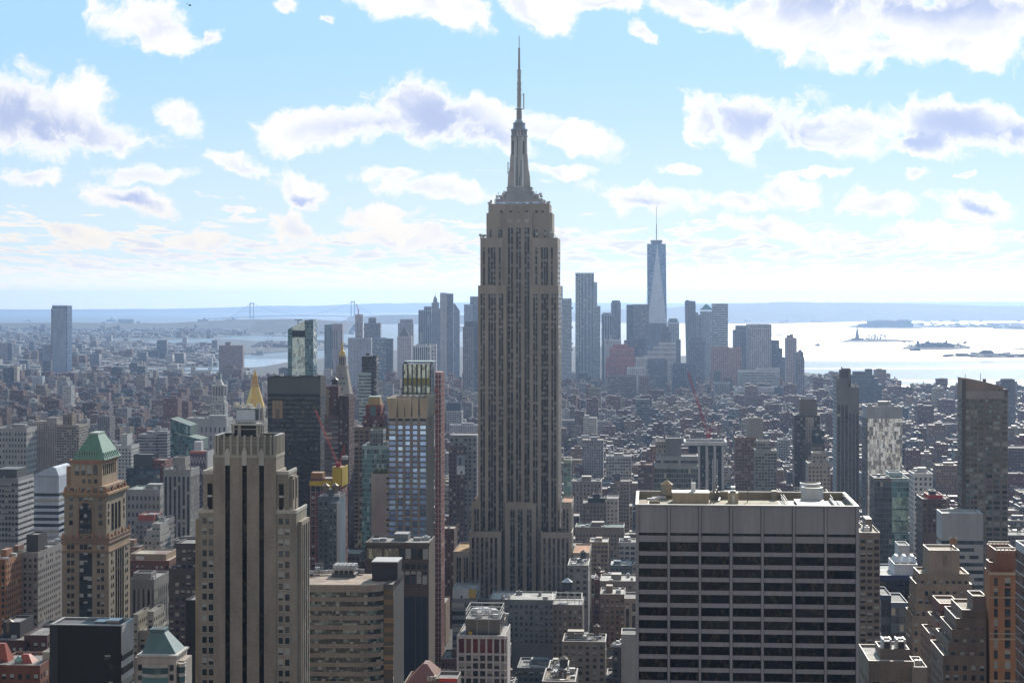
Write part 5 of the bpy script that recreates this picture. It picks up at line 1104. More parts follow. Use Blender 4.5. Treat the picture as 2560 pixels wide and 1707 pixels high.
def madison_glass():       # angular glass tower
    b = B('angular_glass_tower', 'angular glass tower with slanted top, rippled silver centre and teal sides, left of centre', 'glass tower', 718, 782, 2180, 28, yb=943, short='the angular glass tower', yt=798)
    X, Z, rt = b.x, b.z, b.root; h = b.w / 2
    zl, zm, zr = Z(824), Z(812), Z(798); xa, xb = X(731), X(761); zb = Z(960); xa2, xb2 = X(728), X(768)
    def poly(pts, mat, col, nm):
        m = MB(); f = [p for p in pts]; m.face(f, [(p[0] / 3 + p[1] / 3, p[2] / 4 - 200) for p in f]); m.obj(nm, mat, rt, col)
    xe, xd = X(782), X(718)
    poly([(xa2, -1.5, 0), (xb2, -1.5, 0), (xb, 1.0, Z(801)), (xa, 1.0, Z(817))], 'rippled_glass', (.42, .48, .45), 'silver_facet')
    poly([(xd, 4, 0), (xa2, -1.5, 0), (xa, 1.0, Z(817)), (xd, 4, zl)], 'teal', (.2, .3, .3), 'teal_facet'); poly([(xb2, -1.5, 0), (xe, 3, 0), (xe, 3, zr), (xb, 1.0, Z(801))], 'teal', (.2, .3, .32), 'teal_facet')
    b.box('dark_crown', xa - .5, xb + .8, .6, 1.1, Z(843), Z(826), 'pane_black'); 
    poly([(xe, 3, 0), (xe, 28, 0), (xe, 28, zr), (xe, 3, zr)], 'teal', (.16, .24, .26), 'side_wall'); poly([(xd, 28, 0), (xd, 4, 0), (xd, 4, zl), (xd, 28, zl)], 'teal', (.16, .24, .26), 'side_wall'); poly([(xe, 28, 0), (xd, 28, 0), (xd, 28, zl), (xe, 28, zr)], 'teal', (.16, .24, .26), 'rear_wall')
    m = MB(); m.face([(xd, 4, zl - 1), (xa, 1, zl - 1), (xb, 1, zl - 1), (xe, 3, zl - 1), (xe, 28, zl - 1), (xd, 28, zl - 1)]); m.obj('roof', 'roofing', rt, (.2, .2, .2)); b.box('window_washing_rig', X(736, 8), X(756, 8), 8, 10, Z(801, 8), Z(800, 8) + .6, 'metal', (.15, .15, .15)); b.box('rig_mast', X(745, 8) - .6, X(745, 8) + .6, 8.4, 9.6, zl - 1, Z(801, 8), 'metal', (.15, .15, .15))
madison_glass()
T('banded_tower', 'slim tower, black glass above and teal bands below, right of the gilded clock tower', 'apartment tower', 897, 934, 891, 2060, 24, 'dark', (.06, .05, .05), yb=1060, cw=3, ch=3.8, top='bu', short='the teal-banded tower',
  blocks=[(904, 934, 893, 4, 24, 'dark', (.05, .045, .045)), (897, 927, 933, 0, 22, 'band', (.42, .50, .50)), (934, 941, 891, 6, 24, 'band', (.10, .10, .11))])
def mansard():
    b = T('mansard_tower', 'brick building with stepped red top and golden mansard roof', 'apartment building', 885, 972, 1070, 1480, 34, 'wide', (.22, .17, .13), yb=1300, cw=4, ch=3.4, top='u', short='the golden mansard building',
          blocks=[(885, 972, 1070, 0, 34), (907, 958, 1043, 6, 30, 'punch', (.15, .06, .055)), (914, 953, 1015, 8, 26, 'punch', (.24, .075, .065))])
    X, Z = b.x, b.z; xm = (X(917, 10) + X(951, 10)) / 2; MB().hip(X(917, 9), X(951, 9), 9, 25, Z(1014, 9), X(921, 9), X(947, 9), 12, 22, Z(994, 9)).obj('mansard_roof', 'copper', b.root, (.30, .21, .07)); MB().box(X(920, 9), X(948, 9), 11.8, 22.2, Z(994, 9), Z(993, 9) + .5).obj('roof_edge', 'coping', b.root, (.42, .48, .4))
    b.box('bay_window', X(926, 8), X(940, 8), 7.6, 8.1, Z(1042, 8), Z(1016, 8), 'pane_teal')
mansard()
b = T('green_glass_block', 'pale green glass block with a box top, left of the blue-windowed tower', 'glass building', 905, 972, 1117, 1330, 26, 'teal', (.30, .40, .38), yb=1380, cw=1.8, ch=3.5, top='u', short='the pale green glass block', blocks=[(905, 972, 1117, 0, 26), (925, 958, 1078, 6, 20, 'curtain', (.25, .28, .27))])
b = T('blank_slab', 'blank pale beige slab with planted roof, before the pale green glass block', 'building', 928, 973, 1188, 1250, 20, 'stone', (.50, .45, .41), yb=1345, top='')
for k in range(9): MB().frustum(b.x(934 + 4.2 * k, 3), 3.5, b.z(1188), b.z(1188) + 2.5 + (k % 3), 1.6, .4, 7).obj('roof_shrub', 'leaves', b.root, (.05, .06, .03))
b.windows([b.x(969)], [b.z(1195 + 13 * k) for k in range(11)], 1.6, 1.6, 'pane')
b = T('scaffold_building', 'half-built block with red steel floors under a bright yellow safety screen', 'building under construction', 775, 853, 1200, 1200, 26, 'punch', (.20, .08, .085), yb=1400, cw=4, ch=4, top='', short='the yellow-screened site')
X, Z = b.x, b.z
b.box('yellow_screen', X(774), X(806), -.6, .4, Z(1214), Z(1202), 'paint', (.55, .36, .02)); b.box('yellow_screen', X(806.5), X(829), -.7, .4, Z(1226), Z(1200), 'paint', (.55, .36, .02)); b.box('yellow_screen', X(831), X(853), -.5, .5, Z(1213), Z(1170), 'paint', (.60, .40, .02)); b.box('yellow_screen_side', X(853), X(853) + .5, .5, 24, Z(1217), Z(1169), 'paint', (.55, .40, .03)); b.box('rust_netting', X(777), X(806), 0.5, 10, Z(1200), Z(1182), 'paint', (.30, .14, .04)); b.box('rust_netting', X(830), X(852), .6, 14, Z(1170), Z(1168), 'paint', (.4, .2, .05))
b.box('dark_opening', X(778), X(806), -.2, .1, Z(1226), Z(1215), 'paint', (.02, .02, .03)); b.box('dark_opening', X(833), X(852), -.2, .1, Z(1214), Z(1196), 'paint', (.02, .02, .05)); m = MB()
for k in range(7): m.bar((X(777 + 12.5 * k), -.4, 0), (X(777 + 12.5 * k), -.4, Z(1204)), .16)
for k in range(12): m.bar((X(776), -.45, Z(1230 + 12 * k)), (X(853), -.45, Z(1230 + 12 * k)), .16)
m.obj('scaffold', 'metal', b.root, (.4, .3, .3))
def crane(name, label, Y, base, pivot, tip, tail, cab, short):
    o = bpy.data.objects.new(name, None); COL.objects.link(o); p = at(*base, Y); o.location = (p.x, p.y, 0); o['label'] = label; o['category'] = 'crane'
    L = lambda q: at(*q, Y) - o.location; h = 1.0 * Y / 1200; RED = (.42, .04, .045)
    m = MB(); lattice_bar(m, (0, 0, 0), L(pivot), h * .6, 30, .11 * h); m.obj('mast', 'paint', o, (.38, .045, .05))
    m = MB(); lattice_bar(m, L(pivot), L(tip), h * .55, 26, .12 * h); m.obj('boom', 'paint', o, RED)
    m = MB(); top = L(cab); lattice_bar(m, L(pivot), top, h * .4, 6, .12 * h); m.bar(top, L(tail), .2 * h); m.bar(L(pivot), L(tail), .35 * h); m.bar(top, L(pivot) + (L(tip) - L(pivot)) * .55, .09 * h); m.obj('a_frame', 'paint', o, RED)
    t = L(tail); MB().box(t.x - 2 * h, t.x + 2 * h, t.y - 1.5, t.y + 1.5, t.z - 2.2 * h, t.z, bottom=True).obj('counterweight', 'paint', o, (.5, .48, .48)); t = L(pivot); MB().box(t.x - 1.6 * h, t.x + 1.6 * h, t.y - 2, t.y + 1.5, t.z - 1, t.z + 2.2 * h, bottom=True).obj('cab', 'paint', o, (.38, .045, .05))
crane('luffing_crane', 'red luffing crane leaning over the yellow-screened site', 1205, (846, 1230), (846, 1164), (788, 1024), (862, 1140), (861, 1115), '')
crane('luffing_crane', 'red luffing crane with long boom right of the tallest tower, above the grey roofs', 1900, (1771, 1130), (1771, 1092), (1720, 930), (1785, 1062), (1784, 1052), '')
T('slate_block', 'small slate grey block with rooftop tanks before the yellow-screened site', 'building', 795, 848, 1245, 1130, 22, 'punch', (.13, .15, .16), yb=1390, tanks=2, top='bu')
T('white_flank_block', 'narrow slate block with one white flank below the yellow-screened site', 'building', 822, 850, 1262, 1090, 20, 'punch', (.16, .17, .17), yb=1400, blocks=[(822, 842, 1262, 0, 20, 'punch', (.14, .15, .15)), (842, 850, 1258, 0, 20, 'stone', (.55, .53, .5))])

# --- left edge
def edge_grid():
    b = T('grey_grid_office', 'grey office block with square punched windows at the left edge', 'office block', -30, 45, 1198, 1350, 34, 'wide', (.30, .29, .29), yb=1360, cw=2.6, ch=4.1, margin=2, top='bu', short='the grey grid office')
    x0, x1, y0, y1, zt = b.top
    for k in range(18): b.box('side_band', x1, x1 + .35, 0, 34, zt - 3.5 - 4.1 * k, zt - 1.6 - 4.1 * k, 'stone', (.50, .49, .49))
    b.box('penthouse', x0 + 4, x1 - 3, 6, 28, zt, zt + 7, 'paint', (.10, .10, .10))
edge_grid()
b = T('striped_office', 'pale blue and white striped office with a curved roof behind the grey grid office', 'office building', 84, 147, 1192, 1500, 36, 'band', (.52, .56, .62), yb=1270, cw=60, ch=5, margin=12, top='', short='the blue striped office')
x0, x1, y0, y1, zt = b.top; m = MB()
for k in range(8):
    f0, f1 = k / 8, (k + 1) / 8; g = lambda f: (x0 + (x1 - x0) * f, zt + 1 + 8 * math.sin(math.pi / 2 * f) * (1 if f < .85 else (1 - f) / .15))
    (xa, za), (xb, zb_) = g(f0), g(f1); m.face([(xa, 0, za), (xb, 0, zb_), (xb, 36, zb_), (xa, 36, za)]); m.face([(xa, 0, zt), (xb, 0, zt), (xb, 0, zb_), (xa, 0, za)])
m.obj('curved_roof', 'coping', b.root, (.50, .55, .62))
T('orange_brick_block', 'orange-brown brick block at the left edge', 'apartment building', -25, 14, 1402, 1010, 26, 'punch', (.36, .17, .09), yb=1560, tanks=0); T('brown_brick_block', 'brown brick block with narrow windows beside the orange-brown one at the left edge', 'apartment building', 10, 44, 1392, 1060, 26, 'punch', (.25, .135, .085), yb=1560)
T('grey_stone_hotel', 'tall grey stone hotel with ornate parapet and dark penthouse left of the ochre tower', 'hotel', 43, 95, 1384, 1040, 40, 'punch', (.30, .27, .25), yb=1580, cw=3.4, ch=3.6, tanks=0, short='the grey stone hotel', blocks=[(43, 95, 1384, 0, 40), (66, 95, 1340, 6, 22, 'paint', (.05, .045, .045), 1384)])
T('smooth_grey_slab', 'blank grey slab with rounded piers between the grey stone hotel and the ochre tower', 'building', 118, 150, 1358, 1150, 24, 'stone', (.29, .27, .265), yb=1500, top='u')
T('white_stepped_block', 'small cream stepped block at the foot of the ochre tower', 'building', 106, 126, 1635, 700, 16, 'punch', (.42, .37, .30), yb=1707)
def chateau():
    b = T('red_roof_block', 'red brick corner block with steep orange copper roofs at the bottom left corner', 'apartment building', -20, 100, 1668, 690, 26, 'punch', (.22, .09, .06), yb=1707, top='', short='the orange-roofed corner block')
    X, Z, rt = b.x, b.z, b.root; z = b.top[4]
    for (a, c, e, f, p, y) in ((44, 81, 50, 66, 1638, 8), (14, 60, 28, 50, 1688, 2), (-18, 20, -10, 6, 1612, 10)): MB().hip(X(a, y), X(c, y), y, y + 7, z if p < 1660 else z - 1, X(e, y), X(f, y), y + 2.4, y + 4.6, Z(p, y)).obj('steep_roof', 'copper', rt, (.27, .06, .028) if a != 14 else (.36, .15, .10))
    MB().frustum(X(38, 5), 9, z, Z(1655, 5), 1.6, 1.6, 8).obj('turret', 'stone', rt, (.35, .34, .3)); MB().frustum(X(38, 5), 9, Z(1655, 5), Z(1643, 5), 1.8, .1, 8).obj('turret_cap', 'copper', rt, (.18, .32, .25)); MB().hip(X(62, 3), X(102, 3), 3, 11, z, X(76, 3), X(88, 3), 6, 8, Z(1680, 3)).obj('cream_roof', 'copper', rt, (.40, .36, .2))
chateau()
T('dark_brick_stack', 'dark maroon brick block stepping up behind the orange-roofed corner block', 'apartment building', -20, 118, 1612, 820, 30, 'punch', (.11, .06, .055), yb=1650, tanks=1, blocks=[(-20, 60, 1605, 0, 30), (60, 118, 1592, 4, 30, 'punch', (.13, .075, .065)), (8, 50, 1560, 10, 28, 'paint', (.05, .045, .05))])
T('tan_annex', 'tan block with a flat roof immediately left of the ochre tower base', 'building', 92, 122, 1572, 880, 20, 'punch', (.30, .25, .19), yb=1620)
# --- right of the ochre tower
T('rust_brick_block', 'wide rust brick block with an overhanging tan cornice right of the ochre tower', 'apartment building', 325, 423, 1396, 1180, 36, 'punch', (.20, .085, .06), yb=1530, cw=3.4, ch=3.7, rcol=(.40, .35, .28), short='the rust brick block', blocks=[(325, 423, 1404, 0, 36), (325, 415, 1388, 8, 34, 'stone', (.34, .26, .18), 1405)])
b = T('columned_block', 'grey classical block with tall fluted columns right of the ochre tower', 'office building', 326, 385, 1452, 1050, 34, 'strip', (.24, .225, .21), yb=1640, cw=4.5, ch=7, margin=5, top='u', short='the grey columned block', blocks=[(326, 385, 1452, 0, 34), (333, 378, 1436, 3, 14, 'stone', (.27, .25, .235), 1453)])
for k in range(5): MB().frustum(b.x(331 + 12 * k), -.6, b.z(1535), b.z(1470), .9, .8, 10).obj('column', 'stone', b.root, (.27, .255, .24))
T('cream_pinnacle_block', 'cream block with ragged stepped pinnacles below the grey columned block', 'building', 333, 385, 1545, 900, 24, 'punch', (.36, .32, .26), yb=1620, blocks=[(333, 345, 1540, 0, 20), (345, 368, 1580, 2, 24), (368, 384, 1532, 0, 20)])
T('dark_grid_block', 'dark purple-brown office block with rows of pale blinds left of the tan slotted tower', 'office building', 422, 492, 1420, 1020, 34, 'pair', (.105, .085, .085), yb=1600, cw=3.2, ch=4.2, short='the dark grid block', blocks=[(422, 492, 1425, 0, 34), (440, 494, 1362, 6, 30, 'pair', (.10, .08, .08))], rcol=(.3, .28, .26))
T('black_slab', 'plain black slab beside the left edge of the tan slotted tower', 'office building', 465, 494, 1505, 760, 20, 'paint', (.015, .015, .017), yb=1707, top='')
b = T('gothic_block', 'tall grey gothic office with white vertical piers left of the tan slotted tower', 'office building', 409, 476, 1176, 1500, 30, 'strip', (.34, .33, .31), yb=1340, cw=3.6, ch=3.8, margin=5, top='', short='the grey gothic office', blocks=[(409, 476, 1176, 0, 30), (433, 463, 1146, 6, 22, 'punch', (.33, .31, .28))])
for k in range(6): MB().frustum(b.x(411 + 13 * k), .5, b.z(1176), b.z(1166), 1.2, .2, 6).obj('pinnacle', 'stone', b.root, (.42, .4, .37))
b = T('diamond_block', 'plum block with white diamond bracing, red roof edge and white tank box', 'office building', 474, 518, 1124, 1650, 26, 'pair', (.14, .10, .13), yb=1240, cw=3, ch=3.6, margin=26, top='', short='the diamond-braced block', blocks=[(474, 513, 1130, 0, 26), (513, 519, 1130, 1, 25, 'punch', (.5, .47, .44))])
m = MB(); X, Z = b.x, b.z
for k in range(5):
    for r_ in range(2): xa = X(476 + 7.4 * k); xb = X(476 + 7.4 * (k + 1)); z0 = Z(1158 + 28 * r_); m.bar((xa, -.15, z0), ((xa + xb) / 2, -.15, z0 + 6), .4); m.bar(((xa + xb) / 2, -.15, z0 + 6), (xb, -.15, z0), .4)
m.obj('diamond_bracing', 'paint', b.root, (.5, .47, .45)); b.box('red_edge', X(474), X(513), -.3, .4, Z(1133), Z(1127), 'paint', (.55, .14, .07)); b.box('white_box', X(485, 6), X(503, 6), 6, 14, Z(1126, 6), Z(1104, 6), 'paint', (.6, .58, .56))
def slant_glass():
    b = B('slanted_glass_building', 'green glass building with two slanted roof planes, between the ochre and tan towers', 'glass building', 422, 488, 1850, 36, yb=1140, short='the slanted green glass building', yt=1046)
    X, Z, rt = b.x, b.z, b.root; m = MB()
    a, m1, c = X(422), X(437), X(472); z0 = 0
    def quad(xa, xb, y, za, zb_, mat, col, nm): q = MB(); q.face([(xa, y, 0), (xb, y, 0), (xb, y, zb_), (xa, y, za)], [(0, -za / 3.8), ((xb - xa) / 2, -za / 3.8), ((xb - xa) / 2, -.02 - (za - zb_) / 3.8), (0, -.02)]); q.face([(xa, y, za), (xb, y, zb_), (xb, y + 30, zb_), (xa, y + 30, za)]); q.face([(xb, y, 0), (xb, y + 30, 0), (xb, y + 30, zb_), (xb, y, zb_)]); return q.obj(nm, mat, rt, col)
    quad(a, c, 6, Z(1046, 6), Z(1064, 6), 'teal', (.10, .15, .14), 'rear_volume'); quad(m1, X(502), 0, Z(1081), Z(1098), 'teal', (.16, .21, .19), 'front_volume')
    for (xa, xb, y, p, q) in ((a, c, 6, 1046, 1064), (m1, X(502), 0, 1081, 1098)): m.bar((xa, y - .1, Z(p, y)), (xb, y - .1, Z(q, y)), .35)
    m.obj('roof_edges', 'coping', rt, (.6, .6, .58))
slant_glass()
T('beige_twin_block', 'beige prewar apartment slab, left one of a close pair above the ochre tower', 'apartment building', 85, 142, 1055, 2300, 34, 'narrow', (.36, .315, .27), yb=1110, cw=3, ch=3.2, top='b'); T('beige_twin_tower', 'beige apartment tower with taller central stack, right one of a close pair', 'apartment building', 142, 197, 1062, 2200, 34, 'wide', (.35, .295, .235), yb=1125, cw=3, ch=3.1, blocks=[(142, 197, 1064, 0, 34), (157, 180, 1038, 8, 26, 'narrow', (.27, .21, .17))], top='')
T('arcaded_block', 'pale stone block with two rows of arched windows at the left edge', 'office building', -10, 66, 1072, 2250, 40, 'punch', (.40, .37, .34), yb=1105, cw=4, ch=7, margin=3)
T('white_terrace_block', 'white stepped block with small square windows behind the ochre tower', 'apartment building', 287, 328, 1108, 1900, 30, 'punch', (.55, .53, .51), yb=1150, blocks=[(287, 328, 1116, 0, 30), (303, 318, 1088, 5, 24, 'stone', (.5, .49, .47))]); T('grey_twin_block', 'broad pale grey slab pair left of the slanted green glass building', 'apartment building', 345, 415, 1085, 2050, 30, 'farband', (.35, .34, .35), yb=1140, cw=4, ch=3.3, blocks=[(345, 390, 1088, 0, 30), (392, 418, 1080, 4, 30)])
T('black_box_block', 'dark teal block with a black box penthouse, right of the green copper roof', 'office building', 316, 400, 1168, 1700, 36, 'curtain', (.06, .08, .10), yb=1215, blocks=[(316, 400, 1172, 0, 36), (334, 381, 1138, 6, 28, 'gloss', (.03, .035, .04)), (383, 412, 1152, 2, 30, 'punch', (.2, .08, .075))]); T('grey_arcade_block', 'long grey stone block with arched windows, right of the ochre tower', 'office building', 317, 400, 1226, 1560, 34, 'punch', (.33, .31, .29), yb=1262, cw=3.6, ch=7, margin=3, rcol=(.35, .42, .36)); T('red_roof_walkup', 'grey block with a tiled red roof patch right of the ochre tower', 'building', 338, 408, 1300, 1350, 32, 'punch', (.25, .24, .24), yb=1345, blocks=[(338, 408, 1306, 0, 32), (345, 385, 1290, 5, 26, 'paint', (.36, .10, .07), 1307)]); T('terraced_white_block', 'pale grey terraced block with many small balconies right of the ochre tower', 'apartment building', 360, 400, 1325, 1300, 28, 'pair', (.38, .37, .35), yb=1380, blocks=[(360, 400, 1345, 0, 28), (366, 400, 1328, 4, 28), (380, 400, 1312, 8, 28)])
# --- right half of the middle distance
b = T('crowned_black_tower', 'black tower with white vertical piers and a white flat crown right of the tallest tower', 'office tower', 1722, 1810, 1112, 1750, 34, 'paint', (.03, .035, .045), yb=1225, top='', short='the black white-piered tower')
X, Z, rt = b.x, b.z, b.root; x0, x1, y0, y1, zt = b.top
for k in range(4): b.box('white_pier', X(1747 + 20 * k) - 1.2, X(1747 + 20 * k) + 1.2, -.8, .2, 0, zt - 1, 'stone', (.55, .53, .52))
for k in range(3): b.box('thin_pier', X(1770 + 11.5 * k) - .5, X(1770 + 11.5 * k) + .5, -.5, .1, 0, Z(1147), 'stone', (.5, .48, .47))
b.windows([X(v) for v in (1732, 1737, 1742, 1752, 1757, 1762, 1774, 1780, 1789, 1795)], [zt - 9 - 4 * k for k in range(10)], 1.3, 2, 'pane')
m = MB()
for q in (rectp(x0 - 4.5, x1 + 3, -2.5, -.5), rectp(x0 - 4.5, x1 + 3, 34, 36), rectp(x0 - 4.5, x0 - 2.5, -.5, 34), rectp(x1 + 1, x1 + 3, -.5, 34)): m.box(q[0][0], q[2][0], q[0][1], q[2][1], Z(1113), Z(1104), bottom=True)
m.obj('white_crown', 'stone', rt, (.60, .58, .55)); m = MB().box(x0 - 2.5, x1 + 1, -.5, 34, Z(1113), Z(1110), bottom=True); m.obj('crown_deck', 'roofing', rt, (.22, .21, .2))
b = T('glass_shelf_building', 'greenish glass office with a blank grey tower at its back', 'glass building', 1636, 1745, 1164, 1500, 34, 'curtain', (.34, .36, .33), yb=1228, cw=2, ch=4, top='u', short='the greenish glass office', blocks=[(1636, 1745, 1166, 0, 34, 'curtain', (.34, .36, .33)), (1640, 1745, 1143, 8, 34, 'band', (.36, .36, .37)), (1640, 1665, 1105, 14, 34, 'punch', (.30, .28, .26)), (1665, 1703, 1098, 12, 34, 'stone', (.22, .22, .235))])
b = T('rose_brick_tower', 'rose brown brick apartment tower right of the black white-piered tower', 'apartment tower', 1838, 1892, 1094, 1900, 28, 'apart', (.25, .145, .115), yb=1225, cw=3.2, ch=3.2, short='the rose brick tower', blocks=[(1838, 1892, 1096, 0, 28), (1868, 1908, 1048, 4, 24, 'stone', (.34, .31, .28))], top='u')
MB().frustum(b.x(1889, 8), 12, b.z(1086, 8), b.z(1070, 8), 7.5, 7.5, 18).obj('round_drum', 'stone', b.root, (.24, .13, .1)); MB().frustum(b.x(1889, 8), 12, b.z(1070, 8), b.z(1068, 8), 8.4, 8.4, 18).obj('drum_rim', 'coping', b.root, (.45, .4, .36))
T('beige_balcony_tower', 'pale beige apartment tower with stepped top next to the rose brick tower', 'apartment tower', 1888, 1942, 1110, 1820, 28, 'apart', (.37, .335, .30), yb=1228, cw=3, ch=3.1, blocks=[(1888, 1942, 1128, 0, 28), (1893, 1928, 1104, 5, 24)])
def striped_dark():
    b = T('ridged_tower', 'tall dark grey tower with white side ribs and a stepped slanted crown, right of centre', 'office tower', 2090, 2148, 965, 1720, 30, 'fins', (.16, .155, .155), yb=1250, cw=4, ch=3.9, margin=24, top='', short='the ridged dark tower', blocks=[(2092, 2121, 948, 0, 30, 'fins', (.21, .205, .20)), (2121, 2148, 970, 0, 30, 'fins', (.20, .195, .19)), (2103, 2127, 927, 6, 26, 'stone', (.14, .13, .125))])
    X, Z, rt = b.x, b.z, b.root; x0 = b.top[0]; zt = b.top[4]
    b.box('east_wall', X(2092) - .4, X(2092), 0, 32, 0, Z(940), 'stone', (.24, .24, .25))
    for k in range(46): b.box('east_rib', X(2092) - .9, X(2092) - .4, 0, 32, Z(950) - 3.9 * k - 1.7, Z(950) - 3.9 * k, 'stone', (.45, .45, .46))
    m = MB().hip(X(2103, 6), X(2128, 6), 6, 9, Z(927, 6), X(2103, 6), X(2125, 6), 6, 9, Z(920, 6)); m.box(X(2103, 6), X(2106, 6), 5.8, 9, Z(927, 6), Z(917, 6)); m.obj('slanted_crown', 'coping', rt, (.30, .29, .28)); b.box('crown_ridge', X(2122, 6), X(2124, 6), 5.5, 6, Z(960, 6), Z(925, 6), 'stone', (.32, .31, .31))
    rng = random.Random(1)
    for k in range(12): xx = X(2124 + 22 * rng.random(), 4); MB().frustum(xx, 4 + 10 * rng.random(), Z(968), Z(965 - 8 * rng.random()), 1, .7, 7).obj('roof_vent', 'coping', rt, (.45, .43, .4))
striped_dark()
b = T('stepped_dark_tower', 'dark brown tower with blank head and stepped shoulders, left of the ridged dark tower', 'apartment tower', 1986, 2052, 1034, 1950, 30, 'apart', (.10, .08, .075), yb=1225, cw=3, ch=3.3, short='the blank-headed dark tower', top='u', blocks=[(1986, 2050, 1040, 2, 30), (2001, 2042, 1000, 6, 26, 'stone', (.20, .165, .14)), (2014, 2034, 1045, 0, 4, 'narrow', (.34, .29, .25)), (2031, 2061, 1078, -4, 6, 'curtain', (.05, .055, .06)), (2006, 2062, 1112, -8, 6, 'apart', (.13, .11, .10))])
T('cream_corner_block', 'cream stepped block in front of the blank-headed dark tower', 'apartment building', 2020, 2076, 1150, 1650, 26, 'punch', (.40, .35, .30), yb=1228, blocks=[(2020, 2076, 1160, 0, 26), (2031, 2066, 1134, 4, 20)])
def silver_tower():
    b = T('silver_glass_tower', 'silver glass tower with rippled bright reflections and a plain grey top', 'glass tower', 2166, 2256, 1045, 1540, 30, 'stone', (.42, .41, .415), yb=1300, top='bu', short='the silver glass tower', blocks=[(2166, 2256, 1019, 0, 30, 'stone', (.42, .41, .415))])
    X, Z, rt = b.x, b.z, b.root; x0, x1, y0, y1, zt = b.top
    n = 3; zs = [0, Z(1250), Z(1190), Z(1120), Z(1046)]
    for a, c in zip(zs, zs[1:]):
        for k in range(n): w_ = (x1 - x0 - 1) / n; b.box('mirror_panel', x0 + 1 + w_ * k, x0 + 1 + w_ * (k + 1) - .15, -.25, .02, a + .15, c, 'rippled_glass', (.62, .62, .61))
    b.box('edge_strip', x0 - .4, x0 + .9, -.4, .2, 0, Z(1046), 'paint', (.16, .16, .17)); MB().walls([(x0 - .45, 30), (x0 - .45, 0)], 0, Z(1046), 3, 3.8, .3, close=False).obj('east_wall', 'curtain', rt, (.2, .22, .24))
    m = MB(); m.bar((X(2185, 10), 10, zt), (X(2243, 10), 10, zt + 8), .3); m.bar((X(2178, 10), 10, zt + 3), (X(2200, 10), 10, zt + 3), .3); m.obj('window_crane', 'metal', rt, (.3, .3, .3))
silver_tower()
b = T('teal_glass_block', 'teal and silver glass block in front of the silver glass tower', 'glass building', 2186, 2272, 1198, 1330, 30, 'curtain', (.22, .23, .24), yb=1340, cw=2.2, ch=3.8, top='u', short='the teal glass block', blocks=[(2186, 2229, 1198, 0, 30, 'curtain', (.20, .19, .18)), (2229, 2272, 1198, 0, 30, 'teal', (.35, .45, .43)), (2222, 2256, 1184, 8, 24, 'teal', (.4, .5, .48))])
for k in range(3): b.box('bright_panel', b.x(2231), b.x(2271), -.2, .02, b.z(1330 - 30 * k), b.z(1304 - 30 * k), 'rippled_glass', (.40, .55, .52))
def big_residential():
    b = B('slant_topped_tower', 'big brown-green apartment tower with a slanting blank top on the right', 'apartment tower', 2407, 2520, 1120, 20, yb=1350, short='the slant-topped apartment tower', yt=945)
    X, Z, rt = b.x, b.z, b.root; h = b.w / 2; C = (.25, .215, .185); zt = Z(993)
    MB().walls(rectp(-h, h, 0, 20), 0, zt, 4.2, 3.25, 1.0).obj('wall', 'apart', rt, C); zs = [zt - 2.2 - 3.25 * k for k in range(40)]
    m = MB()
    for k in range(40): m.box(-h + 1.5, h - 1.5, -.35, 0, zt - 4.05 - 3.25 * k, zt - 3.6 - 3.25 * k, bottom=True)
    for q in (-.52, -.08, .32, .72): m.box(h * q - .25, h * q + .25, -.3, 0, 0, zt, bottom=True)
    m.obj('balcony_edges', 'paint', rt, (.22, .20, .18))
    rng = random.Random(7)
    for k in range(60): c = rng.randrange(10); r_ = rng.randrange(26); b.box('lit_look_window', -h + 2 + c * (2 * h - 4) / 10, -h + 3.6 + c * (2 * h - 4) / 10, -.12, .02, zs[r_] - .9, zs[r_] + .8, 'pane_teal')  # scattered lit windows, their light only a paler teal glass colour
    m = MB(); y1 = 30; 
    ztop = lambda x: Z(945) - (Z(945) - Z(970)) * ((x + h) / (2 * h)) ** 1.35
    xs = [-h + 2 * h * k / 10 * .92 for k in range(11)]
    for a, c in zip(xs, xs[1:]):
        m.face([(a, 3, zt), (c, 3, zt), (c, 3, ztop(c)), (a, 3, ztop(a))]); m.face([(a, 3, ztop(a)), (c, 3, ztop(c)), (c, 19, ztop(c)), (a, 19, ztop(a))]); m.face([(c, 19, zt), (a, 19, zt), (a, 19, ztop(a)), (c, 19, ztop(c))])
    m.face([(xs[-1], 3, zt), (xs[-1], 19, zt), (xs[-1], 19, ztop(xs[-1])), (xs[-1], 3, ztop(xs[-1]))]); m.face([(xs[0], 19, zt), (xs[0], 3, zt), (xs[0], 3, ztop(xs[0])), (xs[0], 19, ztop(xs[0]))]); m.obj('slanted_top', 'stone', rt, (.33, .25, .20))
    b.box('blank_band', X(2415), X(2511), -.5, 0.0, zt - .8, Z(977), 'stone', (.33, .30, .28)); b.box('corner_block', X(2500), h - .2, .1, 12, zt, Z(973), 'stone', (.2, .165, .14)); b.box('edge_pier', -h - .5, -h + 1.6, -.4, 1, 0, Z(948), 'stone', (.12, .10, .09)); MB().face([(-h, 0, zt + .02), (h, 0, zt + .02), (h, 20, zt + .02), (-h, 20, zt + .02)]).obj('roof', 'roofing', rt, (.2, .18, .16))
    m = MB()
    for p, q, r_ in ((2413, 950, 935), (2451, 954, 933)): m.bar((X(p, 9), 9, Z(q, 9) - 2), (X(p, 9), 9, Z(r_, 9)), .25)
    m.obj('mast', 'metal', rt, (.3, .3, .3)); b.box('chimney', X(2461, 9) - .9, X(2461, 9) + .9, 8, 10, Z(960, 9), Z(947, 9), 'stone', (.2, .17, .15))
big_residential()
T('distant_bay_tower', 'small lone blue-grey tower against the bright water at the right edge', 'tower', 2507, 2537, 949, 3300, 24, 'farband', (.20, .20, .22), yb=1010, top='')
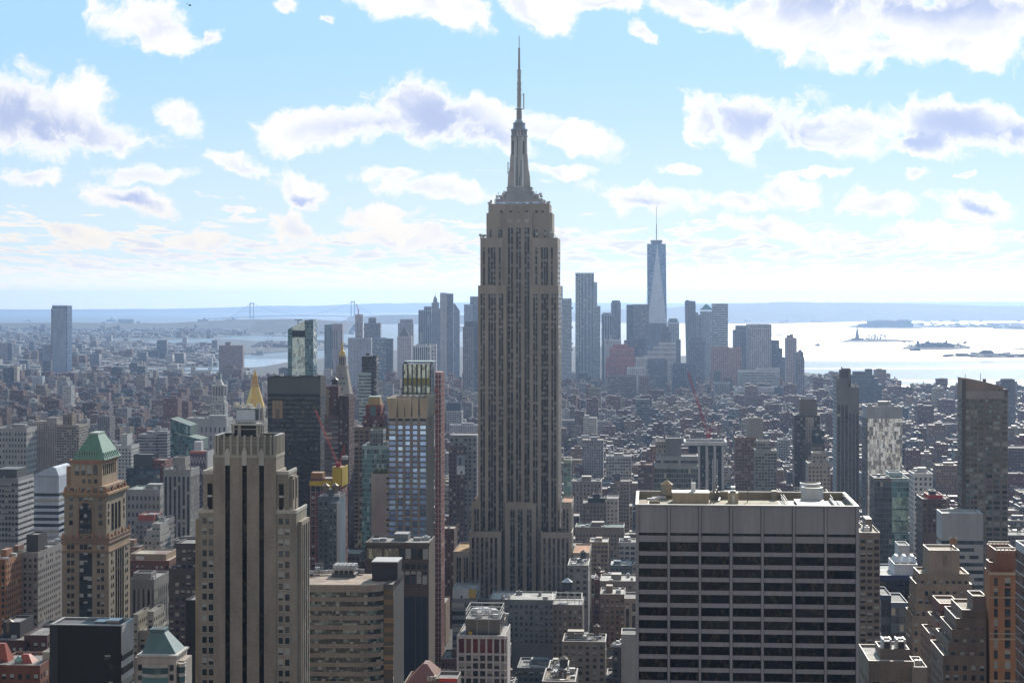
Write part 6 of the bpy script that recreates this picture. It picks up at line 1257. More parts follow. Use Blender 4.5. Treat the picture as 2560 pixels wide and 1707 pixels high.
b = T('ziggurat_building', 'dark stepped office mass sloping down to the right against the bright bay', 'office building', 2092, 2200, 936, 4300, 70, 'farband', (.13, .125, .13), yb=1010, cw=6, ch=4, top='', short='the dark stepped mass', blocks=[(2092, 2190, 975, 0, 70), (2092, 2205, 962, 6, 60), (2110, 2196, 947, 10, 60), (2125, 2186, 938, 14, 50), (2134, 2175, 930, 18, 50), (2164, 2181, 923, 24, 40)])
T('white_office', 'white office block with ribbon windows below the slant-topped apartment tower', 'office building', 2360, 2458, 1304, 1020, 20, 'band', (.50, .49, .49), yb=1500, cw=2.4, ch=4.1, margin=13, par=1.2, top='', short='the white ribbon office', blocks=[(2355, 2458, 1288, 0, 20, 'band', (.40, .39, .39))], rcol=(.42, .40, .37))
def wedding_cake(name, label, pl, pr, Y, col, tiers, yb, short, style='punch', top='b', d=34, tanks=0, cw=3.1, ch=3.5): return T(name, label, 'apartment building' if 'hotel' not in label else 'hotel', pl, pr, tiers[0][2], Y, d, style, col, yb=yb, blocks=tiers, short=short, top=top, tanks=tanks, cw=cw, ch=ch, rcol=(.40, .33, .26))
b = wedding_cake('stepped_hotel', 'beige stepped setback hotel with a blank square head on the right', 2275, 2430, 830, (.36, .27, .195), [(2323, 2399, 1380, 14, 34, 'stone', (.36, .275, .205)), (2298, 2423, 1438, 10, 30), (2290, 2430, 1464, 7, 28), (2290, 2312, 1484, 4, 26), (2288, 2330, 1516, 3, 25), (2282, 2330, 1545, 0, 24), (2330, 2420, 1490, 4, 26), (2330, 2425, 1540, 0, 24)], 1680, 'the beige stepped hotel', cw=3.0, ch=3.6, top='')
b.box('head_panel', b.x(2363, 14) - .9, b.x(2363, 14) + .9, 13.8, 14.05, b.z(1412, 14), b.z(1385, 14), 'paint', (.24, .18, .13)); b.tank(b.x(2387, 20), 24, b.z(1380, 14), 1.8, 2.5, (.35, .16, .08))
wedding_cake('brown_ziggurat', 'brown stepped apartment block with white roof edges at bottom right', 2322, 2466, 640, (.235, .165, .125), [(2432, 2466, 1495, 10, 22, 'stone', (.24, .18, .15)), (2405, 2466, 1530, 6, 30), (2390, 2466, 1552, 4, 30), (2380, 2466, 1580, 3, 30), (2370, 2466, 1612, 2, 30), (2358, 2466, 1645, 0, 30)], 1707, 'the brown ziggurat', cw=3, ch=3.4)
wedding_cake('russet_block', 'russet brick block with red window panels in front of the beige stepped hotel', 2330, 2400, 720, (.26, .145, .095), [(2350, 2400, 1514, 6, 26, 'strip', (.22, .09, .065)), (2342, 2400, 1560, 2, 26), (2328, 2400, 1595, 0, 26)], 1707, 'the russet block', top='')
b = T('orange_brick_tower', 'orange brick tower with dark glass strips and stepped bays near the right edge', 'apartment tower', 2474, 2536, 1434, 640, 22, 'punch', (.42, .19, .09), yb=1707, top='', short='the orange brick tower', blocks=[(2474, 2540, 1436, 0, 10, 'stone', (.42, .195, .095)), (2490, 2545, 1382, 4, 22, 'stone', (.30, .13, .075)), (2475, 2496, 1412, 2, 10, 'stone', (.26, .12, .07))], rcol=(.2, .17, .15))
X, Z, rt = b.x, b.z, b.root
for k in range(11):
    zt = Z(1443 + 26 * k)
    for (a, c) in ((2485, 2494), (2512, 2526)): b.box('window', X(a), X(c), -.08, .05, zt - 2.9, zt, 'pane'); 
    if k % 4 == 1: b.box('stone_band', X(2474), X(2540), -.12, .03, zt - 3.6, zt - 3.1, 'stone', (.48, .36, .25))
b.box('cornice', X(2473), X(2541), -.5, .3, Z(1436), Z(1431), 'coping', (.55, .45, .35)); b.box('cornice', X(2473), X(2541), -.4, .2, Z(1584), Z(1582), 'coping', (.5, .4, .3)); m = MB()
for k in range(6): m.bar((X(2492 + 10 * k, 4), 4, Z(1382, 4)), (X(2492 + 10 * k, 4), 4, Z(1369, 4)), .2); m.bar((X(2492 + 10 * k, 4), 20, Z(1382, 4)), (X(2492 + 10 * k, 4), 20, Z(1369, 4)), .2)
for yy in (4, 20): m.bar((X(2491, 4), yy, Z(1369, 4)), (X(2545, 4), yy, Z(1369, 4)), .3)
m.obj('roof_frame', 'coping', rt, (.5, .42, .35))
b = T('edge_glass_tower', 'grey glass block with white floor lines at the right edge', 'glass building', 2584, 2690, 1388, 600, 30, 'floorline', (.5, .5, .5), yb=1707, cw=2, ch=3.8, top='')
T('gridded_apartments', 'tall narrow tan apartment slab with dense window grid, right of the pale office tower', 'apartment tower', 2149, 2200, 1336, 830, 40, 'wide', (.30, .235, .19), yb=1640, cw=3, ch=3.0, short='the dense-grid apartment slab', top='bu', rcol=(.4, .37, .3))
def cooling_roof():
    b = T('rooftop_plant_building', 'tan brick building with twin cooling units on its roof at the bottom right', 'office building', 2172, 2318, 1650, 700, 34, 'punch', (.27, .215, .165), yb=1707, cw=5, ch=5, margin=6, top='u', short='the twin-cooler building', blocks=[(2172, 2285, 1658, 0, 34), (2280, 2318, 1672, -1, 20, 'punch', (.30, .26, .23)), (2200, 2274, 1628, 8, 24, 'stone', (.20, .16, .13))], rcol=(.45, .42, .38))
    X, Z, rt = b.x, b.z, b.root
    for a, c in ((2208, 2227), (2243, 2262)):
        o = b.box('cooling_unit', X(a, 10), X(c, 10), 10, 16, Z(1622, 10), Z(1604, 10), 'paint', (.05, .05, .05)); m = MB()
        for q in (a, c): m.box(X(q, 10) - .3, X(q, 10) + .3, 9.6, 16.4, Z(1628, 10), Z(1597, 10), bottom=True)
        m.box(X(a, 10) - .4, X(c, 10) + .4, 9.5, 16.5, Z(1604, 10), Z(1601, 10), bottom=True); m.obj('unit_frame', 'coping', o, (.55, .54, .52))
        MB().frustum((X(a, 10) + X(c, 10)) / 2, 13, Z(1601, 10), Z(1596, 10), 1.4, 1.2, 12).obj('fan_hood', 'coping', o, (.6, .6, .58))
    for p in (2296, 2300): MB().frustum(X(p, 4), 6, Z(1670), Z(1655), 1.1, 1.1, 10).obj('vent_stack', 'metal', rt, (.5, .48, .45))
cooling_roof()
b = T('curved_glass_office', 'dark blue curved glass office between the pale office tower and the beige stepped hotel', 'glass building', 2203, 2270, 1490, 900, 30, 'curtain', (.06, .09, .14), yb=1600, cw=2, ch=4, top='u', blocks=[(2203, 2228, 1492, 3, 30, 'curtain', (.05, .07, .11)), (2228, 2270, 1510, 0, 30, 'curtain', (.10, .14, .19))])
b = T('white_shed_building', 'long blue-banded building with a white box shed and vents on top', 'building', 2200, 2290, 1440, 1000, 44, 'band', (.05, .06, .10), yb=1480, cw=3, ch=4, top='', blocks=[(2200, 2290, 1442, 0, 44, 'dark', (.04, .055, .12)), (2236, 2294, 1414, 4, 30, 'stone', (.62, .61, .62), 1443)], rcol=(.5, .49, .47))
for k in range(3): MB().hip(b.x(2236 + 20 * k, 10), b.x(2254 + 20 * k, 10), 10, 26, b.z(1414, 4) + 1, b.x(2242 + 20 * k, 10), b.x(2248 + 20 * k, 10), 14, 22, b.z(1395, 4)).obj('roof_monitor', 'coping', b.root, (.62, .62, .62))
T('white_cube_house', 'white cube rooftop block beside the teal glass block', 'building', 2247, 2274, 1366, 1200, 20, 'stone', (.62, .61, .60), yb=1390, top='')
T('red_band_block', 'dark brick block with a bright red band under its dark penthouse', 'building', 2306, 2366, 1247, 1280, 30, 'punch', (.16, .11, .10), yb=1325, blocks=[(2306, 2366, 1250, 0, 30), (2320, 2357, 1240, 4, 24, 'paint', (.42, .03, .03), 1251), (2326, 2340, 1230, 6, 16, 'paint', (.05, .05, .05), 1240)]); T('white_arcade_block', 'white block with a row of square windows left of the slant-topped apartment tower', 'building', 2284, 2332, 1186, 1600, 28, 'punch', (.52, .50, .48), yb=1222, cw=4, ch=4.5)
# just right of the tallest tower
T('dark_roof_loft', 'brown loft building with dark penthouse left and white wing right, right of the tallest tower', 'loft building', 1457, 1545, 1262, 1700, 32, 'punch', (.22, .185, .155), yb=1310, top='', short='the dark-penthouse loft', blocks=[(1457, 1516, 1260, 0, 32), (1516, 1545, 1248, 0, 30, 'punch', (.50, .46, .42)), (1470, 1512, 1247, 6, 24, 'paint', (.05, .05, .055), 1262), (1482, 1500, 1238, 9, 20, 'paint', (.05, .05, .055), 1248)]); T('long_green_roof_loft', 'long tan loft with a green metal roof band below the dark-penthouse loft', 'loft building', 1438, 1560, 1320, 1640, 30, 'punch', (.28, .235, .19), yb=1350, rcol=(.12, .18, .17), margin=5, tanks=0)
T('tan_brick_loft', 'tan brick loft with white cluttered roof, right of the tallest tower base', 'loft building', 1474, 1520, 1357, 1580, 28, 'wide', (.34, .25, .17), yb=1430, cw=3.4, ch=3.8, short='the tan brick loft', rcol=(.55, .53, .5)); b = T('glass_sliver', 'thin greenish glass building tucked against the right side of the tallest tower', 'building', 1409, 1427, 1152, 1420, 20, 'teal', (.30, .33, .29), yb=1245, top='')
T('palazzo_loft', 'tan stone palazzo loft with green cornice, right of the tallest tower', 'loft building', 1430, 1503, 1205, 1950, 34, 'narrow', (.31, .265, .22), yb=1250, cw=4, ch=4.4, rcol=(.14, .17, .16)); T('white_window_block', 'white grid block with dark windows, right of the palazzo loft', 'office building', 1515, 1578, 1142, 2200, 34, 'wide', (.45, .43, .42), yb=1198, cw=3.4, ch=3.8, top='bu'); T('cornice_loft', 'slim tan loft with a heavy cornice and two white roof boxes', 'loft building', 1535, 1573, 1203, 1900, 26, 'wide', (.33, .265, .21), yb=1275, top='', blocks=[(1535, 1573, 1205, 0, 26), (1535, 1551, 1186, 4, 14, 'paint', (.12, .12, .12), 1206)]); T('brick_blue_window_block', 'dark brick block with wide pale window bands, left of the greenish glass office', 'loft building', 1595, 1630, 1164, 2050, 26, 'band', (.17, .09, .075), yb=1208, rcol=(.25, .1, .08)); T('white_corner_loft', 'white framed loft with large panes left of the pale office tower', 'loft building', 1547, 1589, 1358, 1480, 26, 'wide', (.50, .48, .46), yb=1395, cw=4, ch=4.2); T('long_low_loft', 'long low tan loft with white roof clutter left of the pale office tower', 'loft building', 1500, 1592, 1455, 1300, 32, 'punch', (.30, .25, .21), yb=1480, rcol=(.5, .48, .45)); T('rail_roof_block', 'brick block with an open steel roof frame left of the pale office tower', 'loft building', 1500, 1562, 1488, 1200, 28, 'punch', (.24, .17, .13), yb=1560, tanks=0, rcol=(.45, .43, .40)); T('blue_strip_block', 'narrow tan block with a tall blue glass strip beside the pale office tower', 'building', 1561, 1592, 1500, 980, 22, 'strip', (.32, .27, .22), yb=1585, cw=3); T('pale_rear_wall', 'blank pale grey rear wall beside the lower left of the pale office tower', 'building', 1553, 1592, 1590, 830, 16, 'stone', (.40, .39, .37), yb=1640, top='u')
T('white_low_hall', 'wide white low hall with curved vents in front of the tallest tower base', 'hall', 1222, 1385, 1502, 1150, 34, 'punch', (.26, .255, .25), yb=1518, rcol=(.42, .41, .39), top='u'); b = T('framed_roof_block', 'block with a white steel roof frame and a conical water tank before the tallest tower', 'loft building', 1382, 1456, 1515, 1090, 30, 'punch', (.20, .165, .14), yb=1580, top='', rcol=(.4, .39, .37)); m = MB()
for yy in (1, 28):
    for p in (1382, 1400, 1419, 1437, 1455): m.bar((b.x(p, yy), yy, b.z(1530)), (b.x(p, yy), yy, b.z(1500)), .22)
    m.bar((b.x(1381, yy), yy, b.z(1500)), (b.x(1457, yy), yy, b.z(1500)), .32)
for p in (1382, 1455): m.bar((b.x(p, 1), 1, b.z(1500)), (b.x(p, 28), 28, b.z(1500)), .3)
m.obj('roof_frame', 'coping', b.root, (.6, .59, .56)); b.tank(b.x(1418, 20), 20, b.z(1500) - 2, 3.2, 5, (.045, .045, .05), (.5, .5, .5), 5)
b = T('steep_red_roof_house', 'brown-red steep roofed building with pale dormers at bottom centre', 'building', 1008, 1105, 1715, 760, 26, 'punch', (.2, .13, .1), yb=1707, top=''); MB().hip(b.x(1008), b.x(1106), 0, 24, b.z(1716), b.x(1052), b.x(1062), 8, 16, b.z(1668)).obj('steep_roof', 'copper', b.root, (.17, .07, .05))
for k in range(3): b.box('dormer', b.x(1068 + 8 * k, 3), b.x(1074 + 8 * k, 3), 2, 6, b.z(1708 - 3 * k), b.z(1694 - 1 * k), 'stone', (.5, .42, .36))
b = T('hoarding_block', 'brown block carrying a red and blue hoarding at bottom centre', 'building', 1090, 1143, 1702, 700, 14, 'punch', (.2, .15, .13), yb=1707, top=''); b.box('red_hoarding', b.x(1098), b.x(1142), -.5, 0, b.z(1703), b.z(1694), 'paint', (.6, .06, .03)); b.box('blue_hoarding', b.x(1105), b.x(1142), -.4, 0, b.z(1712), b.z(1703), 'paint', (.03, .12, .3))
b = T('yellow_patch_block', 'grey block under repair with yellow and white sheathing left of the tallest tower base', 'building', 1131, 1190, 1475, 1120, 24, 'band', (.22, .21, .21), yb=1620, top='', cw=8, ch=5); b.box('white_sheathing', b.x(1132), b.x(1176), -.3, .1, b.z(1495), b.z(1472), 'paint', (.52, .52, .52)); b.box('yellow_sheathing', b.x(1172), b.x(1190), -.35, .1, b.z(1494), b.z(1472), 'paint', (.50, .33, .07)); b.box('door_opening', b.x(1152), b.x(1156), -.35, .1, b.z(1495), b.z(1488), 'paint', (.03, .03, .03))
b = T('billboard_building', 'grey office with a tall billboard and white sign panel left of the tallest tower', 'office building', 1113, 1192, 1085, 1700, 40, 'punch', (.17, .165, .18), yb=1300, cw=4, ch=4, short='the billboard building', blocks=[(1122, 1160, 1118, 0, 40, 'punch', (.14, .10, .10)), (1124, 1192, 1090, 8, 44, 'punch', (.27, .265, .28))]); b.box('billboard', b.x(1142), b.x(1162.5), -.4, .05, b.z(1163), b.z(1137), 'paint', (.28, .31, .36)); o = b.box('sign_panel', b.x(1142), b.x(1162.5), -.4, .05, b.z(1186), b.z(1164), 'paint', (.62, .64, .66)); MB().frustum(b.x(1153.5), -.45, b.z(1183), b.z(1177.5), 1.0, 1.0, 10, sy=.1).obj('dark_emblem', 'paint', o, (.05, .06, .1)); b.box('billboard_figure', b.x(1147), b.x(1154), -.45, -.3, b.z(1162), b.z(1144), 'paint', (.07, .08, .11))
T('white_office_left', 'white block with dark window rows and black penthouse left of the tallest tower', 'office building', 1115, 1154, 1025, 3400, 30, 'wide', (.46, .45, .45), yb=1080, cw=3.2, ch=3.6, blocks=[(1115, 1154, 1028, 0, 30), (1116, 1152, 1008, 3, 24, 'paint', (.05, .07, .09), 1028)]); T('white_long_block', 'long white block with square windows left of the tallest tower', 'apartment building', 1125, 1196, 1063, 3100, 30, 'punch', (.5, .49, .49), yb=1098, cw=3, ch=3.2)
# ------------------------------------------------------------------ towers at the tip of the island and beyond
def FT(label, pl, pr, pt, Y, col, style='farband', blocks=None, name='skyscraper', d=40, cw=5, ch=4, tip=None, cat='skyscraper', margin=3, yb=None, group=None):
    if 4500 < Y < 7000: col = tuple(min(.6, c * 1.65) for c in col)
    if Y < 4100 and (cw, ch) == (5, 4): cw, ch = 3.3, 3.4
    b = B(name, label, cat, pl, pr, Y, d, group=group, yb=yb or min(900, pt + 60), ang=0.0, yt=pt)
    for q in (blocks or [(pl, pr, pt, 0, d)]):
        a, c, p, y0, y1 = q[:5]; b.block(b.x(a, y0), b.x(c, y0), y0, y1, 0, b.z(p, y0), (q[5] if len(q) > 5 and q[5] else style), (q[6] if len(q) > 6 else col), cw, ch, margin, par=1.5)
    return b
BL = (.16, .18, .22); GR = (.20, .20, .22)
def one_tower():
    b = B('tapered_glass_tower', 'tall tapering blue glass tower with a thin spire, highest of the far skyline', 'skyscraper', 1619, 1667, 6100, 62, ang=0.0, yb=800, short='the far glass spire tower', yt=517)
    X, Z, rt = b.x, b.z, b.root; h = b.w / 2; zt = Z(609); z0 = Z(808); cy_ = 32
    sq = [(-h, -h), (h, -h), (h, h), (-h, h)]; m2 = [(0, -h), (h, 0), (0, h), (-h, 0)]
    f = .98
    # eight tall triangles: square at the foot, square turned by 45 degrees at the top
    for i in range(4):
        a, c = sq[i], sq[(i + 1) % 4]; t0, t1 = m2[i], m2[(i + 1) % 4]
        m = MB(); P = [(a[0], a[1] + cy_, z0), (c[0], c[1] + cy_, z0), (t0[0] * f, t0[1] * f + cy_, zt)]; m.face(P, [(0, -95), (12, -95), (6, -.01)]); m.obj('up_facet', 'rippled_glass', rt, (.36, .41, .49))  # upright triangles get lighter glass, their brighter reflection set by material
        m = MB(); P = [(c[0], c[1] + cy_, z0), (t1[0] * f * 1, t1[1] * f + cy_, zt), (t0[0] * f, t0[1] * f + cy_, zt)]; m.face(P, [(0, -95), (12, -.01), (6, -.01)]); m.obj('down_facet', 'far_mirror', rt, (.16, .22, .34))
    # the seen front is as wide at the top as at the foot: corner turned towards the viewer
    MB().box(-h, h, cy_ - h, cy_ + h, 0, z0).obj('base', 'farband', rt, (.2, .22, .26))
    MB().frustum(0, cy_, zt, Z(606), h * .55, h * .55, 16).obj('parapet', 'paint', rt, (.15, .18, .24))
    r = lambda p: p / F * 6100
    MB().frustum(0, cy_, Z(606), Z(600), r(15), r(15), 20).obj('ring_deck', 'metal', rt, (.2, .22, .26)); m = MB()
    m.bar((0, cy_, Z(608)), (0, cy_, Z(560)), r(1.1), 6); m.bar((0, cy_, Z(560)), (0, cy_, Z(517)), r(.6), 6)
    for p in (590, 583, 575): m.bar((-r(2), cy_, Z(p)), (r(2), cy_, Z(p)), 1)
    m.obj('spire', 'metal', rt, (.25, .27, .3))
m_facade('far_mirror', fw=.97, fh=.7, glass=(.17, .23, .35), blind=.04, bcol=(.4, .45, .5), grough=.12, wrough=.3, spec=.9, jit=.03)
def one_tower2():
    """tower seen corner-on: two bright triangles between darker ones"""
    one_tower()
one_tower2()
def gothic_apex(b, cx, base, w, tip, mat='copper', col=(.12, .2, .2), n=4):
    r = w / 2 / F * b.Y; MB().frustum(b.x(cx, 20), 20, b.z(base, 5), b.z(tip, 5), r * 1.41 if n == 4 else r, .3, n).obj('peaked_roof', mat, b.root, col)
G = 'towers at the tip of the island'
FT('brown slab tower with stacked crown left of the far bay, beside the angular glass tower', 547, 607, 865, 6390, (.20, .12, .10), 'narrow', [(547, 607, 865, 0, 36), (563, 576, 856, 8, 24)], 'apartment_tower', 36, 4, cat='apartment tower')
def lone_left():
    b = B('lone_tower', 'lone dark glass tower with patterned front rising above the left horizon', 'glass tower', 130, 168, 6570, 40, ang=.2, yb=930, short='the lone left tower', yt=762)
    X, Z, rt = b.x, b.z, b.root; h = b.w / 2; zt = Z(764); MB().walls(rectp(-h, h, 0, 40), 0, zt, 3, 4, 1.5).obj('wall', 'far_mirror', rt, (.14, .15, .18)); b.box('frame_edge', -h - 2.5, -h, -1, 39, 0, Z(770), 'paint', (.25, .12, .1)); MB().face([(-h, 0, zt), (h, 0, zt), (h, 40, zt), (-h, 40, zt)]).obj('roof', 'roofing', rt, (.1, .1, .11))
    b.box('pattern_panel', X(131), X(165), -1, -.2, 0, Z(771), 'speckle', (.34, .38, .44)); m = MB()
    for k in range(12): m.bar((-h + k * 2 * h / 11, 2, zt), (-h + k * 2 * h / 11, 2, zt + 3 + (k * 7) % 5), .5)
    m.obj('crown_posts', 'metal', rt, (.3, .22, .22))
m_facade('speckle', fw=.6, fh=.6, glass=(.05, .06, .08), blind=.45, bcol=(.35, .38, .42), grough=.25); lone_left()
FT('pale tower at the left edge of the horizon plain, in front of a darker twin', -2, 19, 858, 7600, (.38, .33, .32), 'narrow', [(-8, 19, 858, 0, 30), (18, 30, 858, 4, 28, 'narrow', (.16, .15, .18))], 'apartment_tower', 30, cat='apartment tower')
FT('wide grey slab just left of the lone tower on the left', 106, 128, 862, 7160, (.3, .29, .3), 'far', name='apartment_tower', cat='apartment tower'); FT('blue-grey glass tower over the inlet, middle of the left plain', 392, 417, 851, 8250, (.22, .23, .26), 'strip', [(392, 417, 851, 0, 30), (354, 396, 876, -60, -20, 'strip', (.18, .19, .2))], 'glass_tower', 30, cat='glass tower'); FT('dark square block in the left plain right of the lone tower', 225, 248, 885, 6950, (.15, .14, .16), 'far', name='apartment_tower', cat='apartment tower')
FT('long pale housing slab standing by the left shore', 294, 334, 798, 20500, (.38, .37, .38), 'far', name='housing_block', cat='housing block', yb=812); FT('dark housing block on the far shore, left one of two', 494, 520, 797, 19500, (.2, .2, .24), 'far', [(494, 520, 799, 0, 40), (508, 514, 795, 6, 20)], 'housing_block', cat='housing block', yb=815); FT('dark housing block on the far shore, right one of two', 565, 591, 796, 19500, (.2, .2, .24), 'far', [(565, 591, 798, 0, 40), (580, 585, 794, 6, 20)], 'housing_block', cat='housing block', yb=815)
for (lab, pl, pr, pt, c) in (('black slab under the left horizon, leftmost dark block', 8, 34, 920, (.07, .07, .08)), ('dark slab with a pale edge at far left below the horizon', 30, 43, 918, (.38, .33, .27)), ('brown housing slab at far left below the horizon', 12, 33, 1025, (.16, .12, .12)), ('blue-white tower among dark blocks on the left', 81, 106, 942, (.30, .33, .38)), ('pale narrow tower with a dark back in the left middle distance', 150, 166, 958, (.28, .33, .38)), ('dark green-black tower in the left middle distance', 188, 208, 968, (.06, .07, .08)), ('brown brick housing tower in the left middle distance', 240, 272, 984, (.19, .12, .10)), ('brown housing block with roof tank in the left plain', 285, 310, 938, (.16, .12, .12)), ('pale grey pair of slabs in the left plain', 335, 364, 955, (.27, .28, .3)), ('grey slab with a black head near the left plain inlet', 488, 527, 928, (.34, .32, .29)), ('teal screen-fronted block left of the gold pyramid tower', 575, 600, 940, (.10, .26, .26))):
    FT(lab, pl, pr, pt, F * 260 / ({920: 986, 918: 986, 1025: 1060, 942: 1000, 958: 1026, 968: 1005, 984: 1018, 938: 960, 955: 975, 928: 960, 940: 970}[pt] - 754), c, 'far', name='housing_tower', cat='housing tower', d=26, cw=4, ch=3.4)
# the downtown cluster, left to right
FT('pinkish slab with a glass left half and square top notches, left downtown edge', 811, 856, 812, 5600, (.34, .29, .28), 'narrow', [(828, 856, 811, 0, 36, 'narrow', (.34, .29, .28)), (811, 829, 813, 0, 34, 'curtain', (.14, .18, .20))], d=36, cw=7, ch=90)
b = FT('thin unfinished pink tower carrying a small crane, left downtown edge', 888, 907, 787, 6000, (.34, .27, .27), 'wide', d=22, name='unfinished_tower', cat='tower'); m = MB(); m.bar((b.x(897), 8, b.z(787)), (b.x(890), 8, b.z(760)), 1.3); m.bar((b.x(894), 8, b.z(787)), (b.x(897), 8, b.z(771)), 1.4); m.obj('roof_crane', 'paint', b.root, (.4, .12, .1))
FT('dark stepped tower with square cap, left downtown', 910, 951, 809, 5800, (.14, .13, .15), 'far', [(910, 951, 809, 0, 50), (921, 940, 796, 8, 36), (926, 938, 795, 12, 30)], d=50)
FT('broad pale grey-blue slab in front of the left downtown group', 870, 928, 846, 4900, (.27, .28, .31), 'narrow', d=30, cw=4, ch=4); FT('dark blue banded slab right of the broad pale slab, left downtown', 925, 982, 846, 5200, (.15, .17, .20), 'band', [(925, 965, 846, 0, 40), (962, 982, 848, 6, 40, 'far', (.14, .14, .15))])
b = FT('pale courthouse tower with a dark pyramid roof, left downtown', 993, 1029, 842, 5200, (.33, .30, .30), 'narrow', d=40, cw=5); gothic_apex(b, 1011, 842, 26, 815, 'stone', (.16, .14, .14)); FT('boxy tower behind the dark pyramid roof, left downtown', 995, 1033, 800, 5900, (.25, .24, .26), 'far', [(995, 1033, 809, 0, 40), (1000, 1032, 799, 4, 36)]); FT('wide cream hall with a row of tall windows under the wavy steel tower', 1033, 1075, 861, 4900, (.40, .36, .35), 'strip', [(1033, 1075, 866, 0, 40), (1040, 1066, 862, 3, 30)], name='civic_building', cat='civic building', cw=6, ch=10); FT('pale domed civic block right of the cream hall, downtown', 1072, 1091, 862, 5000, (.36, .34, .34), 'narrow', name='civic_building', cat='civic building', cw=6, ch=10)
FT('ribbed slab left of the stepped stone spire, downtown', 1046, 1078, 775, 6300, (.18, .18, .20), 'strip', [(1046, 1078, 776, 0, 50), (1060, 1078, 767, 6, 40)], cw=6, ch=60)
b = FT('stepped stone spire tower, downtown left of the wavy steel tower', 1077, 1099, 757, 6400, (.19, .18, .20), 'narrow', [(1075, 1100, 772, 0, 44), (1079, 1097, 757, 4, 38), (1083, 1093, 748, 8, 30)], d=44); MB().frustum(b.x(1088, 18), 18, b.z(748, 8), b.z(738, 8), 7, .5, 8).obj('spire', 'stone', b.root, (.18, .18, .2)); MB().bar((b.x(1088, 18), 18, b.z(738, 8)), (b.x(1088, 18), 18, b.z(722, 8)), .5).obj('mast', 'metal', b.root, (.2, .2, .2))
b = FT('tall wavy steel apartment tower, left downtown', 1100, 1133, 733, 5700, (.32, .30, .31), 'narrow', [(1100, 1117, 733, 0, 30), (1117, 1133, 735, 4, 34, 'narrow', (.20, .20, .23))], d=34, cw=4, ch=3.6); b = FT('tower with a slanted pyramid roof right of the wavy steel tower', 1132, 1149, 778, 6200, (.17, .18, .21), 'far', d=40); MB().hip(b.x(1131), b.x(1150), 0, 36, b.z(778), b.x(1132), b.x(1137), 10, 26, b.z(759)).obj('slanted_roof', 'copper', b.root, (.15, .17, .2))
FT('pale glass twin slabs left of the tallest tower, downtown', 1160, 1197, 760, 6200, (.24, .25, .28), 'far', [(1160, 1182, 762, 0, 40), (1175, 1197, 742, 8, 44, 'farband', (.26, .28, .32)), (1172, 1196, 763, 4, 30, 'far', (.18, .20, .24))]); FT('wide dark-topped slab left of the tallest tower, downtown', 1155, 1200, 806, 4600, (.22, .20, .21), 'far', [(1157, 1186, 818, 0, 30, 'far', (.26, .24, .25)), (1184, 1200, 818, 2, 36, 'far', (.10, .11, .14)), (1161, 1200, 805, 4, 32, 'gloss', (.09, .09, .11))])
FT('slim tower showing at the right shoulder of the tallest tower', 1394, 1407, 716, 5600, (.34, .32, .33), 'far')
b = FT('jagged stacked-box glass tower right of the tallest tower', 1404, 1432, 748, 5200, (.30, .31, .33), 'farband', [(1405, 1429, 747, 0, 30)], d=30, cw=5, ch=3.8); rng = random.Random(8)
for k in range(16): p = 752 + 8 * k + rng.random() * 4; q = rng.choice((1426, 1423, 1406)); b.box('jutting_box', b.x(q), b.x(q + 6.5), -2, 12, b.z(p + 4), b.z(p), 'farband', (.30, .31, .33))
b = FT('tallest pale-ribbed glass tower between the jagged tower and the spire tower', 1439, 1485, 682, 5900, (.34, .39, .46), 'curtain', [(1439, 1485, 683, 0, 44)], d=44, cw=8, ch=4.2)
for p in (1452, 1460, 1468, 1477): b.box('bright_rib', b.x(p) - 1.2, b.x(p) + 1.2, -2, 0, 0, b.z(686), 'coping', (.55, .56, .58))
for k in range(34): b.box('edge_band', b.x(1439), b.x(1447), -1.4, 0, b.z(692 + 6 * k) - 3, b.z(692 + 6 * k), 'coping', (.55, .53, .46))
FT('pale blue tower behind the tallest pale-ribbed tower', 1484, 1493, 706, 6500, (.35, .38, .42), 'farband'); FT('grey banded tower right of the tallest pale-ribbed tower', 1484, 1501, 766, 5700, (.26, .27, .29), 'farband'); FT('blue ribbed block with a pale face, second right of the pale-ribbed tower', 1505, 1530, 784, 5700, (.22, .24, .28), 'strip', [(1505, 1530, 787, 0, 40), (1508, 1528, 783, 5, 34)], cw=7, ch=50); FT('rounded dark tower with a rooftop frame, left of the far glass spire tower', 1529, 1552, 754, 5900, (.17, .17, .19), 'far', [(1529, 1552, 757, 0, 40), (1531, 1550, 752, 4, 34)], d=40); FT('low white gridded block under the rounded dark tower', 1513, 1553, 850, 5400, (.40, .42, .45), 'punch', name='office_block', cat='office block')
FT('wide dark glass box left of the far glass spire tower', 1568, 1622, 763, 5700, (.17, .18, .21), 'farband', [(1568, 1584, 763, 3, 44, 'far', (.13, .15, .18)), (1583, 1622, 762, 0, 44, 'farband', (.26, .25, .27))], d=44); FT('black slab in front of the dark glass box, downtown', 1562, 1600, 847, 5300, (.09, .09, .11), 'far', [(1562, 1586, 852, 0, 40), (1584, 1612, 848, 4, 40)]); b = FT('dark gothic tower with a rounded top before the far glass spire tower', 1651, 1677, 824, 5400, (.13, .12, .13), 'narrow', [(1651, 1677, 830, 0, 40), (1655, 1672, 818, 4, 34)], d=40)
b = FT('gridded tower with a dark domed cap right of the far glass spire tower', 1670, 1698, 806, 6200, (.30, .30, .31), 'punch', [(1670, 1698, 808, 0, 40)], d=40, cw=7, ch=7); MB().frustum(b.x(1683, 18), 18, b.z(806), b.z(796), 20, 13, 16).obj('domed_cap', 'copper', b.root, (.10, .16, .17))
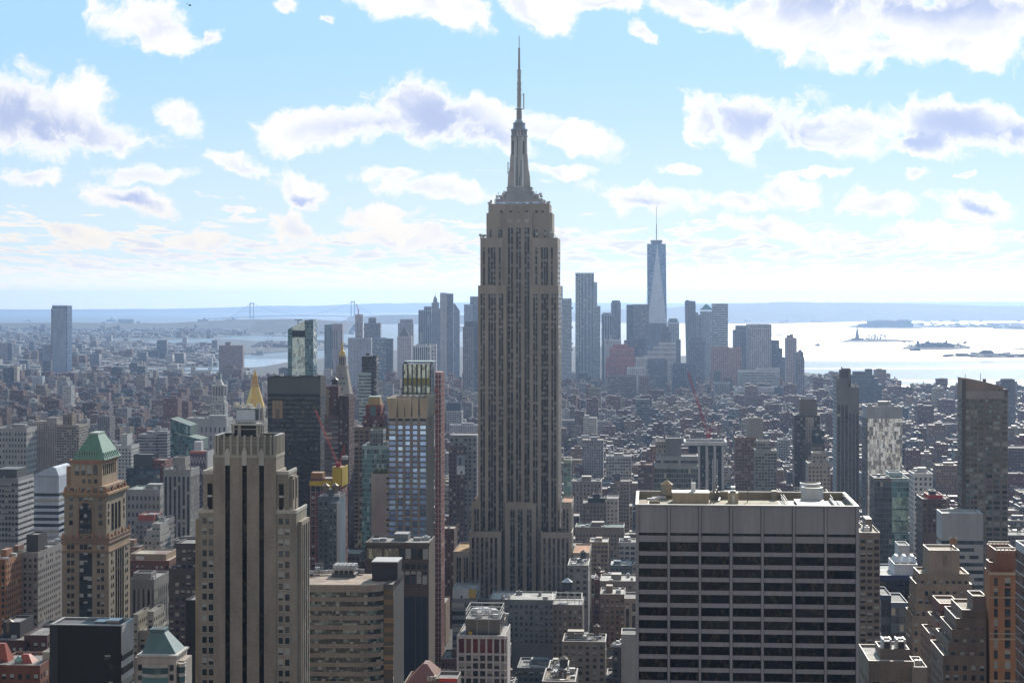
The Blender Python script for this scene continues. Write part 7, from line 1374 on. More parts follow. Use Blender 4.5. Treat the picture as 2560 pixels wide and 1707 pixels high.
FT('dark narrow block at the foot of the gridded domed tower', 1690, 1702, 850, 5500, (.12, .12, .14), 'far'); b = B('flared_tower', 'grey tower flaring wider towards its slanted top, right of the far glass spire tower', 'skyscraper', 1717, 1739, 6000, 34, ang=0.0, yb=820, yt=751); m = MB(); P0 = [(b.x(1719), 0), (b.x(1739), 0), (b.x(1739), 34), (b.x(1719), 34)]; P1 = [(b.x(1714), 0), (b.x(1739), 0), (b.x(1739), 34), (b.x(1714), 34)]; zt = b.z(753)
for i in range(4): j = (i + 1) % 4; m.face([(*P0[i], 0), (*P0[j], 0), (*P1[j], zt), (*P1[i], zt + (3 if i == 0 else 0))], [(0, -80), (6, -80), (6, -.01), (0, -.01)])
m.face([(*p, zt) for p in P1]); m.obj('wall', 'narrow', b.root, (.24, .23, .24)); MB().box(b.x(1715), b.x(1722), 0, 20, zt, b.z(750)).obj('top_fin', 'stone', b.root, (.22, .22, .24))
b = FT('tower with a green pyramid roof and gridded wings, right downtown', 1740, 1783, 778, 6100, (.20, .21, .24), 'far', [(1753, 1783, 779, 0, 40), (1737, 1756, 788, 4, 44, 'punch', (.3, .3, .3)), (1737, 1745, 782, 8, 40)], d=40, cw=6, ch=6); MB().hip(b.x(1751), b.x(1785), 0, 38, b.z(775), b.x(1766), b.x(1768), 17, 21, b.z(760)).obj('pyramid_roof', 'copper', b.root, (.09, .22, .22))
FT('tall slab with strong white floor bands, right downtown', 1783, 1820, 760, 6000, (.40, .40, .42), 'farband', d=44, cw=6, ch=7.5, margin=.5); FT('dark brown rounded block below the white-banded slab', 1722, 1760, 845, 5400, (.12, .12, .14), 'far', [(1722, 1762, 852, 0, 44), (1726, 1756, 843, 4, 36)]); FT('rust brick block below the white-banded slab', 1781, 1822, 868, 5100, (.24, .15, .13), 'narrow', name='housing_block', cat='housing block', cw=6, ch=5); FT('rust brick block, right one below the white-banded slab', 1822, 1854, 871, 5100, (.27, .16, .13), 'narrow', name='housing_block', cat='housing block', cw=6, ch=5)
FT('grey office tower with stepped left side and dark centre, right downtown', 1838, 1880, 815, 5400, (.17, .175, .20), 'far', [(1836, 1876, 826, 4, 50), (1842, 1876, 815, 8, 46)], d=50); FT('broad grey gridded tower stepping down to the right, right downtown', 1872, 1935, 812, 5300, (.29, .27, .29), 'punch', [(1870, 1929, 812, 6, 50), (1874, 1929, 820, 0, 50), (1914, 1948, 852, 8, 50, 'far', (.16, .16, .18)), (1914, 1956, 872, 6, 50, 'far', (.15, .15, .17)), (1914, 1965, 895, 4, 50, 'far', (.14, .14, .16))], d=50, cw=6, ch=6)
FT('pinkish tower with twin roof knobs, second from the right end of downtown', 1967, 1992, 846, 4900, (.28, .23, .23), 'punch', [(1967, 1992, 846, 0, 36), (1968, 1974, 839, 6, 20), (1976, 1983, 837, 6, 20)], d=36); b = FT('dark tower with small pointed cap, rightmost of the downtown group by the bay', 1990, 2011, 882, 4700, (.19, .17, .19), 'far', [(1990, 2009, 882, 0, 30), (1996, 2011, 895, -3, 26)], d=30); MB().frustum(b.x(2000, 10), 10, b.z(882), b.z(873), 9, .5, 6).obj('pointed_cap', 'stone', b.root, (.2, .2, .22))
# middle-distance blocks below the downtown group
FT('massive red brick stepped building below the downtown group', 1515, 1590, 868, 5150, (.26, .10, .085), 'far', [(1525, 1586, 872, 0, 50), (1533, 1570, 862, 6, 44), (1518, 1590, 895, -6, 50), (1515, 1590, 910, -10, 50)], name='warehouse', cat='warehouse', d=50); FT('white stepped terrace building below the far glass spire tower', 1612, 1690, 866, 5200, (.45, .47, .50), 'farband', [(1650, 1690, 858, 6, 50), (1636, 1690, 868, 4, 50), (1622, 1690, 880, 2, 50), (1612, 1690, 892, 0, 50)], name='office_block', cat='office block', d=50, cw=6); FT('dark glass block in front of the white terrace building', 1620, 1668, 900, 4750, (.11, .11, .13), 'farband', name='office_block', cat='office block'); FT('white small-windowed block left of the dark glass block', 1570, 1612, 920, 4650, (.40, .40, .42), 'punch', name='office_block', cat='office block'); FT('white gridded block, left one of two under the white terrace building', 1592, 1618, 895, 4800, (.42, .38, .36), 'punch', name='office_block', cat='office block', cw=5, ch=5); FT('dark purple block behind the red crane boom', 1682, 1740, 910, 4650, (.09, .10, .13), 'far', name='office_block', cat='office block'); FT('brown striped slab in front of the red brick stepped building', 1520, 1590, 940, 4500, (.22, .21, .19), 'farband', name='office_block', cat='office block'); FT('tan prewar slab beside the dark glass block', 1600, 1622, 942, 4500, (.26, .17, .14), 'punch', name='apartment_block', cat='apartment block')
FT('long white gridded block below the right downtown group', 1842, 1935, 972, 4300, (.46, .46, .48), 'wide', [(1842, 1935, 976, 0, 50), (1850, 1935, 970, 4, 46)], name='office_block', cat='office block', cw=6, ch=7); FT('white banded low building under the right downtown group', 1850, 1950, 926, 4800, (.44, .44, .47), 'farband', [(1850, 1950, 928, 0, 50), (1895, 1950, 922, 4, 40)], name='office_block', cat='office block'); FT('beige apartment block in front of the long white gridded block', 1826, 1868, 1022, 3885, (.36, .31, .27), 'punch', name='apartment_block', cat='apartment block'); FT('grey glass slab left of the long white gridded block', 1788, 1826, 958, 4500, (.26, .27, .29), 'far', name='office_block', cat='office block'); FT('dark teal glass building among low roofs right of the tallest tower', 1592, 1625, 1000, 3435, (.14, .18, .19), 'farband', name='glass_building', cat='glass building', ch=5); FT('brick church-like block with gabled roofs right of the tallest tower', 1466, 1512, 1010, 4156, (.17, .09, .075), 'far', name='school', cat='school'); FT('wide brick block with white frames right of the tallest tower', 1524, 1577, 1057, 3435, (.19, .15, .14), 'apart', [(1524, 1577, 1058, 0, 30), (1545, 1557, 1040, 8, 20)], name='apartment_block', cat='apartment block'); FT('dark wide low loft right of the tallest tower', 1441, 1498, 1067, 3435, (.10, .10, .11), 'far', name='loft_building', cat='loft building'); FT('grey stone loft with dark cornice touching the right side of the tallest tower', 1406, 1440, 1052, 3200, (.30, .29, .30), 'wide', name='loft_building', cat='loft building', cw=4, ch=4.5); FT('tan stepped prewar block on the right, behind the silver glass tower', 2270, 2325, 1000, 4085, (.30, .24, .21), 'punch', [(2270, 2325, 1018, 0, 40), (2290, 2312, 996, 6, 34)], name='apartment_block', cat='apartment block'); FT('dark brown slab right of the silver glass tower', 2318, 2342, 1035, 3700, (.14, .10, .11), 'far', name='apartment_block', cat='apartment block'); FT('pinkish stepped block right of the silver glass tower', 2275, 2325, 1076, 3160, (.27, .20, .185), 'punch', [(2275, 2325, 1086, 0, 34), (2284, 2312, 1070, 5, 28), (2292, 2302, 1066, 10, 20)], name='apartment_block', cat='apartment block'); FT('rose brick block left of the slant-topped apartment tower', 2345, 2392, 1062, 3250, (.24, .165, .16), 'punch', name='apartment_block', cat='apartment block'); FT('brown warehouse at the right edge behind the slant-topped tower', 2522, 2580, 1122, 2400, (.17, .12, .11), 'wide', name='warehouse', cat='warehouse', cw=4, ch=4)
# ------------------------------------------------------------------ suspension bridge
def bridge():
    o = bpy.data.objects.new('suspension_bridge', None); COL.objects.link(o); Y = 24000; p = at(757, 804, Y); o.location = (p.x, p.y, 0); o['label'] = 'long suspension bridge with two tall towers on the far left horizon'; o['category'] = 'bridge'
    L = lambda q: Vector((at(q[0], q[1], Y).x - p.x, 0, at(q[0], q[1], Y).z)); C = (.10, .13, .17)
    for x, t, b_ in ((629.5, 756.5, 803), (882, 753, 805)):
        m = MB(); w = 4.2 / F * Y
        for s in (-1, 1):
            a = L((x, b_)); c = L((x, t)); m.box(a.x + s * w - 6, a.x + s * w + 6, -10, 10, 0, c.z)
        for zz in (L((x, t)).z - 9, L((x, 792)).z): m.box(a.x - w, a.x + w, -9, 9, zz - 8, zz + 8, bottom=True)
        m.obj('bridge_tower', 'paint', o, C)
    m = MB(); pts = []
    def cab(xa, ya, xb, yb_, sag):
        q = [(xa + (xb - xa) * i / 20, ya + (yb_ - ya) * i / 20 + sag * 4 * (i / 20) * (1 - i / 20)) for i in range(21)]
        for a, c in zip(q, q[1:]):
            for dy_ in (-9, 9): m.bar(L(a) + Vector((0, dy_, 0)), L(c) + Vector((0, dy_, 0)), 2.0)
        return q
    q1 = cab(629.5, 757, 882, 754, 31); q0 = cab(570, 796, 629.5, 757, 2); q2 = cab(882, 754, 940, 791, 2); m.obj('main_cable', 'paint', o, C)
    h = MB()
    for a in q1[1:-1] + q0[2:-1] + q2[1:-2]: f = (a[0] - 560) / 380; h.bar(L(a), L((a[0], 797 - 10 * math.sin(math.pi * max(0, min(1, f))) * .9)), .9)
    h.obj('hanger', 'paint', o, C); d = MB(); dk = [(520 + 480 * i / 24, 797.5 - 8.5 * math.sin(math.pi * i / 24)) for i in range(25)]
    for a, c in zip(dk, dk[1:]): A, Bq = L(a), L(c); d.face([(A.x, -12, A.z - 4), (Bq.x, -12, Bq.z - 4), (Bq.x, -12, Bq.z + 4), (A.x, -12, A.z + 4)]); d.face([(A.x, -12, A.z + 4), (Bq.x, -12, Bq.z + 4), (Bq.x, 12, Bq.z + 4), (A.x, 12, A.z + 4)])
    d.obj('deck', 'paint', o, C)
    pr = MB()
    for a in dk[:4] + dk[-6:]: A = L(a); pr.box(A.x - 4, A.x + 4, -10, 10, 0, A.z - 4)
    pr.obj('approach_pier', 'paint', o, C)
bridge()
# ------------------------------------------------------------------ islands, ships, helicopter
def thing(name, label, cat, p, group=None):
    o = bpy.data.objects.new(name, None); COL.objects.link(o); o.location = p; o['label'] = label; o['category'] = cat
    if group: o['group'] = group
    return o
def monument():
    p = onz(2143, 850, 4); o = thing('statue', 'robed statue with raised torch on a pedestal, on a small bay island', 'statue', p); k = p.y / F; G_ = (.12, .15, .14)
    m = MB().frustum(0, 0, 0, 5 * k, 17 * k, 15 * k, 11); m.obj('star_base', 'stone', o, (.2, .19, .18)); MB().frustum(0, 0, 5 * k, 17 * k, 7 * k, 4.6 * k, 4).obj('pedestal', 'stone', o, (.22, .2, .19))
    m = MB()
    for a, b_ in zip([(17, 3.0), (21, 3.1), (25, 2.4), (28, 2.0), (29, 1.0)], [(21, 3.1), (25, 2.4), (28, 2.0), (29, 1.0), (31.5, 1.1)]): m.frustum(0, 0, a[0] * k, b_[0] * k, a[1] * k, b_[1] * k, 10)
    m.frustum(0, 0, 31.5 * k, 33 * k, 1.1 * k, .4 * k, 8); m.bar((-1.5 * k, 0, 27.5 * k), (-1.0 * k, 0, 34 * k), .62 * k, 6); m.frustum(-1.0 * k, 0, 34 * k, 36.5 * k, .9 * k, .2 * k, 6); m.bar((1.6 * k, 0, 27 * k), (2.3 * k, 0, 23 * k), .7 * k, 6); m.obj('figure', 'copper', o, G_)
monument()
def far_hall(name, label, cat, p, parts, col=(.16, .14, .13)):
    o = thing(name, label, cat, p); k = p.y / F
    for (nm, x0, x1, z0, z1, kind) in parts:
        m = MB()
        if kind == 'box': m.box(x0 * k, x1 * k, -6 * k, 6 * k, z0 * k, z1 * k)
        elif kind == 'roof': m.hip(x0 * k, x1 * k, -6 * k, 6 * k, z0 * k, x0 * k + (x1 - x0) * .2 * k, x1 * k - (x1 - x0) * .2 * k, -1 * k, 1 * k, z1 * k)
        else: m.frustum((x0 + x1) / 2 * k, 0, z0 * k, z1 * k, (x1 - x0) / 2 * k, .2 * k, 8)
        m.obj(nm, 'stone', o, col)
far_hall('museum_hall', 'long dark hall with paired turrets on the tree-ringed island in the bay', 'hall', onz(2338, 868, 4), [('wall', -40, 45, 0, 8, 'box'), ('roof', -42, 47, 8, 12, 'roof'), ('turret', -46, -41, 0, 14, 'box'), ('turret_cap', -46.5, -40.5, 14, 19, 'cone'), ('turret', -20, -15, 0, 14, 'box'), ('turret_cap', -20.5, -14.5, 14, 19, 'cone'), ('turret', 26, 30, 0, 15, 'box'), ('turret_cap', 25.5, 30.5, 15, 20, 'cone')])
far_hall('rail_terminal', 'dark gabled terminal with a spire on the waterfront at far right', 'terminal', onz(2466, 889, 4), [('wall', -16, 18, 0, 9, 'box'), ('roof', -17, 19, 9, 14, 'roof'), ('clock_spire', -6, -1, 9, 20, 'cone'), ('shed', -46, -16, 0, 4, 'box'), ('shed', 18, 90, 0, 5, 'box')])
far_hall('terminal_block', 'huge blue-grey warehouse block on the bay shore behind the statue', 'warehouse', onz(2216, 818, 4), [('wall', -70, 66, 0, 9, 'box'), ('upper_wall', -48, 62, 9, 15, 'box'), ('roof', -40, 20, 15, 18, 'roof'), ('roof', 22, 62, 15, 19, 'roof')], (.17, .19, .23))
far_hall('waterside_shed', 'low pale shed on the left inlet shore', 'shed', onz(560, 880, 3), [('wall', -12, 14, 0, 3, 'box'), ('roof', -12, 14, 3, 5, 'roof')], (.5, .5, .5))
def tree(name, label, p, h, r, col, seed, group=None, n=70):
    o = thing(name, label, 'tree', p, group); rng = random.Random(seed)
    m = MB().frustum(0, 0, 0, h * .5, r * .09, r * .05, 6); m.obj('trunk', 'paint', o, (.06, .045, .035)); m = MB()
    for k in range(n):
        a, b_, c = rng.uniform(0, 6.28), rng.random() ** .5 * r, rng.uniform(.3, 1); rr = r * rng.uniform(.12, .26); x, y, z = b_ * math.cos(a) * (1.15 - c * .5), b_ * math.sin(a) * (1.15 - c * .5), h * c
        for t in range(3): v = [Vector((x, y, z)) + Vector((rng.uniform(-1, 1), rng.uniform(-1, 1), rng.uniform(-.8, .8))) * rr for _ in range(3)]; m.face(v)
    m.obj('crown', 'leaves', o, col)
rng = random.Random(21)
POS = ['leftmost', 'second', 'third', 'fourth', 'fifth', 'sixth', 'seventh', 'eighth', 'ninth', 'tenth']
for i in range(7): tree('island_tree', f'dark tree on the statue island, {POS[i]} of its row from the left', onz(2172 + 7 * i, 851, 4), 38 + 8 * rng.random(), 26, (.05, .045, .03), 30 + i, 'trees on the statue island', 40)
for i in range(10): tree('island_tree', f'dark autumn tree on the hall island, {POS[i]} from the left', onz(2262 + 17.5 * i, 870, 4), 34 + 14 * rng.random(), 30, (.08, .055, .03), 50 + i, 'trees on the hall island', 40)
k = 0
for (x0, x1, y0, y1, n, c, lab) in ((412, 462, 985, 1012, 14, (.26, .13, .03), 'orange'), (285, 330, 895, 912, 9, (.22, .13, .04), 'rust'), (205, 245, 1010, 1020, 6, (.17, .12, .03), 'olive'), (1520, 1580, 1048, 1058, 6, (.22, .10, .03), 'russet')):
    m = MB(); rr_ = random.Random(n)
    for j in range(n * 9):
        p = onz(rr_.uniform(x0, x1), rr_.uniform(y0, y1), 3); R_ = rr_.uniform(5, 9)
        for q in range(16): a = Vector((rr_.gauss(0, 1), rr_.gauss(0, 1), rr_.uniform(.1, 1.9))) * R_ * .75; v = [p + a + Vector((rr_.uniform(-1, 1), rr_.uniform(-1, 1), rr_.uniform(-1, 1))) * R_ * .45 for _ in range(3)]; m.face(v)
    m.obj('park_foliage', 'leaves', None, c, kind='stuff', label=f'{lab} autumn trees of a park among the low roofs')
def ship(name, label, px, py, L_, H_, col, super_=.3):
    p = onz(px, py, 0); o = thing(name, label, 'ship', p); m = MB(); q = [(-L_ / 2, 0), (-L_ * .42, -L_ * .07), (L_ * .4, -L_ * .07), (L_ / 2, 0), (L_ * .4, L_ * .07), (-L_ * .42, L_ * .07)]
    for i in range(6): a, b_ = q[i], q[(i + 1) % 6]; m.face([(*a, 0), (*b_, 0), (b_[0] * 1.04, b_[1] * 1.1, H_), (a[0] * 1.04, a[1] * 1.1, H_)])
    m.face([(a * 1.04, b_ * 1.1, H_) for a, b_ in q]); m.obj('hull', 'paint', o, col); MB().box(-L_ * .1, L_ * (super_ - .1), -L_ * .045, L_ * .045, H_, H_ * 2.2).obj('cabin', 'paint', o, (.5, .5, .5)); MB().bar((0, 0, H_ * 2), (0, 0, H_ * 4), L_ * .01).obj('mast', 'metal', o, (.2, .2, .2))
ship('cargo_ship', 'grey ship with a central mast on the left horizon beside the long pale housing slab', 278, 804, 130, 22, (.12, .15, .2)); ship('ferry', 'tiny pale ferry on the water near the left edge', 68, 803, 110, 8, (.35, .38, .42), .5); ship('boat', 'small dark boat heading toward the statue in the bright bay', 2044, 865, 32, 9, (.1, .1, .1)); ship('barge', 'small dark boat just below the hall island', 2288, 877, 60, 8, (.09, .08, .08), .5); ship('harbour_ferry', 'white boat at the pier left of the angular glass tower', 643, 887, 60, 9, (.6, .6, .6), .6)
for i, (px, py, t) in enumerate(((667, 880, 843), (679, 879, 839))):
    p = onz(px, py, 3); o = thing('port_crane', f'red and blue dock crane by the inlet, {"left" if i == 0 else "right"} one of two', 'crane', p, 'dock cranes by the inlet'); kk = p.y / F; m = MB()
    for s in (-1, 1): m.bar((s * 4 * kk, 0, 0), (s * 2.5 * kk, 0, 22 * kk), .5 * kk)
    m.box(-4 * kk, 4 * kk, -3, 3, 11 * kk, 12.5 * kk); m.obj('crane_legs', 'paint', o, (.35, .1, .12)); MB().bar((-3 * kk, 0, 20 * kk), (4 * kk, 0, (py - t) * kk), .5 * kk).obj('crane_boom', 'paint', o, (.12, .14, .2))
def helicopter():
    Y = 900; p = at(475, 14, Y); o = thing('helicopter', 'small dark helicopter high in the sky at upper left', 'helicopter', p); k = Y / F; m = MB()
    pr = [(-3.6, .3), (-3, 1.2), (-1.5, 1.9), (.5, 1.9), (2, 1.3), (3.2, .5)]
    for (xa, ra), (xb, rb) in zip(pr, pr[1:]):
        for i in range(8):
            a, b_ = 2 * math.pi * i / 8, 2 * math.pi * (i + 1) / 8; f = lambda x, r, t: (x * k * 1.1, r * math.cos(t) * k * .8, r * math.sin(t) * k)
            m.face([f(xb, rb, a), f(xb, rb, b_), f(xa, ra, b_), f(xa, ra, a)])
    bd = m.obj('fuselage', 'gloss', o, (.03, .05, .07)); MB().bar((-2.5 * k, 0, .6 * k), (-9 * k, 0, 1.6 * k), .32 * k).obj('tail_boom', 'gloss', o, (.03, .05, .07)); MB().box(-9.6 * k, -8.6 * k, -.1, .1, .6 * k, 3.6 * k, bottom=True).obj('tail_fin', 'gloss', o, (.03, .04, .06)); MB().bar((0, 0, 1.6 * k), (0, 0, 2.8 * k), .25 * k).obj('rotor_mast', 'metal', o, (.1, .1, .1))
    m = MB(); m.box(-7 * k, 7 * k, -.25 * k, .25 * k, 2.75 * k, 2.85 * k, bottom=True); m.box(-.25 * k, .25 * k, -7 * k, 7 * k, 2.7 * k, 2.8 * k, bottom=True); m.obj('rotor_blades', 'paint', o, (.05, .05, .05)); m = MB()
    for s in (-1, 1): m.bar((-2.2 * k, s * 1.2 * k, -2.2 * k), (2.4 * k, s * 1.2 * k, -2.2 * k), .14 * k); m.bar((-1 * k, s * .9 * k, -1.2 * k), (-1 * k, s * 1.2 * k, -2.2 * k), .1 * k); m.bar((1 * k, s * .9 * k, -1.2 * k), (1 * k, s * 1.2 * k, -2.2 * k), .1 * k)
    m.obj('skid', 'metal', o, (.05, .05, .05)); o.rotation_euler = (0, R(12), R(-15))
helicopter()
# ------------------------------------------------------------------ all the other city buildings on the street grid
import numpy as np
RG = random.Random(77)
PAL = [((.20, .085, .06), 'red brick'), ((.16, .075, .06), 'dark red brick'), ((.26, .16, .11), 'brown brick'), ((.33, .25, .18), 'tan brick'), ((.38, .33, .27), 'beige stone'), ((.46, .43, .40), 'pale grey'), ((.30, .28, .27), 'mid grey'), ((.55, .53, .50), 'white'), ((.12, .11, .12), 'charcoal'), ((.20, .17, .16), 'grey-brown'), ((.24, .13, .10), 'rust brown'), ((.13, .15, .17), 'slate')]
RPAL = [((.10, .10, .105), 'black tar roof'), ((.22, .21, .20), 'grey roof'), ((.32, .31, .30), 'pale roof'), ((.44, .43, .41), 'white roof'), ((.30, .24, .18), 'tan roof'), ((.16, .15, .15), 'dark roof')]
lots = []
def blocked(x0, x1, y0, y1):
    for a, b_, c, d in FOOT:
        if x0 < b_ + 2 and x1 > a - 2 and y0 < d + 2 and y1 > c - 2: return True
    return False
AVES = [-139 + 281 * k for k in range(-12, 12)]
def shore_ok(X, Y):                                     # keep the lots on dry land
    py = HY + CAMZ * F / Y; px = CX + X / Y * F
    if Y > 7600: return False
    lim = [(0, 1400), (540, 930), (700, 922), (870, 902), (1100, 876), (1500, 874), (1700, 896), (1800, 900), (2010, 938), (2209, 963), (2274, 985), (2394, 993), (3000, 996)]
    if px < 545: return py > 826
    for (a, ya), (b_, yb_) in zip(lim, lim[1:]):
        if a <= px < b_: return py > ya + (yb_ - ya) * (px - a) / (b_ - a) + 3
    return py > 996
gy = 560.0; parks = []
while gy < 5600:
    for ax in AVES:
        if 17 < 0: pass
        av = 15 if gy < 2300 else 6; x0b, x1b = ax + av, ax + 281 - av
        Yc = gy; lim = .33 * Yc + 120
        if x1b * GC + gy * GS < -lim or x0b * GC + gy * GS > lim: continue
        if gy > 1900 and RG.random() < .05: parks.append((x0b, x1b, gy)); continue
        for row in (0, 1):
            x = x0b
            while x < x1b - 8:
                far = gy > 2700
                wd = RG.uniform(9, 24) if far else RG.choice((RG.uniform(9, 16), RG.uniform(15, 28), RG.uniform(22, 42)))
                wd = min(wd, x1b - x)
                dp = 29.5 if RG.random() < .7 else RG.uniform(20, 29)
                y0 = gy + row * 30.5 + (0 if row == 0 else 0); y1 = y0 + dp
                X = (x + wd / 2) * GC + y0 * GS; Yw = y0 * GC - (x + wd / 2) * GS
                if gy < 1500: hgt = RG.choice((RG.uniform(24, 50), RG.uniform(35, 70), RG.uniform(50, 95)))
                elif gy < 2400: hgt = RG.choice((RG.uniform(14, 26), RG.uniform(17, 36), RG.uniform(24, 50)))
                elif gy < 3600: hgt = RG.choice((RG.uniform(12, 22), RG.uniform(14, 32), RG.uniform(18, 50)))
                else: hgt = RG.choice((RG.uniform(11, 20), RG.uniform(11, 24), RG.uniform(14, 46)))
                if gy > 1450 and RG.random() < .055: hgt += RG.uniform(12, 42); wd = min(max(wd, RG.uniform(16, 34)), x1b - x)
                px0, px1 = CX + (X - wd / 2) / Yw * F, CX + (X + wd / 2) / Yw * F
                if px1 > -60 and px0 < 2620 and shore_ok(X, Yw) and not blocked(x, x + wd, y0, y1):
                    for (a, b_, yb_, YY) in KEEP:                          # never hide what the photo shows of a known building
                        if Yw < YY and px0 < b_ + 1 and px1 > a - 1:
                            hgt = min(hgt, CAMZ - (yb_ + 3 - HY) / F * (Yw + dp))
                    if hgt > 7: lots.append((x, x + wd, y0, y1, hgt, X, Yw, px0, px1))
                x += wd + (0.6 if RG.random() < .85 else RG.uniform(4, 12))
    gy += 80.0
tuft = MB()
def leaf_clump(x, y, r, rng, n=9):
    X, Yw = x * GC + y * GS, y * GC - x * GS
    for k in range(n): a = Vector((X, Yw, 3)) + Vector((rng.gauss(0, .6), rng.gauss(0, .6), rng.uniform(.1, 1.7))) * r; tuft.face([a + Vector((rng.uniform(-1, 1), rng.uniform(-1, 1), rng.uniform(-1, 1))) * r * .5 for _ in range(3)])
for (xa, xb, yy) in parks:
    if shore_ok((xa + xb) / 2 * GC + yy * GS, yy * GC - (xa + xb) / 2 * GS):
        for k in range(70): leaf_clump(RG.uniform(xa, xb), yy + RG.uniform(0, 58), RG.uniform(3.5, 7), RG)
for ax in AVES:
    yy = 1500.0
    while yy < 4600:
        if RG.random() < .35 and shore_ok(ax * GC + yy * GS, yy * GC - ax * GS) and abs(ax * GC + yy * GS) < .3 * yy: leaf_clump(ax + RG.choice((-6, 6)), yy, RG.uniform(2.5, 4.5), RG, 6)
        yy += 14
tuft.obj('street_tree_foliage', 'leaves', None, (.20, .12, .04), kind='stuff', label='autumn trees of small parks and avenues among the roofs')
# how much of each can be seen: a coarse painter's pass over the picture
lots.sort(key=lambda l: -l[6]); idb = -np.ones((427, 640), int); S_ = 4
allb = [(l[6], l[7], l[8], HY + (CAMZ - l[4]) / l[6] * F, i, l[6] + (l[3] - l[2]), l[4]) for i, l in enumerate(lots)]
heroq = [(Y_, a, b_, max(0, yb_ - 400), -2, Y_ + 10, 0) for (a, b_, yb_, Y_) in KEEP]
for (Y_, a, b_, pt_, i, Yb, hh) in sorted(allb + heroq, key=lambda q: -q[0]):
    top_ = HY + (CAMZ - hh) / Yb * F if i >= 0 else pt_
    r0, r1, c0, c1 = int(max(0, min(pt_, top_)) / S_), int(min(1707, HY + CAMZ / Y_ * F) / S_), int(max(0, a) / S_), int(max(0, min(2560, b_)) / S_) + 1
    if r1 > r0 and c1 > c0: idb[r0:r1, c0:c1] = i
cnt = np.bincount((idb[idb >= 0]).ravel(), minlength=len(lots)); order = np.argsort(-cnt); single = set(int(i) for i in order[:270] if cnt[i] > 0)
STY = ['punch', 'punch', 'punch', 'wide', 'narrow', 'pair', 'band', 'punch', 'wide']
REL = HERO
def describe(px, py, Y_, cname, rname, feat, kindw):
    best = None
    for (nm, pl, pr, pt_, yb_, hY) in REL:
        gap = max(pl - px, px - pr, 0); d = gap + .8 * max(pt_ - py, py - yb_, 0) + 90 * abs(math.log(Y_ / hY))
        if best is None or d < best[0]: best = (d, nm, pl, pr, hY, gap)
    _, nm, pl, pr, hY, gap = best
    if pl - 6 < px < pr + 6: rel = 'in front of' if Y_ < hY else 'behind'
    else: rel = ('just ' if gap < 45 else '') + ('left of' if px < pl else 'right of')
    return f'{cname} {kindw}, {rname}{feat}, {rel} {nm}'
mass = MB(); roofm = MB(); unitm = MB(); labs = []
def clutter(m, x0, x1, y0, y1, z, rng, col, rc):
    w_, d_ = x1 - x0, y1 - y0
    bw, bd = w_ * rng.uniform(.2, .45), d_ * rng.uniform(.15, .35); bx, by = x0 + rng.uniform(.05, .5) * w_, y0 + rng.uniform(.1, .6) * d_
    m.box(bx, bx + bw, by, by + bd, z, z + rng.uniform(2.4, 5), col=col)
    for k in range(rng.choice((1, 2, 3, 4))):
        a, b_ = x0 + rng.uniform(.08, .85) * w_, y0 + rng.uniform(.05, .85) * d_; s = rng.uniform(.8, 2.4); m.box(a, a + s, b_, b_ + s, z, z + rng.uniform(.8, 2.2), col=rng.choice(((.34, .34, .34), (.5, .5, .48), (.2, .2, .2), (.1, .1, .1), (.14, .13, .12))))
nS = 0; parts_made = []
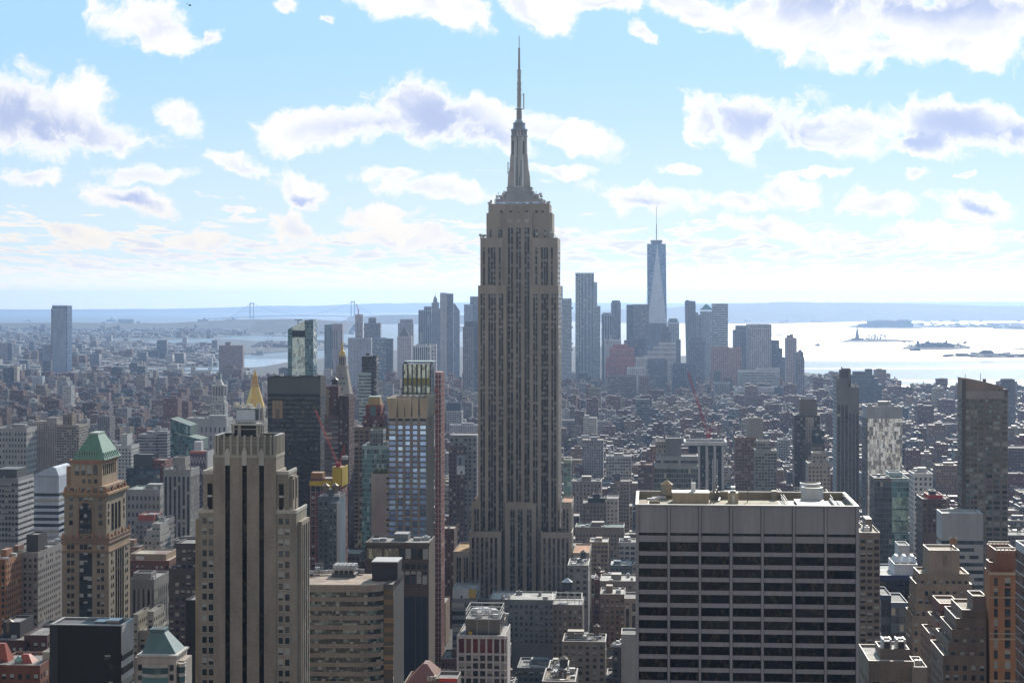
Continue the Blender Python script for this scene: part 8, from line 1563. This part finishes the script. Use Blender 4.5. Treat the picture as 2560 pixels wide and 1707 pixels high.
for i, (x0, x1, y0, y1, hgt, X, Yw, px0, px1) in enumerate(lots):
    far = Yw > 2400; rng = RG
    wts = [4, 4, 4, 4, 3, 1.5, 2.5, 1, 2, 3, 3, 1] if far else [3, 4, 4, 3, 3, 1, 3, 1.5, 4, 4, 3, 3]
    col, cname = rng.choices(PAL, wts)[0]; kf = rng.uniform(.72, 1.15); col = tuple(min(.7, max(.02, c * kf * rng.uniform(.96, 1.04))) for c in col)
    rc, rname = rng.choices(RPAL, [3, 4, 3, 2, 2, 3])[0]; kf = rng.uniform(.8, 1.15); rc = tuple(c * kf for c in rc)
    if i not in single:
        W2 = lambda x, y, z: (x * GC + y * GS, y * GC - x * GS, z)
        P = [W2(x0, y0, 0)[:2], W2(x1, y0, 0)[:2], W2(x1, y1, 0)[:2], W2(x0, y1, 0)[:2]]
        mass.walls(P, 0, hgt, 3.0, 3.5, 1.6, col=col); roofm.face([(*p, hgt - .9) for p in P], col=tuple(c * .58 for c in rc))
        t = MB(); clutter(t, x0, x1, y0, y1, hgt - .9, rng, tuple(c * .9 for c in col), rc)
        for f, c in zip(t.f, t.c): unitm.face([W2(*t.v[j]) for j in f], col=c)
        for (ya, yb_) in ((y0 - .1, y0 + .5), (y1 - .5, y1 + .1)): unitm.face([W2(x0, ya, hgt + .06), W2(x1, ya, hgt + .06), W2(x1, yb_, hgt + .06), W2(x0, yb_, hgt + .06)], col=tuple(min(.45, c * .9 + .03) for c in col))
        if rng.random() < .10:
            cx_, cy_ = x0 + (x1 - x0) * rng.uniform(.2, .8), y0 + (y1 - y0) * rng.uniform(.3, .8); t = MB().frustum(cx_, cy_, hgt + 2, hgt + 5.5, 1.9, 1.9, 8, cap=False).frustum(cx_, cy_, hgt + 5.5, hgt + 7, 2.1, .1, 8).box(cx_ - 1.3, cx_ + 1.3, cy_ - 1.3, cy_ + 1.3, hgt - .5, hgt + 2)
            for f in t.f: roofm.face([W2(*t.v[j]) for j in f], col=(.14, .10, .075))
        continue
    w_ = x1 - x0; d_ = y1 - y0; xc = (x0 + x1) / 2
    o = bpy.data.objects.new('city_building', None); COL.objects.link(o); o.location = (xc * GC + y0 * GS, y0 * GC - xc * GS, 0); o.rotation_euler = (0, 0, -GA)
    tank_ = rng.random() < .5 and w_ > 9; setb = rng.random() < .25 and hgt > 40 and w_ > 14
    kindw = 'loft' if hgt < 40 else 'mid-rise' if hgt < 62 else 'block'; pyt = HY + (CAMZ - hgt) / Yw * F
    feat = ' with tank' if tank_ else (', stepped top' if setb else '')
    labs.append([o, describe((px0 + px1) / 2, pyt, Yw, cname, rname, feat, kindw), (px0 + px1) / 2, pyt, Yw])
    o['category'] = 'city building'; o['group'] = 'other buildings of the street grid'
    st = rng.choice(STY); cw, ch = rng.uniform(2.6, 4), rng.uniform(3.3, 4.2); hb = hgt
    if setb:
        hb = hgt * rng.uniform(.72, .86); MB().walls(rectp(-w_ * .36, w_ * .36, 3, d_ - 2), hb, hgt, cw, ch, 1.5).obj('upper_wall', st, o, col)
        MB().face([(*p, hgt - .6) for p in rectp(-w_ * .36, w_ * .36, 3, d_ - 2)]).obj('upper_roof', 'roofing', o, rc)
    if Yw < 1350 and st != 'band':
        P = rectp(-w_ / 2, w_ / 2, 0, d_); MB().walls(P[:2], 0, hb, cw, ch, 900, close=False).obj('wall', rng.choice(('brick', 'stone')), o, col); MB().walls(P[1:] + P[:1], 0, hb, cw, ch, 2, close=False).obj('side_wall', st, o, col)
        n = max(2, int((w_ - 1) / cw)); hide = hgt if not setb else hb; rows = int(min(7, (hb - 3) / ch)); wf = {'wide': .68, 'narrow': .36}.get(st, .48)
        put_windows(o, [-w_ / 2 + w_ * (k + .5) / n for k in range(n)], [hb - 3.2 - ch * k for k in range(rows)], w_ / n * wf, ch * .52, 'pane', limit=48)
    else: MB().walls(rectp(-w_ / 2, w_ / 2, 0, d_), 0, hb, cw, ch, rng.uniform(1.4, 3)).obj('wall', st, o, col)
    z = hb - .9; rf = MB().face([(*p, z) for p in rectp(-w_ / 2 + .4, w_ / 2 - .4, .4, d_ - .4)]).obj('roof', 'roofing', o, rc)
    m = MB()
    for q in (rectp(-w_ / 2 - .15, w_ / 2 + .15, -.25, .45), rectp(-w_ / 2 - .15, w_ / 2 + .15, d_ - .45, d_ + .15), rectp(-w_ / 2 - .15, -w_ / 2 + .45, .45, d_ - .45), rectp(w_ / 2 - .45, w_ / 2 + .15, .45, d_ - .45)): m.box(q[0][0], q[2][0], q[0][1], q[2][1], hb - .35, hb + .12, bottom=True)
    m.obj('parapet', 'coping', rf, tuple(min(.6, c * 1.05 + .05) for c in col))
    if not setb:
        bw, bd = w_ * rng.uniform(.22, .4), d_ * rng.uniform(.15, .3); bx, by = -w_ / 2 + w_ * rng.uniform(.08, .5), d_ * rng.uniform(.3, .65)
        o2 = MB().box(bx, bx + bw, by, by + bd, z, z + rng.uniform(2.6, 5)).obj('bulkhead', 'paint', o, tuple(c * .9 for c in col))
    for k in range(rng.choice((3, 5, 7, 9)) if w_ > 9 else 2):
        a, b_ = rng.uniform(-.42, .36) * w_, rng.uniform(.08, .85) * d_; s = rng.uniform(1, 2.8); zz = hgt - .6 if setb and abs(a) < w_ * .3 else z; MB().box(a, a + s, b_, b_ + s * .8, zz, zz + rng.uniform(.8, 2.2)).obj('air_handler', rng.choice(('coping', 'metal', 'coping')), o, rng.choice(((.55, .55, .54), (.62, .61, .6), (.35, .35, .35), (.5, .47, .42))))
    if Yw < 1500 and w_ > 10:
        fr = MB(); fx, fy = rng.uniform(-.35, .1) * w_, d_ * rng.uniform(.1, .5); fw_, fd_, fh_ = w_ * rng.uniform(.2, .35), d_ * rng.uniform(.15, .3), rng.uniform(2, 4); zt_ = hgt - .6 if setb else z
        for a, b_ in ((0, 0), (1, 0), (1, 1), (0, 1)): fr.bar((fx + a * fw_, fy + b_ * fd_, zt_), (fx + a * fw_, fy + b_ * fd_, zt_ + fh_), .12)
        for a, b_, c_, e_ in ((0, 0, 1, 0), (1, 0, 1, 1), (1, 1, 0, 1), (0, 1, 0, 0)): fr.bar((fx + a * fw_, fy + b_ * fd_, zt_ + fh_), (fx + c_ * fw_, fy + e_ * fd_, zt_ + fh_), .13)
        fr.obj('roof_frame', 'coping', o, (.45, .44, .42)); MB().box(fx + .5, fx + fw_ - .5, fy + .6, fy + fd_ - .6, zt_, zt_ + fh_ * .6).obj('chiller', 'metal', o, (.3, .3, .3)); fr = MB()
        for k in range(3): yy = d_ * rng.uniform(.1, .9); fr.bar((-w_ * .42, yy, zt_ + .5), (w_ * rng.uniform(0, .42), yy, zt_ + .5), rng.uniform(.15, .35), 6)
        fr.obj('roof_pipes', 'coping', o, (.5, .49, .47))
        for k in range(4): MB().frustum(rng.uniform(-.4, .4) * w_, d_ * rng.uniform(.08, .9), zt_, zt_ + rng.uniform(1, 2.8), .4, .4, 8).obj('vent_pipe', 'coping', o, (.55, .55, .53))
    if tank_:
        tx, ty = rng.uniform(-.3, .3) * w_, d_ * rng.uniform(.25, .7); zz = hgt - .6 if setb else z; fr = MB()
        for a, b_ in ((-1, -1), (1, -1), (1, 1), (-1, 1)): fr.bar((tx + a * 1.2, ty + b_ * 1.2, zz), (tx + a * 1.2, ty + b_ * 1.2, zz + 3), .16)
        q = fr.obj('water_tank', 'metal', o, (.12, .11, .1)); MB().frustum(tx, ty, zz + 3, zz + 7, 1.95, 1.9, 10, cap=False).obj('tank_drum', 'paint', q, rng.choice(((.14, .09, .06), (.2, .15, .11), (.08, .07, .07)))); MB().frustum(tx, ty, zz + 7, zz + 8.6, 2.15, .05, 10).obj('tank_roof', 'coping', q, (.3, .22, .15))
# every label of these must point at one building only
from collections import defaultdict
byl = defaultdict(list)
for q in labs: byl[q[1]].append(q)
for lab, qs in byl.items():
    if len(qs) == 1: qs[0][0]['label'] = lab; continue
    qs.sort(key=lambda q: q[4])
    for n_, q in enumerate(qs): q[0]['label'] = lab + ', ' + ('nearest' if n_ == 0 else 'farthest' if n_ == len(qs) - 1 else f'{POS[n_]} nearest')
# outer plain: low roofs beyond the inlet and along the far shores
for k in range(5200):
    px = RG.uniform(-30, 900); py = 812 + (RG.random() ** 1.3) * 150; p = onz(px, py, 3)
    if p.y < 3200 or (px > 540 and 838 < py < 925) or (px > 620 and py > 800): continue
    if px > 545 and py > 925 - 0: pass
    big = RG.random() < .06; w_ = RG.uniform(10, 26) * (1 + p.y / 16000); h_ = RG.uniform(9, 17) if not big else RG.uniform(24, 55); d_ = w_ * RG.uniform(.6, 1.4); gx_, gy_ = grid(p.x, p.y)
    if blocked(gx_ - w_ / 2, gx_ + w_ / 2, gy_, gy_ + d_): continue
    if any(p.y < YY and px + 4 > a and px - 4 < b_ and HY + (CAMZ - h_) / p.y * F < yb_ for a, b_, yb_, YY in KEEP): continue
    if any(ia - 5 < px < ib + 12 and ja - 2 < py < jb + 3 for ia, ib, ja, jb in ((362, 535, 847, 858), (250, 350, 847, 852), (362, 545, 918, 926), (415, 540, 928, 934), (310, 400, 941, 946))): continue
    col = RG.choice(PAL)[0]; P = [(p.x - w_ / 2, p.y), (p.x + w_ / 2, p.y), (p.x + w_ / 2, p.y + d_), (p.x - w_ / 2, p.y + d_)]
    mass.walls(P, 0, h_, 4, 4, 2, col=col); roofm.face([(*q, h_) for q in P], col=RG.choice(RPAL)[0])
for (a, b_, ya, yb_, n, hh) in ((2300, 2560, 808, 819, 90, 12), (2490, 2560, 819, 822, 20, 14), (1470, 2560, 790, 805, 160, 14), (640, 866, 856, 868, 60, 14), (2360, 2560, 885, 892, 40, 10), (1050, 1300, 818, 827, 40, 12), (650, 880, 803, 836, 160, 12)):
    for k in range(n):
        p = onz(RG.uniform(a, b_), RG.uniform(ya, yb_), 4); w_ = RG.uniform(20, 70); d_ = RG.uniform(15, 40); h_ = hh * RG.uniform(.5, 1.6); P = [(p.x - w_ / 2, p.y), (p.x + w_ / 2, p.y), (p.x + w_ / 2, p.y + d_), (p.x - w_ / 2, p.y + d_)]; col = RG.choice(PAL)[0]; mass.walls(P, 0, h_, 5, 5, 2, col=col); roofm.face([(*q, h_) for q in P], col=RG.choice(RPAL)[0])
ms = mass.obj('distant_buildings', 'citymass', None, kind='stuff', label='mass of small city buildings filling the distance')
roofm.obj('distant_roofs', 'massroof', ms); unitm.obj('distant_roof_units', 'massunit', ms)
# ------------------------------------------------------------------ the air
m = MB().box(-21500, 21500, -350, 61500, -1, 592, bottom=True)
hm, t, out = newmat('haze'); 
pv = t.n('ShaderNodeVolumePrincipled', {'Color': (.42, .62, .98, 1), 'Density': 2.7e-5, 'Anisotropy': .6}); t.t.links.new(pv.outputs[0], out.inputs['Volume'])
hz_ = m.obj('haze', 'haze', None, kind='stuff'); hm.cycles.homogeneous_volume = True
